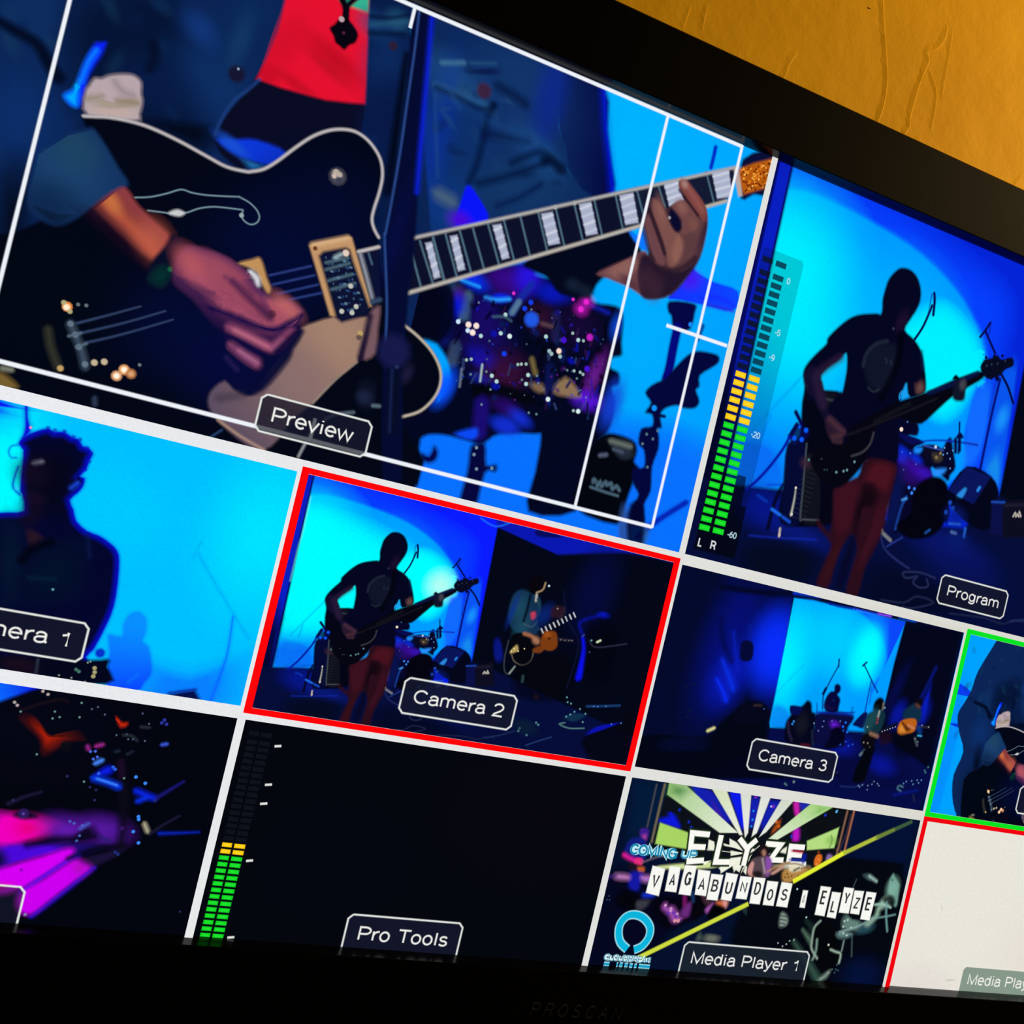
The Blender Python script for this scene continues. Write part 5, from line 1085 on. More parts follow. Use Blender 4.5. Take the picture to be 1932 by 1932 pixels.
# ---------------------------------------------------------------- drum close-up with magenta light
def drum_close(tile):
    ST.d, ST.w = 0.58, 0.75
    Q(0, 810, 480, 1080, '#03050f')
    B([287.7, 851.3], 120, 80, 0, '#060716', 0.9)
    P([234.5, 816.7, 279.8, 816.1, 273.0, 820.0, 246.3, 836.1, 239.5, 839.3], '#0a6cff', 1, 4, g=([243.5, 823.5, 269.6, 827.6], '#0a20e8'))
    part('guitar', tile)
    P([271.0, 851.1, 277.8, 847.2, 286.1, 850.2, 293.2, 858.9, 303.2, 863.1, 312.7, 858.9, 318.4, 855.2, 326.6, 862.5, 319.3, 865.0, 311.1, 869.0, 303.8, 877.1, 295.7, 881.1, 290.1, 867.8, 279.3, 859.6], '#5a140a', 0.95, 14)
    P([280.6, 853.8, 286.7, 852.9, 293.9, 861.6, 303.9, 865.8, 312.4, 863.2, 307.3, 869.6, 298.2, 875.1, 291.0, 866.3], '#a81e0c', 0.9, 14)
    D([315.5, 871.2], 10, '#0a0c14', 0.95)
    P([356.4, 835.2, 359.8, 838.3, 364.2, 839.8, 368.1, 839.2, 367.6, 842.9, 361.9, 844.4], '#c8280c', 0.95, 4)
    part('drum_shell', tile)
    P([263.4, 946.7, 282.9, 943.7, 306.1, 944.5, 325.2, 948.6, 343.9, 950.0, 374.8, 945.1, 388.7, 946.4, 393.0, 964.7, 366.2, 966.2, 326.5, 966.2, 303.1, 977.1, 271.5, 983.3], '#1a0a40', 1, 8)
    P([263.5, 947.4, 282.9, 943.7, 306.2, 945.1, 322.6, 948.9, 328.8, 953.1, 317.0, 964.4, 302.2, 973.0, 271.2, 981.9], '#f000c0', 1, 14)
    P([283.6, 947.1, 306.4, 945.8, 320.4, 950.6, 316.7, 963.0, 296.9, 972.2, 282.3, 964.0], '#e80070', 0.8, 40)
    P([321.8, 951.1, 343.9, 950.0, 347.1, 958.2, 329.7, 963.0], '#7c18b8', 0.9, 14)
    B([334.5, 955.3, 370.9, 951.3], 40, 22, 8, '#5a1aa8', 0.8)
    P([270.6, 979.2, 309.4, 970.8, 340.3, 968.9, 344.4, 975.6, 320.4, 985.2, 289.9, 998.1, 276.3, 1005.0], '#4a08d8', 1, 14)
    P([333.5, 968.2, 374.4, 966.7, 356.0, 980.1, 340.8, 983.1], '#1c0c70', 0.9, 16)
    P([269.1, 983.5, 282.9, 983.5, 289.6, 996.7, 273.3, 1002.5], '#0a0c28', 1, 12)
    P([276.6, 1006.4, 292.1, 996.5, 317.7, 984.8, 341.4, 973.8, 347.6, 978.1, 341.8, 987.3, 322.5, 1006.2, 302.9, 1022.1, 281.2, 1026.8], '#d400f4', 1, 7)
    P([278.8, 1015.9, 298.6, 1014.1, 283.7, 1026.6], '#e01890', 0.8, 30)
    L([350.8, 980.7, 333.4, 996.7, 320.6, 1009.2, 307.0, 1023.1], 7, '#3c10f0', 0.9, 6)
    P([304.8, 1024.7, 323.2, 1009.0, 346.9, 986.8, 357.3, 985.7, 368.0, 991.8, 352.3, 1010.5, 333.6, 1032.1, 322.1, 1044.4, 308.5, 1041.3], '#cc00f0', 1, 7)
    P([344.7, 988.4, 357.1, 985.0, 367.9, 991.1, 356.2, 1004.4], '#b010b8', 0.8, 20)
    P([355.7, 984.5, 381.3, 973.2, 396.0, 965.9, 390.2, 976.6, 371.7, 990.0, 368.0, 991.8], '#1c1238', 0.95, 10)
    L([369.4, 992.0, 352.6, 1011.9, 333.9, 1033.5, 322.4, 1045.8], 5, '#2a10d8', 0.8, 6)
    L([302.5, 974.4, 326.7, 966.9, 347.0, 963.9, 364.6, 959.2], 9, '#060414', 0.9, 8)
    L([343.7, 984.2, 367.5, 971.8, 393.3, 966.2], 6, '#070816', 0.9, 6)
    part('tuning_lug', tile)
    P([283.6, 947.1, 286.3, 941.9, 292.2, 939.8, 301.7, 942.2, 305.1, 946.0, 294.3, 949.3], '#12092c', 1, 5)
    D([291.8, 944.0], 9, '#2c1c5c')
    D([291.8, 944.0], 4, '#5c40a0')
    P([346.4, 955.4, 351.6, 949.1, 362.4, 949.3, 363.3, 959.3, 347.7, 966.7, 341.9, 964.5], '#080818', 0.95, 8)
    D([348.8, 960.2, 347.2, 965.6, 349.0, 949.4, 340.8, 948.2, 336.5, 946.6], 4, '#4868c0', 0.8)
    L([348.4, 952.4, 353.9, 947.4], 5, '#4a5cd0', 0.8, 4)
    D([302.5, 1000.4], 5, '#8c08b8', 0.9)
    part('drum_hardware', tile)
    L([370.9, 880.6, 375.4, 894.5], 8, '#1c0c28', 0.9, 6)
    L([378.7, 902.7, 387.8, 942.1, 390.0, 963.6], 12, '#0c0a18', 0.9, 8)
    P([354.2, 890.1, 361.2, 885.6, 365.3, 891.5, 358.2, 896.0, 349.3, 897.9], '#0a1ce0', 1, 6)
    L([349.8, 900.0, 362.3, 902.0, 373.9, 905.5], 9, '#0a38e8', 1, 6)
    L([352.5, 900.3, 372.3, 904.3], 3, '#3c8cff', 0.9, 3)
    part('cymbal_arm', tile)
    L([393.6, 908.1, 402.4, 910.6, 411.4, 913.1], 8, '#0a24e0', 1, 6)
    L([397.2, 917.8, 403.3, 914.1], 7, '#0a30e8', 0.9, 5)
    L([414.1, 912.8, 424.5, 903.4, 437.4, 892.2], (5, 2), '#1c1a78', 0.9, 4)
    L([416.0, 951.3, 428.5, 938.9, 441.6, 928.6], (3, 2), '#1c1a38', 0.9, 3)
    L([426.0, 949.2, 444.4, 946.7, 465.1, 943.4], (5, 2), '#0a24b8', 0.9, 4)
    part('drum_hardware', tile)
    L([276.0, 935.4, 289.3, 926.8, 303.2, 920.2], (4, 2), '#1c1838', 0.9, 4)
    L([266.5, 842.0, 283.4, 832.4, 299.9, 825.5, 306.7, 826.6], 2.4, '#1c1018', 0.7, 4)
    D([339.7, 873.5, 344.2, 872.6, 347.4, 878.1, 344.0, 880.7], 4, '#4a70f0', 0.9)
    L([336.0, 869.0, 337.2, 871.0], 5, '#a02890', 0.8, 4)
    L([344.3, 867.1, 349.1, 865.0], 5, '#a82c98', 0.8, 4)
    L([347.6, 884.5, 352.1, 881.1], 6, '#4a8cff', 0.9, 4)
    D([364.8, 886.5, 367.2, 888.3, 352.5, 894.6], 5, '#2a60e8', 0.9)
    D([389.1, 893.5, 399.7, 898.8, 401.0, 934.1, 401.9, 936.9, 399.5, 950.2, 407.3, 961.3], 5, '#3c8cff', 0.95)
    L([408.8, 941.2, 413.2, 948.0], 6, '#b0a890', 0.9, 4)
    D([259.2, 834.8, 262.3, 837.4, 287.5, 822.2, 282.2, 819.9], 4.5, '#b8a8a8', 0.9)
    D([266.7, 843.1, 297.0, 845.4, 297.6, 838.3, 303.2, 843.1, 321.6, 840.5, 320.3, 825.8, 290.7, 883.2, 377.9, 896.3, 340.5, 904.8], 3.2, '#6c9c90', 0.85)
    D([380.5, 827.5, 389.3, 837.1, 389.3, 855.2, 377.3, 855.2, 372.7, 855.8, 370.2, 851.1, 331.2, 830.5, 336.5, 827.5, 344.7, 834.1, 360.5, 853.3], 3, '#5c6c8c', 0.7)
    D([401.4, 834.2, 403.4, 830.9, 406.4, 834.9], 5, '#3038a8', 0.9)
    L([407.3, 856.7, 411.2, 855.4], 5, '#3c58d8', 0.9, 3)
    L([367.1, 852.3, 375.2, 851.9, 381.6, 856.0], 3, '#283038', 0.7, 3)
    L([382.3, 841.4, 390.5, 840.9], 3, '#2c3040', 0.7, 3)
    L([363.1, 870.2, 366.8, 868.9], 3, '#20283c', 0.7, 3)
    L([375.5, 871.3, 379.5, 867.9], 3, '#20283c', 0.7, 3)
    D([323.6, 901.3, 347.3, 909.6, 353.8, 911.7, 354.8, 922.3, 413.4, 915.8, 279.5, 931.5], 4, '#2c2c60', 0.8)
    D([386.8, 973.4, 389.9, 975.2], 5, '#1c3480', 0.8)
    L([367.2, 958.9, 378.7, 961.9], 4, '#281c70', 0.8, 4)
    D([310.1, 1048.4, 316.0, 1044.9], 4.5, '#7c84b0', 0.9)
    D([387.7, 947.9], 6, '#38186c', 0.8)
    D([465.5, 1029.7], 3, '#38386c', 0.8)

# ---------------------------------------------------------------- camera 3: wide view of the whole stage
def wide_stage(tile):
    ST.d, ST.w = 0.58, 0.75
    Q(960, 540, 1440, 810, '#040a2c')
    B([1063.0, 626.3], 60, 150, 10, '#061080', 0.8)
    B([1072.3, 674.9], 40, 60, 20, '#0a1cd0', 0.6)
    P([1033.0, 564.0, 1087.5, 560.4, 1143.1, 554.8, 1140.7, 546.1, 1061.4, 544.0], '#060c40', 0.9, 8)
    B([1139.2, 627.1], 66, 80, 0, '#0628f8', 0.95, clip=[(960, 560), *pairs([1140.7, 546.1, 1153.1, 727.5]), (960, 800)])
    B([1127.7, 625.5], 46, 70, 0, '#0a30ff', 0.8, clip=[(960, 560), *pairs([1140.7, 546.1, 1153.1, 727.5]), (960, 800)])
    L([1058.0, 654.1, 1070.8, 669.8, 1081.3, 684.3], (5, 14), '#0a34f4', 0.7, 12)
    L([1056.6, 679.4, 1068.4, 691.7, 1075.1, 700.5], (5, 12), '#0a2cf8', 0.9, 10)
    L([1064.7, 617.0, 1074.9, 642.1, 1083.7, 662.2], 7, '#0a20c0', 0.6, 10)
    L([1070.1, 651.9, 1050.9, 628.5, 1041.8, 603.3], 8, '#030a3c', 0.7, 10)
    L([1086.7, 603.9, 1090.2, 617.7], 5, '#0a1c8c', 0.8, 5)
    P([1079.2, 626.9, 1088.5, 621.7, 1097.5, 625.5, 1100.4, 644.9, 1083.9, 647.8], '#050a34', 1, 3)
    L([1030.6, 562.7, 1087.0, 558.6, 1139.5, 550.0], 8, '#03071c', 0.9, 6)
    D([1052.8, 546.1], 3, '#2ca0ff', 0.9)
    L([1142.5, 548.5, 1161.0, 546.7, 1183.3, 545.1], 6, '#0a3ce0', 0.8, 5)
    part('lit_wall', tile)
    wall = [1143.1, 554.8, 1173.7, 551.6, 1201.3, 551.8, 1242.8, 550.3] + [1297.2, 551.3, 1333.4, 551.2, 1331.2, 608.5, 1329.5, 685.8, 1319.2, 708.4, 1289.8, 714.7] + [1153.1, 727.5, 1150.1, 720.7]
    P(wall, '#009cff', 1, 2.5, 0)
    WC = pairs([1143.1, 554.8] + [1333.4, 551.2, 1289.8, 714.7] + [1152.1, 727.7])
    B([1153.2, 637.5], 60, 110, 0, '#00f4ff', 0.95, clip=WC)
    B([1221.4, 597.6], 90, 80, 0, '#00d4ff', 0.85, clip=WC)
    P([1194.3, 546.6, 1242.5, 552.2, 1268.6, 560.5, 1292.1, 575.2, 1307.8, 591.4, 1313.8, 607.7, 1312.8, 628.9, 1301.5, 648.0, 1325.9, 690.2, 1396.3, 659.9, 1357.5, 530.1], '#0a50ff', 0.9, 7, 2, clip=WC)
    B([1280.1, 607.8], 40, 62, 0, '#00ffff', 1, clip=WC)
    B([1277.0, 621.7], 34, 40, 0, '#00f4ff', 0.8, clip=WC)
    B([1284.3, 597.6], 26, 40, 0, '#00ffff', 0.9, clip=WC)
    B([1231.7, 676.4], 70, 40, 0, '#00a8ff', 0.8, clip=WC)
    P([1303.6, 548.1, 1338.3, 549.3, 1339.2, 668.9, 1327.7, 712.9, 1313.6, 672.9, 1316.1, 607.2], '#0a34f4', 0.6, 6, 2, clip=WC)
    P([1148.4, 698.9, 1160.1, 693.4, 1178.1, 701.6, 1186.3, 722.6, 1152.1, 727.7], '#0a78f0', 0.7, 8, clip=WC)
    L([1145.4, 688.4, 1166.1, 659.3, 1182.6, 638.0], 2.5, '#00a4f0', 0.5, 3, clip=WC)
    P([1198.8, 681.6, 1206.1, 667.4, 1212.5, 661.7, 1220.3, 668.8, 1221.2, 679.9], '#00a0f4', 0.7, 5)
    L([1200.2, 551.0, 1219.0, 552.0, 1242.0, 550.4], 4, '#0618a0', 1, 3)
    L([1242.0, 550.4, 1277.6, 550.2, 1306.1, 548.6], 3, '#2a50ff', 0.9, 3)
    L([1284.4, 548.9, 1306.1, 548.6], 3.5, '#9c3cf0', 0.8, 3)
    L([1320.8, 548.7, 1338.0, 548.4, 1350.3, 548.0], 3, '#0a50d8', 0.8, 3)
    D([1202.8, 552.0, 1244.3, 550.4, 1325.6, 548.2], 3, '#040a3c', 0.95)
    part('stage_curtain', tile)
    P([1333.5, 551.5, 1434.1, 547.1, 1430.6, 800.4, 1318.6, 813.8, 1319.2, 708.4, 1332.2, 670.0, 1329.9, 612.6], '#04071c', 1, 4, 0)
    L([1404.8, 603.6, 1393.1, 640.8, 1382.2, 671.8], 5, '#0a1880', 0.8, 6)
    P([1394.6, 654.3, 1403.7, 625.4, 1406.3, 668.1, 1402.8, 690.2], '#0a20c8', 0.7, 12)
    B([1356.6, 677.8, 1399.1, 669.2], 18, 30, 15, '#0a1cc0', 0.6)
    B([1344.4, 644.9], 14, 60, 15, '#060c50', 0.7)
    part('stage_floor', tile)
    P([1153.1, 727.5, 1177.7, 723.9] + [1198.6, 720.7, 1319.2, 708.4, 1391.7, 729.0, 1449.0, 750.7, 1431.7, 804.2, 1033.0, 823.4] + [1153.3, 747.7], '#060c44', 1, 5, 0)
    P([1265.4, 744.7, 1345.8, 741.2, 1397.3, 747.7, 1381.6, 779.0, 1278.0, 788.4], '#060a3c', 0.8, 14)
    B([1271.3, 732.6, 1348.5, 750.4], 40, 20, 10, '#0a18b0', 0.6)
    P([958.0, 767.1, 1055.8, 752.8, 1075.4, 732.0, 1098.2, 706.8, 1114.9, 696.9, 1137.8, 700.6, 1152.9, 738.6, 1157.3, 761.8, 1284.3, 774.4, 971.1, 815.7], '#030613', 0.95, 10)
    P([1099.2, 710.3, 1115.2, 697.8, 1139.9, 700.2, 1143.8, 721.6, 1095.8, 728.9], '#05071a', 1, 5)
    L([1120.8, 702.3, 1131.3, 700.7], 3, '#3c2c30', 0.7, 3)
    D([1136.7, 704.4], 3, '#3c6cd8', 0.8)
    D([1025.3, 732.4, 1027.0, 723.3, 1013.1, 695.4, 1024.0, 690.1], 5, '#0a1c30', 0.7)
    L([1060.0, 745.0, 1068.1, 740.2], 6, '#d8d490', 0.95, 3)
    P([997.4, 764.8, 1055.8, 752.8, 1060.6, 769.9, 1001.1, 778.3], '#050b30', 0.8, 14)
    L([1287.4, 788.2, 1310.6, 786.2, 1325.7, 780.4], 2.5, '#1c2c6c', 0.8, 3)
    part('drum_kit', tile)
    P([1219.7, 698.8, 1247.2, 689.9, 1280.4, 690.5, 1282.7, 698.6, 1278.0, 706.9, 1277.7, 722.2, 1276.9, 735.5, 1233.2, 738.0, 1222.1, 715.3], '#0a0c3c', 1, 4)
    L([1221.1, 695.8, 1250.3, 692.3, 1280.4, 690.5], 4, '#0a2cb0', 0.9, 4)
    D([1235.4, 713.3, 1230.3, 719.7, 1248.9, 703.8, 1235.5, 705.8, 1262.4, 701.7], 3.5, '#6a7cc0', 0.8)
    D([1269.0, 708.3, 1271.9, 702.2, 1277.9, 714.5, 1270.6, 713.7], 5, '#1c6cf8', 0.9)
    B([1255.0, 708.5], 14, 9, 20, '#5a18c0', 0.9)
    D([1252.5, 707.9], 4, '#7c2ce8', 0.9)
    P([1251.2, 727.9, 1252.0, 714.6, 1262.2, 709.3, 1272.2, 715.4, 1274.8, 728.3, 1259.3, 739.9, 1245.4, 740.0], '#04051c', 1, 4)
    L([1263.7, 690.2, 1281.6, 686.5], 4, '#0a20a0', 0.9, 3)
    L([1217.8, 684.2, 1221.9, 698.5], 2.5, '#0a2890', 0.8, 3)
    L([1277.5, 680.5, 1277.8, 689.9], 2.5, '#0a2890', 0.8, 3)
    D([1279.3, 727.6, 1285.4, 732.4, 1291.7, 729.6, 1271.3, 732.6], 4, '#1c58e0', 0.8)
    part('drummer', tile)
    P([1239.9, 656.3, 1244.8, 653.2, 1250.0, 656.5, 1250.7, 663.0, 1247.7, 667.2, 1254.0, 672.8, 1254.4, 682.2, 1253.4, 690.8, 1236.4, 692.5, 1229.4, 684.2, 1230.7, 672.8, 1235.5, 665.4, 1240.8, 663.6], '#06083a', 1, 3)
    L([1232.1, 685.7, 1244.2, 687.5], 5, '#1c0c48', 0.8, 4)
    D([1243.3, 676.4], 4, '#0a2c6c', 0.8)
    part('mic_stand', tile)
    L([1237.1, 621.0, 1238.9, 630.5], 3.5, '#04106c', 1, 2)
    L([1238.2, 630.2, 1232.3, 646.3, 1227.6, 662.0, 1225.2, 673.7, 1228.7, 690.0], 2.8, '#04106c', 1, 2)
    L([1226.5, 662.2, 1224.1, 670.1], 5, '#04083c', 1, 2.5)
    part('mic_stand', tile)
    L([1278.4, 622.4, 1283.2, 616.8], 4, '#04107c', 1, 2)
    L([1280.4, 621.1, 1299.1, 639.8, 1313.3, 653.8], 3, '#04107c', 1, 2)
    L([1298.2, 640.9, 1299.6, 682.7], 3, '#0618a0', 1, 2)
    L([1300.5, 640.6, 1304.4, 670.5], 2.2, '#0828d0', 0.8, 2)
    P([1283.8, 702.3, 1297.6, 684.0, 1305.3, 685.7, 1303.7, 705.0, 1291.7, 704.9], '#06104c', 1, 3)
    part('bassist', tile)
    P([1196.5, 689.4, 1201.4, 682.7, 1209.0, 685.6, 1213.2, 696.1, 1219.7, 698.8, 1223.7, 720.7, 1227.1, 740.7, 1184.6, 743.1, 1175.4, 718.6, 1180.5, 704.9, 1178.6, 694.1, 1190.7, 693.1], '#04061c', 1, 4)
    P([1175.8, 696.4, 1178.3, 693.2, 1195.3, 693.3, 1193.5, 702.9, 1180.5, 704.9], '#050c50', 1, 3)
    B([1201.4, 714.7], 16, 24, 0, '#141824', 0.9)
    D([1187.5, 713.5, 1186.2, 717.0], 5, '#2a80d8', 0.9)
    L([1179.2, 716.2, 1183.8, 728.4, 1191.2, 738.5], 4, '#241c3c', 0.9, 4)
    D([1220.4, 710.9], 4, '#6c84b0', 0.8)
    L([1220.4, 721.2, 1226.6, 738.9], 4, '#1c2444', 0.8, 4)
    L([1209.0, 741.5, 1220.4, 741.3], 5, '#4a1020', 0.9, 4)
    part('guitarist', tile)
    P([1312.3, 676.9, 1312.0, 667.4, 1318.3, 660.2, 1326.0, 661.3, 1329.8, 670.3, 1327.3, 678.4, 1319.1, 683.5], '#05060c', 1, 4)
    P([1305.1, 693.3, 1305.3, 685.7, 1317.5, 678.0, 1329.1, 676.2, 1335.3, 684.9, 1333.8, 700.5, 1331.3, 708.6, 1320.2, 712.1, 1311.0, 713.5, 1304.8, 704.8], '#10303c', 1, 4)
    L([1327.6, 666.8, 1328.6, 674.4], 4, '#7a6c60', 0.9, 3)
    D([1331.6, 672.4], 3.5, '#8cb8c0', 0.9)
    L([1323.8, 679.0, 1323.4, 685.7], 5, '#a8b0a8', 0.9, 3)
    D([1324.2, 694.3, 1323.8, 689.5], 6, '#98303c', 0.9)
    B([1310.7, 700.1, 1315.6, 687.9], 12, 20, 10, '#1c4850', 0.8)
    D([1309.5, 702.6], 4, '#9ca8a0', 0.8)
    P([1304.6, 716.3, 1319.2, 708.4, 1328.8, 716.6, 1326.9, 726.5, 1316.9, 733.7, 1306.7, 727.5], '#0a0810', 1, 4)
    D([1309.3, 724.2, 1316.5, 724.2, 1321.6, 729.2, 1324.9, 711.4, 1317.4, 710.6], 4, '#8c8878', 0.8)
    L([1317.4, 710.6, 1330.1, 712.6], 7, '#8a6450', 0.9, 4)
    L([1333.1, 706.4, 1358.1, 691.1], 6, '#0c1024', 1, 3)
    for k in range(6): D([q + (k * 4.1 if n % 2 == 0 else k * -1.9) for n, q in enumerate([1336.4, 704.9])], 2.6, '#c0c8d0', 0.9)
    L([1308.4, 741.6, 1313.7, 735.1], 5, '#6c8890', 0.8, 3)
    P([1312.3, 734.3, 1329.2, 726.2, 1329.4, 743.4, 1326.6, 766.9, 1324.6, 776.7, 1306.1, 779.1, 1306.6, 756.1, 1312.1, 742.0], '#04060f', 1, 4)
    P([1334.2, 710.1, 1349.5, 704.0, 1355.2, 714.7, 1340.3, 722.7], '#1c0c1c', 0.8, 6)
    part('acoustic_player', tile)
    P([1365.0, 672.6, 1374.7, 663.3, 1383.1, 658.1, 1391.4, 660.6, 1397.2, 671.5, 1395.7, 683.5, 1377.8, 682.3, 1367.7, 681.9], '#0e2c44', 1, 5)
    P([1380.7, 658.4, 1385.7, 649.8, 1393.5, 650.6, 1394.5, 658.2, 1388.4, 663.1], '#0a0a14', 1, 3)
    L([1384.9, 659.7, 1390.5, 661.8], 6, '#5c3830', 0.9, 4)
    P([1361.5, 694.4, 1364.1, 686.3, 1374.9, 680.8, 1389.5, 679.5, 1393.8, 689.6, 1390.0, 698.0, 1376.4, 702.9, 1364.3, 703.7], '#b86018', 1, 3)
    P([1362.5, 696.2, 1369.9, 689.3, 1378.0, 699.8, 1369.2, 703.8], '#e08c38', 0.9, 6)
    P([1366.7, 686.9, 1375.2, 690.4, 1384.1, 695.0, 1377.5, 697.9, 1371.0, 693.0], '#3c1808', 0.9, 4)
    L([1378.8, 689.9, 1388.3, 692.4], 5, '#c88060', 0.9, 4)
    L([1393.8, 689.6, 1415.8, 686.9], 3, '#2c2838', 0.9, 3)
    D([1415.3, 687.0, 1402.9, 686.3], 3, '#b0b0a0', 0.9)
    L([1398.0, 690.9, 1402.1, 696.2], 8, '#0a3c8c', 0.8, 6)
    L([1399.8, 701.4, 1406.0, 701.1], 3, '#3cb0e0', 0.9, 3)
    L([1395.4, 706.0, 1402.1, 714.8], 5, '#586070', 0.9, 3)
    D([1396.4, 706.8, 1402.3, 709.9], 3, '#8ca8a8', 0.8)
    P([1362.4, 705.9, 1393.5, 701.4, 1403.8, 727.3, 1368.9, 736.0], '#03050f', 0.7, 12)
    part('effect_pedals', tile)
    D([1317.0, 783.4, 1323.7, 781.6, 1333.2, 781.3, 1339.7, 778.6, 1348.8, 776.5, 1352.0, 778.9, 1342.1, 774.4, 1333.7, 787.0, 1319.8, 785.0], 3.6, '#6c8ca8', 0.8)
    part('effect_pedals', tile)
    D([1394.0, 770.6, 1398.0, 767.2, 1407.4, 765.0, 1411.2, 769.4, 1416.9, 762.8, 1424.2, 761.8, 1420.4, 766.2], 4, '#5c88b0', 0.8)
    L([1392.3, 781.6, 1385.2, 778.6, 1387.7, 774.4, 1394.2, 775.5], 3, '#4c7c8c', 0.8, 2.5)
    L([1381.7, 787.8, 1402.5, 782.2, 1421.1, 777.0], 5, '#0a1880', 0.8, 5)
    D([1426.3, 747.8, 1428.4, 750.4, 1431.0, 742.2], 5, '#3c7070', 0.8)
    D([1196.3, 796.1, 1199.0, 797.6], 5, '#4c7078', 0.8)
    D([1209.8, 792.0], 6, '#6c8484', 0.8)
    D([1276.4, 770.6], 4, '#2c3450', 0.8)
    L([1415.7, 784.5, 1420.4, 791.8], 3, '#20283c', 0.8, 3)

# ---------------------------------------------------------------- media player 1: the poster card
def poster(tile):
    ST.d, ST.w = 0.58, 0.75
    Q(960, 810, 1440, 1080, '#04102c')
    P([968.0, 816.0, 1023.1, 817.2, 1023.5, 890.6, 979.8, 895.3], '#041c3c', 0.8, 20, 0)
    P([964.6, 938.6, 1022.0, 933.0, 1112.2, 960.4, 1087.0, 991.2, 1039.7, 1058.5, 961.9, 1063.2], '#04061c', 0.9, 20)
    P([1310.1, 882.8, 1428.6, 880.0, 1440.1, 1054.9, 1196.2, 1047.9, 1173.3, 965.8, 1246.9, 922.2], '#04070e', 0.95, 10)
    P([1321.7, 817.3, 1431.8, 816.0, 1428.6, 880.0, 1313.8, 882.4], '#041034', 1, 6, 0)
    B([1399.1, 1043.3], 60, 40, 0, '#04123c', 0.9)
    part('sunburst_backdrop', tile)
    SB = [pairs([1021.4, 817.1])[0], pairs([1316.1, 818.0])[0], pairs([1309.3, 879.8])[0], pairs([1233.5, 934.9])[0], pairs([1019.4, 899.5])[0]]
    P([v for p in SB for v in p], '#0c1018', 1, 2, 0)
    hub = pairs([1161.2, 894.6])[0]
    hx_, hy_ = hub
    for q in ([1045.8, 810.0, 1088.4, 818.8, 1135.3, 858.0, 1093.8, 862.8], [1109.8, 816.1, 1132.3, 816.2, 1152.8, 864.8, 1144.4, 865.8], [1148.2, 817.1, 1163.5, 815.2, 1167.4, 860.2, 1153.7, 861.8], [1178.4, 817.7, 1199.6, 816.6, 1179.3, 864.8, 1170.8, 859.9]):
        P(q, '#1420b8', 0.85, 8, 0)
    P([1113.2, 815.7, 1130.6, 816.4, 1152.1, 862.0, 1145.3, 862.7], '#0a18f0', 0.9, 5, 0)
    P([1089.5, 828.8, 1100.8, 838.9, 1123.6, 859.4, 1135.1, 869.7, 1113.6, 860.5, 1095.4, 843.9], '#3c1c9c', 0.8, 8)
    D([1103.9, 850.1, 1111.2, 857.9], 5, '#c850a0', 0.7)
    D([1120.1, 865.6, 1128.9, 866.0], 5, '#4ca048', 0.7)
    D([1157.6, 837.9, 1159.1, 849.5, 1159.8, 858.2], 5, '#1c8cf0', 0.8)
    D([1155.8, 819.1, 1186.8, 828.5], 7, '#7c28c8', 0.8)
    D([1197.7, 848.0, 1202.8, 853.3], 7, '#c85a20', 0.9)
    D([1183.4, 828.9], 4, '#e0e0f0', 0.8)
    P([1216.8, 816.4, 1226.0, 816.8, 1231.8, 837.0, 1223.9, 835.0], '#d020b0', 0.9, 5)
    P([1227.1, 852.5, 1235.9, 851.5, 1240.5, 867.5, 1230.3, 870.1], '#c018c8', 0.9, 6)
    P([1226.5, 818.2, 1246.4, 817.3, 1235.1, 829.2], '#1c28b0', 0.9, 6)
    P([1196.5, 853.0, 1203.2, 844.8, 1202.6, 855.3, 1194.2, 863.6], '#c05818', 0.8, 6)
    P([1235.2, 842.6, 1246.4, 817.3, 1286.9, 815.4, 1302.7, 844.0, 1256.1, 864.3], '#0c0e10', 0.6, 6, 0)
    D([1291.6, 822.0, 1291.0, 823.3], 5, '#5cb8f0', 0.95)
    D([1274.1, 829.8, 1226.9, 864.5], 6, '#1c38c0', 0.9)
    P([1034.3, 858.3, 1030.3, 855.9, 1038.7, 856.3, 1046.1, 862.5, 1052.3, 873.2, 1022.4, 868.8, 1021.9, 863.9], '#0a18e0', 0.95, 6)
    D([1045.9, 849.8, 1063.7, 863.4, 1068.9, 869.9], 6, '#1430c0', 0.8)
    rays = ([1021.5, 817.4, 1047.1, 817.6, 1141.8, 869.0, 1113.4, 872.1, 1022.4, 832.8], [1085.9, 817.0, 1109.1, 816.5, 1149.4, 871.0, 1144.3, 871.6], [1130.6, 816.4, 1148.0, 816.4, 1157.0, 867.3, 1153.9, 874.9],
            [1163.7, 815.9, 1179.2, 817.4, 1170.7, 865.8, 1163.7, 872.4], [1197.2, 817.4, 1217.0, 817.2, 1185.1, 863.1, 1175.1, 871.6],
            [1246.3, 817.0, 1285.3, 816.4, 1205.3, 871.3, 1191.0, 871.4])
    cols_ = ('#9cc878', '#d0dcb4', '#d8dcd0', '#dce0d8', '#d0d8c8', '#a8d480')
    for q, c_ in zip(rays, cols_):
        P(q, c_, 1, 2, 0, g=([*q[:2], hx_, hy_], '#f4f6ec'))
    P([1021.5, 817.4, 1047.1, 817.6, 1058.0, 824.1, 1044.9, 837.1, 1022.4, 832.8], '#2c7c34', 0.75, 16, 0)
    P([1257.3, 816.7, 1285.3, 816.4, 1261.7, 832.0, 1247.8, 835.2], '#6cb04c', 0.6, 16, 0)
    P([1021.6, 868.9, 1068.3, 877.1, 1071.6, 898.2, 1021.8, 896.4], '#a8d464', 1, 2.5, 0)
    P([1253.4, 867.6, 1301.6, 843.3, 1301.4, 872.3, 1256.9, 880.0], '#b4dc80', 1, 2.5, 0)
    B([1293.1, 863.3], 14, 10, 0, '#70b038', 0.6)
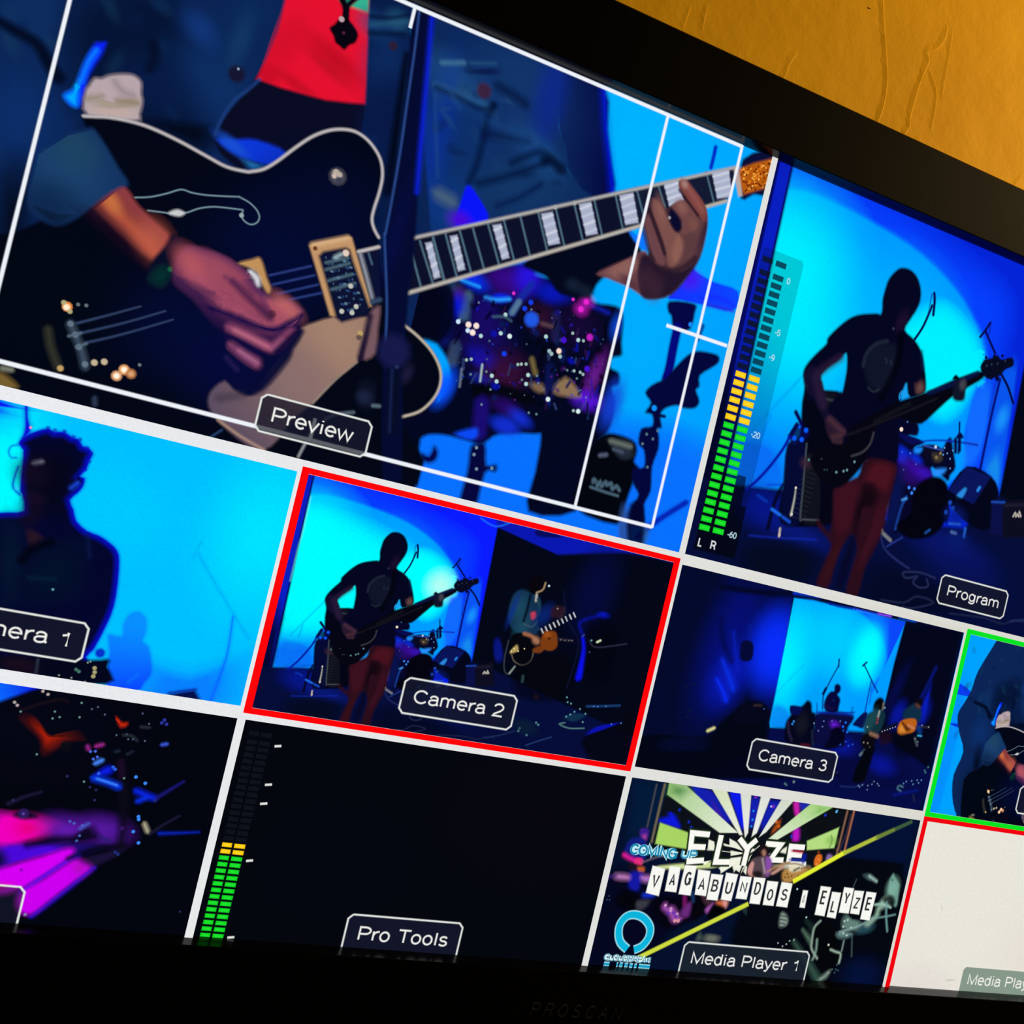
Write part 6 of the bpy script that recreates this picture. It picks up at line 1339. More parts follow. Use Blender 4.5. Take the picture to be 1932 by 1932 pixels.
    L([1291.4, 855.9, 1295.0, 863.1, 1292.5, 874.0], 2.4, '#5c6c40', 0.7, 2)
    P([1035.6, 923.2, 1121.9, 908.9, 1115.9, 918.1, 1043.0, 926.7], '#d8e8a0', 0.9, 4)
    for q in ([1099.4, 895.3, 1161.2, 894.6, 1111.3, 895.5, 1101.4, 896.5], [1114.8, 883.5, 1160.0, 890.4, 1126.4, 888.1], [1122.7, 905.9, 1162.4, 898.9, 1129.5, 924.1], [1139.1, 902.8, 1163.7, 897.3, 1149.3, 920.7], [1161.3, 913.7, 1168.3, 901.3, 1160.2, 922.6], [1166.3, 909.3, 1170.8, 894.1, 1165.6, 900.5], [1171.7, 891.1, 1179.6, 881.4, 1172.6, 888.1]):
        P(q, '#eef0dc', 0.95, 2, 0)
    for q in ([1130.3, 877.5, 1147.4, 882.9, 1160.6, 892.5, 1133.1, 887.4], [1099.2, 882.3, 1108.2, 884.2, 1113.0, 895.3, 1101.0, 895.1], [1136.3, 892.9, 1161.0, 894.1, 1138.3, 899.9], [1124.2, 917.3, 1144.5, 903.7, 1161.8, 896.8, 1145.2, 912.3, 1130.8, 922.5], [1146.0, 915.2, 1162.0, 897.5, 1157.7, 919.9], [1088.0, 915.1, 1109.8, 908.6, 1103.1, 915.1], [1163.5, 918.3, 1166.4, 903.4, 1169.0, 922.2], [1160.8, 883.4, 1174.3, 887.9, 1164.4, 896.3], [1196.6, 891.5, 1209.0, 884.2, 1210.5, 896.0]):
        P(q, '#f2f4e2', 0.95, 1.5, 0)
    P([1209.8, 887.1, 1226.6, 876.4, 1226.4, 888.4], '#f0f4e0', 0.9, 3, 0)
    P([1202.6, 899.7, 1262.6, 899.7, 1257.9, 909.2, 1210.2, 907.9], '#e4e8d0', 0.6, 12)
    P([1286.9, 815.4, 1316.3, 871.4, 1310.1, 882.8], '#060a10', 0.0, 2, 0)
    part('stage_truss', tile)
    L([1004.2, 822.4, 1004.9, 875.7], 3, '#4a4c50', 0.9, 2.5)
    L([1015.9, 820.9, 1016.3, 894.2], 4, '#7c7050', 0.9, 3)
    part('stage_truss', tile)
    L([1309.1, 820.4, 1307.8, 881.5], 4, '#9c7058', 0.9, 3)
    L([1320.2, 819.0, 1319.5, 875.7], 4, '#b8744c', 0.9, 3)
    L([1316.0, 824.1, 1315.9, 850.1, 1311.2, 873.5], 2, '#4c3838', 0.7, 2)
    D([1306.6, 874.0, 1313.7, 875.5], 5, '#7c5440', 0.8)
    part('backdrop_lettering', tile)
    ink = '#fbfbf4'
    for w_, c_ in ((12.6, '#12240e'), (7.6, ink)):
        k = [[1099.1, 875.9, 1072.4, 876.7, 1077.4, 913.3, 1099.1, 909.7], [1074.7, 894.3, 1097.0, 892.7], [1116.7, 874.6, 1117.1, 910.1, 1138.8, 907.9], [1145.5, 875.9, 1160.9, 887.4, 1173.1, 874.3], [1161.8, 887.3, 1161.3, 910.7], [1188.5, 878.3, 1212.8, 877.3, 1201.4, 898.7, 1222.5, 897.0], [1252.3, 876.7, 1229.7, 877.6, 1231.4, 899.5], [1230.3, 888.3, 1250.7, 887.4], [1232.1, 900.9, 1260.6, 899.3]]
        for q in k: L(q, w_, c_, 1, 1.5, 0)
    P([1231.8, 881.8, 1250.0, 881.4, 1249.4, 886.0, 1232.6, 884.7], '#c82850', 0.7, 4)
    P([1251.2, 885.8, 1258.8, 886.5, 1257.2, 900.2, 1252.8, 897.7], '#0c1c9c', 0.8, 4)
    L([1233.7, 895.1, 1253.7, 894.6], 7, '#1c2ca8', 0.7, 4)
    part('drum_kit', tile)
    P([1226.8, 909.2, 1256.2, 903.3, 1269.2, 903.5, 1247.3, 923.7, 1229.6, 925.3], '#b88848', 0.9, 5)
    P([1233.2, 899.6, 1255.0, 898.9, 1253.9, 908.1, 1236.5, 911.2], '#e8e0c0', 0.9, 5)
    D([1231.5, 919.2, 1236.8, 918.7, 1241.7, 916.7, 1233.8, 914.5, 1252.4, 915.7, 1254.8, 905.0], 4, '#5c3010', 0.8)
    L([1231.8, 901.2, 1247.8, 899.7, 1267.6, 904.5], 3, '#6c4c28', 0.8, 3)
    L([1243.2, 909.1, 1251.1, 904.6], 4, '#202018', 0.8, 2)
    part('percussionist', tile)
    P([1272.7, 889.6, 1276.4, 883.2, 1283.2, 884.0, 1285.3, 891.4, 1281.0, 899.4, 1274.3, 898.5], '#d86c20', 1, 3)
    D([1276.5, 880.2], 5, '#8c4018', 0.9)
    D([1277.5, 896.7, 1280.3, 890.4], 4, '#f0a050', 0.8)
    P([1291.2, 889.3, 1292.8, 881.5, 1300.5, 882.2, 1300.9, 886.8, 1295.1, 889.6], '#8c6cb0', 0.9, 4)
    part('guitarist', tile)
    P([1181.2, 897.0, 1180.1, 886.8, 1183.7, 880.5, 1191.0, 881.2, 1196.0, 889.6, 1195.4, 897.0], '#1c1018', 1, 3)
    P([1184.4, 889.3, 1188.7, 885.9, 1192.9, 891.4, 1189.8, 896.1], '#a87868', 0.9, 4)
    P([1172.1, 902.3, 1179.5, 897.2, 1196.6, 894.7, 1203.6, 900.6, 1207.7, 915.0, 1204.1, 921.3, 1181.6, 923.5, 1174.9, 912.3], '#54444c', 1, 3)
    P([1193.3, 895.8, 1203.7, 897.7, 1206.4, 913.7, 1200.2, 920.2], '#8c4cb0', 0.9, 5)
    P([1168.9, 915.9, 1172.5, 903.8, 1177.6, 906.2, 1178.2, 917.9, 1185.0, 923.1, 1174.3, 922.7], '#c89088', 1, 3)
    P([1207.7, 915.0, 1224.4, 903.0, 1225.7, 907.3, 1212.0, 917.6], '#c09080', 0.95, 3)
    L([1201.4, 914.6, 1215.1, 905.9, 1233.0, 898.9], 5, '#a87c54', 0.95, 3)
    P([1178.2, 917.9, 1189.9, 915.3, 1193.6, 922.3, 1182.0, 924.9], '#140c14', 0.9, 4)
    L([1188.9, 899.2, 1197.2, 916.1], 4, '#c8b0c0', 0.6, 4)
    part('bassist', tile)
    P([995.5, 882.4, 1000.8, 878.3, 1007.6, 879.7, 1009.4, 886.5, 1007.7, 892.3, 999.6, 891.8], '#3c1c8c', 1, 4)
    P([1000.0, 887.5, 1005.9, 885.5, 1007.7, 892.3, 1003.4, 894.1], '#a03c90', 0.9, 5)
    P([980.4, 909.2, 984.4, 894.8, 997.7, 890.6, 1008.5, 895.0, 1013.3, 912.8, 1008.9, 920.2, 995.7, 918.8, 988.4, 915.3], '#101c78', 1, 4)
    L([981.8, 914.6, 990.6, 917.9, 1002.6, 920.9], 8, '#d81c98', 0.95, 5)
    D([1002.6, 920.9, 1005.9, 921.2], 9, '#e83078', 0.95)
    P([990.9, 924.8, 1003.7, 925.0, 1014.2, 928.1, 1014.1, 933.8, 996.6, 934.1], '#18101c', 1, 4)
    P([1004.5, 927.7, 1013.8, 926.8, 1015.5, 932.9, 1007.9, 934.4], '#c05c24', 0.9, 4)
    P([995.4, 935.6, 1014.1, 933.8, 1014.3, 946.4, 1012.6, 957.8, 999.0, 954.8], '#1418a0', 1, 6)
    L([1009.2, 921.6, 1029.4, 912.5, 1041.7, 909.8], 3, '#6c5c6c', 0.8, 3)
    part('crowd', tile)
    P([975.7, 938.9, 994.6, 938.5, 996.4, 945.3, 977.5, 945.7], '#b878b8', 0.9, 7)
    P([1012.1, 938.2, 1026.2, 936.8, 1025.3, 945.4, 1015.5, 944.9], '#b070c8', 0.9, 7)
    L([967.6, 943.8, 976.4, 941.6], 5, '#381c70', 0.8, 5)
    P([984.7, 978.4, 985.3, 963.0, 996.6, 957.8, 1011.4, 959.3, 1019.0, 969.9, 1016.1, 982.8], '#03040c', 1, 8)
    P([1021.1, 959.8, 1035.4, 958.6, 1038.5, 964.0, 1022.6, 965.3], '#1430c8', 0.9, 6)
    P([1015.9, 970.1, 1034.8, 968.5, 1025.1, 980.6, 1016.9, 979.9], '#3c3c48', 0.9, 6)
    D([973.9, 967.5, 975.9, 972.2, 972.1, 972.5], 3, '#2c4c78', 0.8)
    P([1033.1, 974.3, 1039.7, 962.4, 1078.3, 959.0, 1103.7, 953.9, 1120.3, 971.2, 1089.0, 998.2, 1056.6, 1000.7], '#050410', 0.9, 10)
    P([1053.4, 976.8, 1054.7, 969.6, 1059.5, 969.2, 1060.6, 973.4, 1070.3, 972.6, 1083.5, 984.3, 1087.5, 986.9, 1080.9, 993.1, 1072.4, 992.4, 1065.3, 984.4], '#9a4ca8', 0.95, 7)
    D([1057.9, 972.2, 1067.0, 975.7, 1077.9, 981.9, 1067.0, 978.6], 6, '#d8a0d0', 0.8)
    D([1072.6, 980.9, 1077.0, 984.9, 1064.5, 981.6], 7, '#5c2cb0', 0.8)
    D([1076.9, 990.6, 1081.8, 990.2], 7, '#e89ca0', 0.9)
    P([1082.4, 980.1, 1087.4, 968.3, 1095.2, 966.2, 1096.2, 981.9, 1088.8, 985.3], '#6c2c80', 0.9, 6)
    L([1083.1, 958.6, 1085.8, 968.4], 7, '#7c1868', 0.9, 5)
    L([1093.4, 953.4, 1097.8, 963.1], 6, '#1c3c6c', 0.8, 5)
    P([1100.1, 971.5, 1102.4, 955.5, 1113.5, 958.8, 1119.8, 975.6, 1103.1, 988.5], '#06040c', 1, 6)
    P([1118.2, 972.9, 1123.7, 965.2, 1128.4, 963.3, 1123.5, 976.8], '#a858b0', 0.9, 5)
    P([1132.6, 960.1, 1149.4, 958.6, 1148.4, 967.4, 1136.2, 967.0], '#d06838', 0.9, 6)
    P([1141.0, 959.3, 1149.6, 959.3, 1148.8, 968.9], '#e0a0a0', 0.8, 5)
    P([1125.2, 976.6, 1130.8, 966.0, 1143.0, 966.4, 1150.0, 973.1, 1127.5, 985.1], '#040408', 1, 5)
    P([1107.4, 955.0, 1116.4, 957.1, 1127.1, 964.9, 1117.1, 965.7], '#4c2c38', 0.8, 6)
    part('crowd_photo', tile)
    P([1114.2, 1010.7, 1118.5, 1001.7, 1124.2, 1010.0, 1117.4, 1016.2], '#4c5c54', 0.8, 8)
    P([1129.3, 1003.8, 1150.2, 1005.2, 1147.5, 1014.1, 1126.6, 1012.7], '#6c7468', 0.85, 8)
    P([1171.4, 962.6, 1180.0, 961.8, 1183.2, 973.3, 1176.8, 969.5], '#2c4444', 0.6, 10)
    P([1238.0, 967.8, 1245.1, 967.3, 1251.7, 974.2, 1251.5, 983.2, 1240.3, 985.6], '#8a9c94', 0.85, 5)
    for k in range(4): L([v + (k * 5 if n % 2 else 0) for n, v in enumerate([1238.8, 970.8, 1249.0, 971.4])], 1.6, '#141c1c', 0.8, 1.5)
    D([1281.3, 969.7, 1255.5, 933.1], 4, '#c8e8e0', 0.95)
    L([1281.8, 973.3, 1300.6, 987.0], (3, 12), '#1c302c', 0.7, 8)
    L([1280.1, 987.0, 1299.3, 1002.2], (3, 10), '#5c7c68', 0.7, 7)
    L([1270.3, 1004.3, 1299.7, 1029.5, 1325.3, 1053.7], (5, 16), '#3c5c50', 0.7, 9)
    P([1298.5, 999.3, 1297.5, 982.7, 1305.9, 972.9, 1320.2, 970.3, 1336.7, 981.2, 1344.2, 1000.6, 1351.8, 1013.8, 1351.3, 1038.4, 1333.5, 1042.6, 1315.2, 1031.5], '#04060a', 1, 8)
    L([1305.9, 972.9, 1298.4, 982.6, 1299.4, 999.2, 1301.9, 1011.2, 1314.9, 1023.9], 4, '#9cb4a4', 0.9, 3.5)
    L([1307.6, 998.6, 1310.1, 1013.6, 1308.0, 1025.9], 4, '#8caca0', 0.8, 4)
    D([1329.1, 1004.2], 5, '#d0d8c8', 0.9)
    L([1334.6, 1010.4, 1343.9, 1012.8, 1353.2, 1015.3, 1353.9, 1027.5], 4, '#a8c0b0', 0.9, 3.5)
    L([1353.6, 996.8, 1353.8, 1010.6], 3, '#8ca49c', 0.8, 3)
    L([1365.6, 988.2, 1373.0, 1017.0], 2.5, '#48585c', 0.8, 3)
    P([1325.3, 1053.7, 1333.9, 1044.1, 1341.9, 1039.0, 1337.5, 1050.0], '#8ca498', 0.8, 7)
    D([1262.7, 1003.4, 1269.5, 1001.7, 1258.5, 1008.2, 1253.1, 1011.5, 1244.7, 1007.6], 4, '#90a8a0', 0.8)
    D([1351.0, 1030.8, 1350.9, 1036.9, 1355.1, 1038.2, 1345.2, 1037.3, 1350.3, 1041.6], 4, '#40606c', 0.7)
    P([1338.4, 987.2, 1352.5, 983.1, 1365.2, 986.7, 1357.0, 991.9, 1343.9, 992.9], '#6c8c8c', 0.8, 7)
    P([1344.7, 979.1, 1342.1, 967.0, 1347.9, 960.4, 1359.0, 965.6, 1368.9, 966.4, 1377.9, 970.3, 1377.1, 981.2, 1354.0, 981.4], '#6c8c84', 0.8, 8)
    D([1346.7, 969.7, 1351.9, 967.7, 1347.0, 977.3, 1360.6, 977.8, 1356.2, 988.9, 1349.6, 986.3], 5, '#b8d0c0', 0.8)
    P([1371.1, 973.9, 1392.3, 966.1, 1402.2, 973.1, 1393.3, 983.1, 1370.8, 986.3], '#28505c', 0.8, 10)
    L([1343.6, 985.3, 1374.9, 973.6, 1394.8, 961.2], 4, '#8cb0a8', 0.8, 4)
    P([1360.4, 903.9, 1371.1, 900.5, 1381.2, 905.0, 1386.6, 909.9, 1372.1, 910.5], '#486468', 0.9, 8)
    L([1372.2, 904.3, 1385.7, 910.0], 5, '#a8c8c0', 0.8, 5)
    L([1350.8, 910.9, 1348.2, 921.9], 2, '#4c5c60', 0.7, 2)
    P([1412.4, 896.5, 1419.3, 902.9, 1427.4, 910.0, 1429.2, 916.1, 1432.1, 939.4, 1426.7, 941.4, 1416.3, 926.7, 1411.0, 925.6, 1408.8, 914.8, 1408.5, 907.0], '#6a988c', 1, 4)
    B([1417.5, 917.2], 16, 22, 0, '#80b0a0', 0.8)
    D([1413.7, 905.8], 5, '#345450', 0.8)
    P([1395.8, 958.0, 1397.6, 943.9, 1405.6, 930.7, 1415.3, 929.9, 1420.4, 940.4, 1405.2, 949.5, 1404.0, 958.9, 1390.7, 974.0, 1382.1, 971.5], '#84a494', 1, 6)
    P([1404.1, 932.4, 1420.7, 927.8, 1427.7, 938.2, 1414.5, 940.9], '#05080e', 0.9, 5)
    L([1393.3, 942.7, 1406.6, 940.8, 1421.5, 944.2], 5, '#98c0b0', 0.9, 3)
    L([1412.7, 937.9, 1417.1, 956.3, 1425.3, 977.6], 4.5, '#6c9c9c', 0.9, 3)
    L([1400.6, 960.8, 1419.3, 956.9, 1432.3, 953.5], 3.5, '#6c9898', 0.9, 3)
    part('yellow_stripe', tile)
    L([1035.2, 1041.9, 1182.8, 959.4], 6.2, '#cfdc40', 1, 2, 0)
    L([1245.6, 923.8, 1321.3, 875.5], 6.6, '#e4ee34', 1, 2, 0)
    L([1318.1, 877.7, 1371.6, 848.6], (6.4, 6), '#aebc3c', 1, 2, 0)
    L([1368.2, 850.5, 1425.1, 820.7], (6, 5), '#46683c', 0.75, 2.5, 0)
    L([1368.2, 850.5, 1397.3, 835.2], (6, 5), '#7c9038', 0.7, 2.5, 0)
    part('round_logo', tile)
    mid = [1017.2, 1031.8, 1005.6, 1024.2, 999.6, 1013.5, 998.6, 1001.0, 1005.4, 990.7, 1017.4, 987.6, 1031.3, 991.4, 1042.5, 1001.8, 1044.0, 1014.4, 1037.4, 1026.2, 1026.8, 1031.9]
    mid = [v for p in cat(pairs(mid), False) for v in p]
    L(mid, 11.6, '#a8e4f0', 1, 1.5, 0)
    L(mid, 8.8, '#0cb4dc', 1, 1.2, 0)
    for w_, c_ in ((0.4, '#d4f2f6'), (0.13, '#0c7ca0')):
        T('CLOUDBREAK', 986.5, 1039, 1056, 1048, c_, w=w_, f=0.8)
    for q in ([988.6, 1052.2, 996.5, 1052.2], [1006.7, 1051.9, 1009.0, 1051.8], [1010.9, 1051.6, 1015.7, 1051.7], [1018.2, 1051.7, 1023.1, 1051.8], [1025.3, 1051.8, 1030.1, 1051.9], [1032.4, 1051.9, 1036.3, 1051.9], [1039.1, 1051.8, 1055.4, 1051.9]):
        L(q, 6, '#a4e4f0', 1, 1, 0)
        L(q, 3.6, '#1ca0c8', 1, 1, 0)
    part('poster_lettering', tile)
    for w_, c_ in ((0.44, '#bfeef4'), (0.2, '#0a84b0')):
        T('COMING', 987.5, 898.5, 1057, 913, c_, w=w_, f=1)
        T('UP', 1062.5, 898, 1087, 910.5, c_, w=w_ * 0.9, f=1)
    cards = (('V', [1025.1, 923.5, 1044.5, 925.9, 1044.3, 961.3, 1024.4, 958.8]), ('A', [1049.9, 921.8, 1066.4, 921.6, 1068.6, 954.2, 1051.3, 954.0]), ('G', [1072.1, 918.2, 1090.0, 917.5, 1090.9, 956.5, 1072.4, 956.0]), ('A', [1093.2, 921.8, 1112.2, 922.1, 1114.2, 955.2, 1096.8, 954.5]), ('B', [1114.5, 925.5, 1133.2, 925.2, 1133.2, 959.3, 1116.2, 959.3]), ('U', [1136.6, 921.9, 1155.8, 922.3, 1154.5, 958.2, 1137.9, 957.4]), ('N', [1159.8, 924.1, 1178.1, 923.8, 1177.8, 954.0, 1160.3, 954.0]), ('D', [1181.6, 923.5, 1200.1, 923.2, 1200.3, 958.6, 1183.5, 958.6]), ('O', [1203.8, 926.3, 1221.7, 926.1, 1222.8, 958.7, 1205.2, 958.7]), ('S', [1227.0, 925.6, 1245.3, 926.1, 1245.5, 959.0, 1226.9, 958.6]), ('&', [1264.8, 933.3, 1273.5, 933.3, 1274.4, 957.3, 1265.4, 956.9]), ('E', [1292.6, 925.2, 1310.5, 925.4, 1310.4, 965.7, 1293.3, 964.8]), ('L', [1313.7, 931.2, 1329.3, 931.3, 1329.8, 967.2, 1314.3, 966.2]), ('Y', [1332.3, 923.1, 1349.6, 923.3, 1350.3, 958.6, 1333.0, 958.5]), ('Z', [1351.3, 926.0, 1368.1, 925.5, 1368.6, 958.7, 1352.6, 958.1]), ('E', [1372.2, 925.6, 1390.3, 925.9, 1389.2, 965.5, 1372.3, 964.6]))
    for n_, (ch, q) in enumerate(cards):
        part('letter_card', tile)
        P(q, '#f8f8f2', 1, 1.5, 0)
        part('card_letter', tile)
        p4 = pairs(q); cx = sum(p[0] for p in p4) / 4; cy = sum(p[1] for p in p4) / 4
        ww = (p4[1][0] - p4[0][0]) * 0.27; hh = (p4[3][1] - p4[0][1]) * 0.24; dy = (0, 1, -2, 2, -2, 1, -1, -3, 2, 0, 0, -5, 2, -3, 1, -3)[n_]
        T(ch, cx - ww, cy - hh + dy, cx + ww, cy + hh + dy, '#2c2c30' if ch != '&' else '#a8a8a8', w=0.15, f=1, shear=0.02)

# ---------------------------------------------------------------- the screen
def window(name, x0, y0, x1, y1, c, label=None):
    ST.k = 0; ST.T = (1, 0, 0); ST.d = ST.w = 1.0
    ST.clip = rect_clip(max(x0, 40), max(y0, 26.5), min(x1, 1880), min(y1, 1054.5))
    w = part(name, None, label)
    Q(x0, y0, x1, y1, c)
    return w

def meter_column(pw, x0, x1, y0, y1, gap0, n, lit, amber, off, dim=1.0):
    """one column of the level meter: a lone peak cell on top, then n cells down to y1"""
    part('meter_column', pw)
    st = (y1 - gap0) / n; h = st * 0.66
    P([x0, y0, x1, y0, x1, y0 + h, x0, y0 + h], off, dim, 0.8, 0)
    for i in range(n):
        yb = y1 - i * st; c = '#12d824' if i < lit - amber else '#ffcc08' if i < lit else off
        P([x0, yb - h, x1, yb - h, x1, yb, x0, yb], c, 1 if i < lit else dim, 0.8, 0)
        if i < lit: L([x0 + 2, yb - h * 0.5, x1 - 2, yb - h * 0.5], h * 0.4, '#2cf03c' if i < lit - amber else '#ffe440', 0.6, 2, 0)

pv = window('preview_window', 0, 0, 960, 540, '#0096ff', 'large picture of a guitarist in a denim jacket marked Preview')
guitarist(pv)
safe_area(pv)
plate(pv, 'Preview', 421.5, 475.5, 543, 515, 436.3, 486.3, 525.5, 503)

pg = window('program_window', 960, 0, 1920, 540, '#0050ff', 'large picture of a bass player before a blue wall marked Program')
ST.d = 0.8
bass_player(pg, '#00f0ff', '#0098ff', '#0424d8', 0)
part('meter_panel', pg)
MA = [975.5, 135.2, 1035, 135.2, 1039, 139, 1039, 521, 1035, 525.3, 979, 525.3, 975.5, 521]
P(MA, '#04101c', 0.32, 0.8, 0)
P([977, 420, 1028, 420, 1031, 457, 1038.5, 457, 1038.5, 524, 977, 524], '#03050c', 0.8, 1.5, 0)
meter_column(pg, 977.6, 993.2, 146, 498.9, 159.4, 31, 19, 6, '#0c1424', 0.92)
meter_column(pg, 998, 1014.2, 146, 498.9, 159.4, 31, 19, 6, '#083a50', 0.95)
for t_, yy in (('0', 165.8), ('-5', 232.6), ('-9', 265), ('-20', 365.4), ('-60', 495.7)):
    part('scale_number', pg)
    T(t_, 1019.5, yy - 4.2, 1019.5 + (5.5 if t_ == '0' else 9 if len(t_) == 2 else 14.5), yy + 4.2, '#bfe4ee', 0.85, w=0.17, f=1)
part('channel_letter', pg)
T('L', 981, 508.5, 987.5, 520, '#e4e8ec', 1, w=0.16)
part('channel_letter', pg)
T('R', 999.5, 508.5, 1007.5, 520, '#e4e8ec', 1, w=0.16)
plate(pg, 'Program', 1376.5, 475, 1503, 515, 1392, 487, 1489, 502.5)

c1 = window('camera_window', 0, 540, 480, 810, '#00c0ff', 'small picture of a curly-haired player before a cyan wall')
curly_player(c1)
plate(c1, 'Camera 1', 169, 746, 310, 785.5, 184, 757, 294, 773)

c2 = window('camera_window', 480, 540, 960, 810, '#0050ff', 'small picture of the bass player inside a red frame')
ST.T = (0.5, 0, 540)
ST.d = 0.8
bass_player(c2, '#00ffff', '#009cff', '#0a1cff', 1)
ST.T = (1, 0, 0)
plate(c2, 'Camera 2', 649.8, 743.5, 790, 784, 664, 755, 776.5, 771)

c3 = window('camera_window', 960, 540, 1440, 810, '#040a2c', 'small wide picture of the whole band on stage marked Camera 3')
wide_stage(c3)
plate(c3, 'Camera 3', 1130.5, 744.5, 1271, 785, 1145, 756, 1257, 772)

c4 = window('camera_window', 1440, 540, 1920, 810, '#0096ff', 'small picture of the guitarist inside a green frame')
ST.T = (0.5, 1440, 540)
guitarist(c4)
ST.T = (1, 0, 0)
plate(c4, 'Camera 4', 1609, 745, 1751, 785, 1625, 756, 1736, 772.5)

c5 = window('camera_window', 0, 810, 480, 1080, '#03050f', 'dark close picture of a drum under magenta light')
drum_close(c5)
plate(c5, 'Camera 5', 169, 1017.5, 310.5, 1062, 178, 1030, 287, 1046, '#14172a', 0.72)

pt = window('sound_window', 480, 810, 960, 1080, '#05070f', 'black window with a green level meter marked Pro Tools')
B([860, 880], 160, 110, 0, '#08070f', 0.8)
B([620, 960], 120, 90, 0, '#040610', 0.9)
meter_column(pt, 492.3, 502.8, 829, 1055, 836.1, 31, 15, 2, '#10121c', 0.9)
meter_column(pt, 505.3, 517, 829, 1055, 836.1, 31, 15, 2, '#10121c', 0.9)
for q in ([522.4, 841.9, 529.6, 840.5], [522.1, 884.7, 529.6, 883.3], [521.8, 905.8, 529.5, 904.3], [521.6, 968.9, 529.0, 967.5], [521.4, 1053.5, 528.8, 1052.4]):
    part('scale_tick', pt)
    L(q, 2.6, '#e8ece8', 0.95, 1, 0)
plate(pt, 'Pro Tools', 650, 1017, 790, 1061, 666, 1029.5, 775, 1046)

m1 = window('media_window', 960, 810, 1440, 1080, '#04102c', 'poster picture with a sunburst backdrop marked Media Player 1')
poster(m1)
plate(m1, 'Media Player 1', 1099.5, 1016, 1300.5, 1060, 1114.5, 1027.5, 1285, 1044, '#1c2430', 0.86)

m2 = window('media_window', 1440, 810, 1920, 1080, '#ece6da', 'blank cream window inside a red frame')
Q(1440, 810, 1920, 1080, '#e8e6da')
B([1800, 1000], 240, 160, 0, '#e2d6d0', 0.7)
B([1500, 1050], 120, 50, 0, '#e2d8d4', 0.7)
L([1514.0, 932.7, 1516.2, 939.7], 1.6, '#c4c0b0', 0.7, 1.5)
L([1556.1, 1040.7, 1570.8, 1039.2], 2.4, '#b8b2a4', 0.7, 2)
plate(m2, 'Media Player 2', 1583, 1018, 1777, 1060, 1597, 1028.5, 1763, 1045, '#86988a', 1, '#ece6dc', '#f4f2ea')

# the light lines between the windows, and the coloured frames
ST.z0 = -0.0010; ST.k = 0; ST.T = (1, 0, 0); ST.clip = rect_clip(40, 26.5, 1880, 1054.5)
part('window_border', None, 'off-white lines between the pictures')
WB = '#e9e9ea'
tx, ty = 4.4, 6.8
for a_ in ((0, 0, 960, 540), (960, 0, 1920, 540), (0, 540, 480, 810), (480, 540, 960, 810), (960, 540, 1440, 810), (1440, 540, 1920, 810), (0, 810, 480, 1080), (480, 810, 960, 1080), (960, 810, 1440, 1080), (1440, 810, 1920, 1080)):
    x0, y0, x1, y1 = a_
    k0 = ST.k
    vs = [(x0, y0), (x1, y0), (x1, y1), (x0, y1), (x0 + tx, y0 + ty), (x1 - tx, y0 + ty), (x1 - tx, y1 - ty), (x0 + tx, y1 - ty)]
    def wc(p):
        t = min(1, max(0, (p[0] - 100) / 1500)); A_, B_ = hx('#eceef4'), hx('#d8d6ca')
        return (*[A_[i] + (B_[i] - A_[i]) * t for i in range(3)], 1)
    emit(vs, [wc(p) for p in vs], [(0, 1, 5, 4), (1, 2, 6, 5), (2, 3, 7, 6), (3, 0, 4, 7)])
def tally(label, x0, y0, x1, y1, c, wx, wy):
    part('tally_frame', None, label)
    vs = [(x0, y0), (x1, y0), (x1, y1), (x0, y1), (x0 + wx, y0 + wy), (x1 - wx, y0 + wy), (x1 - wx, y1 - wy), (x0 + wx, y1 - wy)]
    emit(vs, [(*hx(c), 1)] * 8, [(0, 1, 5, 4), (1, 2, 6, 5), (2, 3, 7, 6), (3, 0, 4, 7)])
tally('red frame around the small bass player picture', 480, 540, 960, 810, '#ff0408', 8.2, 6.6)
tally('green frame around the small guitarist picture', 1440, 540, 1920, 810, '#08e424', 8.2, 6.6)
tally('red frame around the blank cream window', 1440, 810, 1920, 1080, '#f00410', 8.0, 6.4)

# ---------------------------------------------------------------- the cabinet of the television
def hard(name, bm, m, parent, label=None):
    me = bpy.data.meshes.new(name); bm.to_mesh(me); bm.free()
    me.materials.append(m)
    o = bpy.data.objects.new(name, me); col.objects.link(o)
    if parent: o.parent = parent
    if label: o['label'] = label
    return o
def loc(x, y, d):                      # picture pixels and depth -> television space
    return ((x - 960) * SC, d, ZC - BASEZ - (y - 540) * SC)
def ring_bm(rings):
    """rings: list of (x0, y0, x1, y1, depth) joined one after another"""
    bm = bmesh.new(); prev = None
    for x0, y0, x1, y1, d in rings:
        vs = [bm.verts.new(loc(*p, d)) for p in ((x0, y0), (x1, y0), (x1, y1), (x0, y1))]
        if prev:
            for i in range(4):
                bm.faces.new((prev[i], prev[(i + 1) % 4], vs[(i + 1) % 4], vs[i]))
        prev = vs
    bmesh.ops.recalc_face_normals(bm, faces=bm.faces)
    return bm
black_face = plain('black_plastic', '#090706', 0.5, 0.02, 0.04, 900)
black_gloss = plain('glossy_black_plastic', '#060608', 0.25, 0.12)
black_back = plain('matt_black_plastic', '#0e0e0f', 0.7)
panel_mat = plain('dark_panel', '#030304', 0.4, 0.3)
logo_mat = plain('dark_grey_lettering', '#2a2b32', 0.5, 0.2)
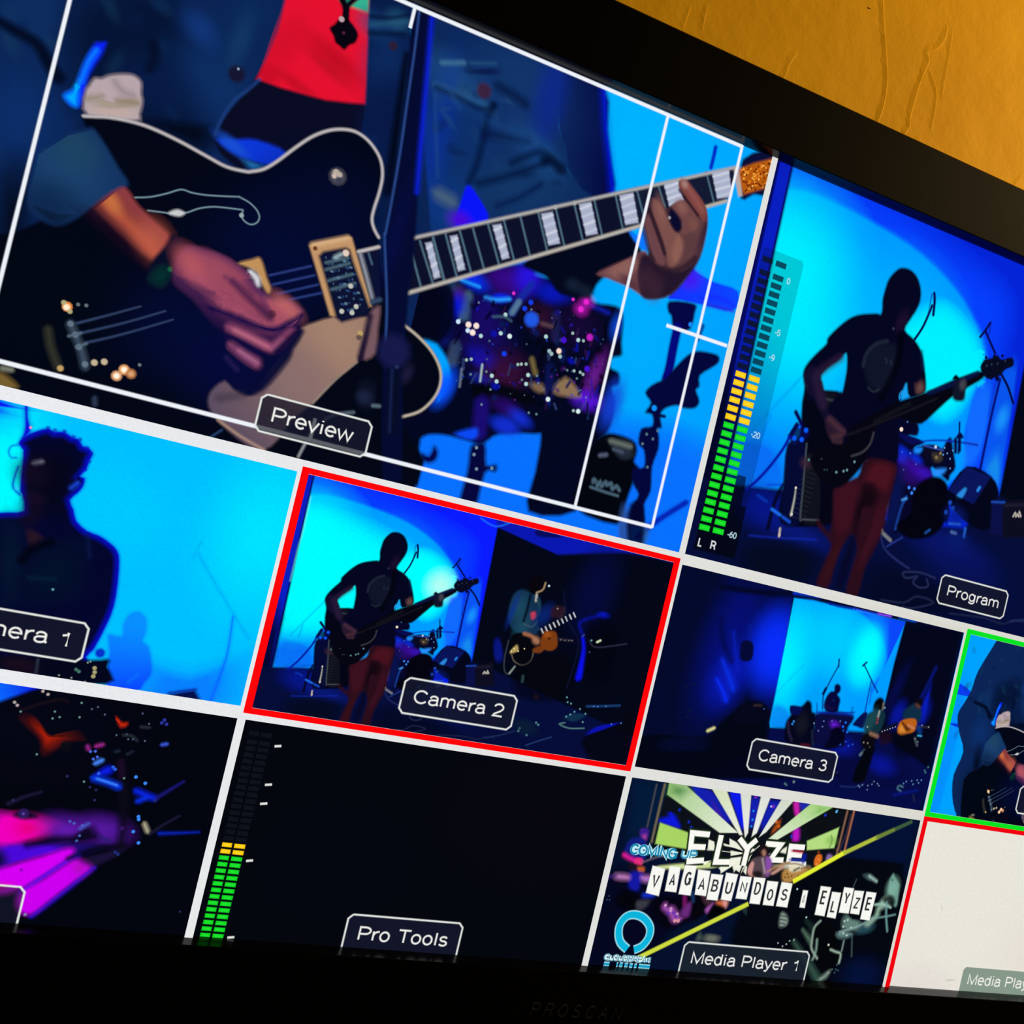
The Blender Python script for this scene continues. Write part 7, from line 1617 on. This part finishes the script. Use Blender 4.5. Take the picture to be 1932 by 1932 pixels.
# screen panel
bm = bmesh.new()
vs = [bm.verts.new(loc(*p, 0.0014)) for p in ((30, 16), (1890, 16), (1890, 1066), (30, 1066))]
v2 = [bm.verts.new(loc(*p, 0.010)) for p in ((30, 16), (1890, 16), (1890, 1066), (30, 1066))]
bm.faces.new(vs); bm.faces.new(v2[::-1])
for i in range(4): bm.faces.new((vs[i], v2[i], v2[(i + 1) % 4], vs[(i + 1) % 4]))
bmesh.ops.recalc_face_normals(bm, faces=bm.faces)
hard('screen_panel', bm, panel_mat, TV)
# inner lip, front frame, back shell
hard('inner_lip', ring_bm([(40, 26.5, 1880, 1054.5, 0.0012), (40, 26.5, 1880, 1054.5, -0.0011), (38, 24.6, 1882, 1055.4, -0.0068)]), black_gloss, TV)
F = -0.0072
hard('front_frame', ring_bm([(38, 24.6, 1882, 1055.4, -0.0066), (37.4, 23.8, 1882.6, 1056.0, F), (-58, -60, 1978, 1185, F), (-62, -64, 1982, 1189, F + 0.002), (-62, -64, 1982, 1189, 0.030)]), black_face, TV)
bm = ring_bm([(-58, -60, 1978, 1185, 0.029), (-58, -60, 1978, 1185, 0.034), (60, 60, 1860, 1080, 0.055), (60, 60, 1860, 1080, 0.080)])
bm.verts.ensure_lookup_table()
bm.faces.new(bm.verts[-4:]); bm.faces.new(bm.verts[:4][::-1])
hard('back_shell', bm, black_back, TV)
# wall bracket
bm = bmesh.new()
for x in (700, 1220):
    g = bmesh.ops.create_cube(bm, size=1)['verts']
    for v in g:
        p = loc(x + (30 if v.co.x > 0 else -30), 560 + (260 if v.co.z > 0 else -260), 0.079 if v.co.y < 0 else 0.096); v.co = p
g = bmesh.ops.create_cube(bm, size=1)['verts']
for v in g:
    v.co = loc(960 + (330 if v.co.x > 0 else -330), 560 + (120 if v.co.z > 0 else -120), 0.095 if v.co.y < 0 else 0.11)
hard('wall_bracket', bm, black_back, TV)
# maker's lettering on the lower frame
bm = bmesh.new()
def stroke(bm, pts, w):
    nr = normals(pts, False); prev = None
    for p, q in zip(pts, nr):
        a_ = [bm.verts.new(loc(p[0] + q.x * s_ * w / 2, p[1] + q.y * s_ * w / 2, d)) for s_, d in ((-1, F - 0.00002), (-1, F - 0.0005), (1, F - 0.0005), (1, F - 0.00002))]
        if prev:
            for i in range(3): bm.faces.new((prev[i], prev[i + 1], a_[i + 1], a_[i]))
        prev = a_
x = 889.5
for ch, nx in zip('PROSCAN', (918, 935, 958, 974, 992, 1011, 0)):
    adv, ss = GL[ch]
    for st in ss:
        stroke(bm, [(x + (px + 0.18 * py) * 17.0, 1110.5 - py * 14.5) for px, py in st], 1.5)
    x = x + adv * 17.0 + 6.2
hard('brand_lettering', bm, logo_mat, TV, 'slanted dark grey maker lettering on the lower frame')

# ---------------------------------------------------------------- the wall behind
def wall_material():
    m = bpy.data.materials.new('mustard_plaster'); m.use_nodes = True
    nt = m.node_tree; b = nt.nodes['Principled BSDF']; N = nt.nodes.new; K = nt.links.new
    b.inputs['Roughness'].default_value = 0.55
    b.inputs['Specular IOR Level'].default_value = 0.03
    tc = N('ShaderNodeTexCoord'); n1 = N('ShaderNodeTexNoise'); n2 = N('ShaderNodeTexNoise'); n3 = N('ShaderNodeTexNoise')
    n1.inputs['Scale'].default_value = 5; n1.inputs['Detail'].default_value = 3
    n2.inputs['Scale'].default_value = 28; n2.inputs['Detail'].default_value = 6
    n3.inputs['Scale'].default_value = 260; n3.inputs['Detail'].default_value = 3
    cr = N('ShaderNodeValToRGB')
    cr.color_ramp.elements[0].color = (*hx('#d8a014'), 1); cr.color_ramp.elements[1].color = (*hx('#e6b020'), 1)
    cr.color_ramp.elements[0].position = 0.35; cr.color_ramp.elements[1].position = 0.65
    for n in (n1, n2, n3): K(tc.outputs['Object'], n.inputs['Vector'])
    K(n1.outputs['Fac'], cr.inputs['Fac']); K(cr.outputs['Color'], b.inputs['Base Color'])
    b1 = N('ShaderNodeBump'); b1.inputs['Strength'].default_value = 0.35; b1.inputs['Distance'].default_value = 0.004
    b2 = N('ShaderNodeBump'); b2.inputs['Strength'].default_value = 0.18; b2.inputs['Distance'].default_value = 0.0006
    K(n2.outputs['Fac'], b1.inputs['Height']); K(n3.outputs['Fac'], b2.inputs['Height'])
    K(b1.outputs['Normal'], b2.inputs['Normal']); K(b2.outputs['Normal'], b.inputs['Normal'])
    return m
WALLM = wall_material()
bm = bmesh.new()
x0, x1, z0, z1 = -2.2, 2.6, 0.0, 2.6
f = [bm.verts.new((x, 0.11 + d, z)) for d in (0, 0.12) for x, z in ((x0, z0), (x1, z0), (x1, z1), (x0, z1))]
for q in ((0, 1, 2, 3), (7, 6, 5, 4), (0, 4, 5, 1), (1, 5, 6, 2), (2, 6, 7, 3), (3, 7, 4, 0)): bm.faces.new([f[i] for i in q])
bmesh.ops.recalc_face_normals(bm, faces=bm.faces)
# raised plaster ridges along old cracks
def ridge(fl, w, h):
    pts = cat(pairs(fl), False, 4); nr = normals(pts, False); prev = None; rnd = random.Random(len(pts))
    m = len(pts)
    for i, (p, q) in enumerate(zip(pts, nr)):
        k = min(1, min(i, m - 1 - i) / 2) ; wob = 1 + rnd.uniform(-0.25, 0.25)
        a_ = [bm.verts.new((p[0] + q.x * s_ * w * wob, 0.11 + dd, p[1] + q.y * s_ * w * wob)) for s_, dd in ((-4, 0.0001), (0.2, -h * k), (0.75, -h * 0.5 * k), (1, 0.0002))]
        if prev:
            for j in range(3): bm.faces.new((prev[j], prev[j + 1], a_[j + 1], a_[j]))
        prev = a_
ridge([0.1134, 1.6718, 0.1191, 1.6550, 0.1228, 1.6455, 0.1284, 1.6313, 0.1326, 1.6192, 0.1340, 1.6045, 0.1326, 1.5916, 0.1309, 1.5828], 0.0011, 0.00042)
ridge([0.1675, 1.6707, 0.1677, 1.6609, 0.1637, 1.6530, 0.1571, 1.6482, 0.1596, 1.6429, 0.1572, 1.6301, 0.1561, 1.6185, 0.1555, 1.6057, 0.1566, 1.5991, 0.1529, 1.5908], 0.0011, 0.00042)
ridge([0.1590, 1.6406, 0.1644, 1.6357, 0.1710, 1.6270, 0.1733, 1.6152, 0.1735, 1.6026], 0.0009, 0.00028)
ridge([0.1719, 1.6711, 0.1740, 1.6550, 0.1753, 1.6357, 0.1763, 1.6234], 0.0010, 0.00022)
ridge([0.0661, 1.6120, 0.0621, 1.6038, 0.0607, 1.5947, 0.0586, 1.5879], 0.0012, 0.00028)
ridge([-0.0097, 1.6097, -0.0108, 1.6004, -0.0112, 1.5939], 0.0010, 0.00022)
ridge([0.0006, 1.6153, 0.0004, 1.6050, 0.0010, 1.5976], 0.0010, 0.00022)
ridge([0.2557, 1.6034, 0.2504, 1.5942, 0.2467, 1.5871], 0.0010, 0.00028)
ridge([0.1063, 1.6552, 0.1087, 1.6555], 0.0010, 0.00028)
wob = hard('wall_back', bm, WALLM, None)
wob['kind'] = 'structure'
build_canvases()
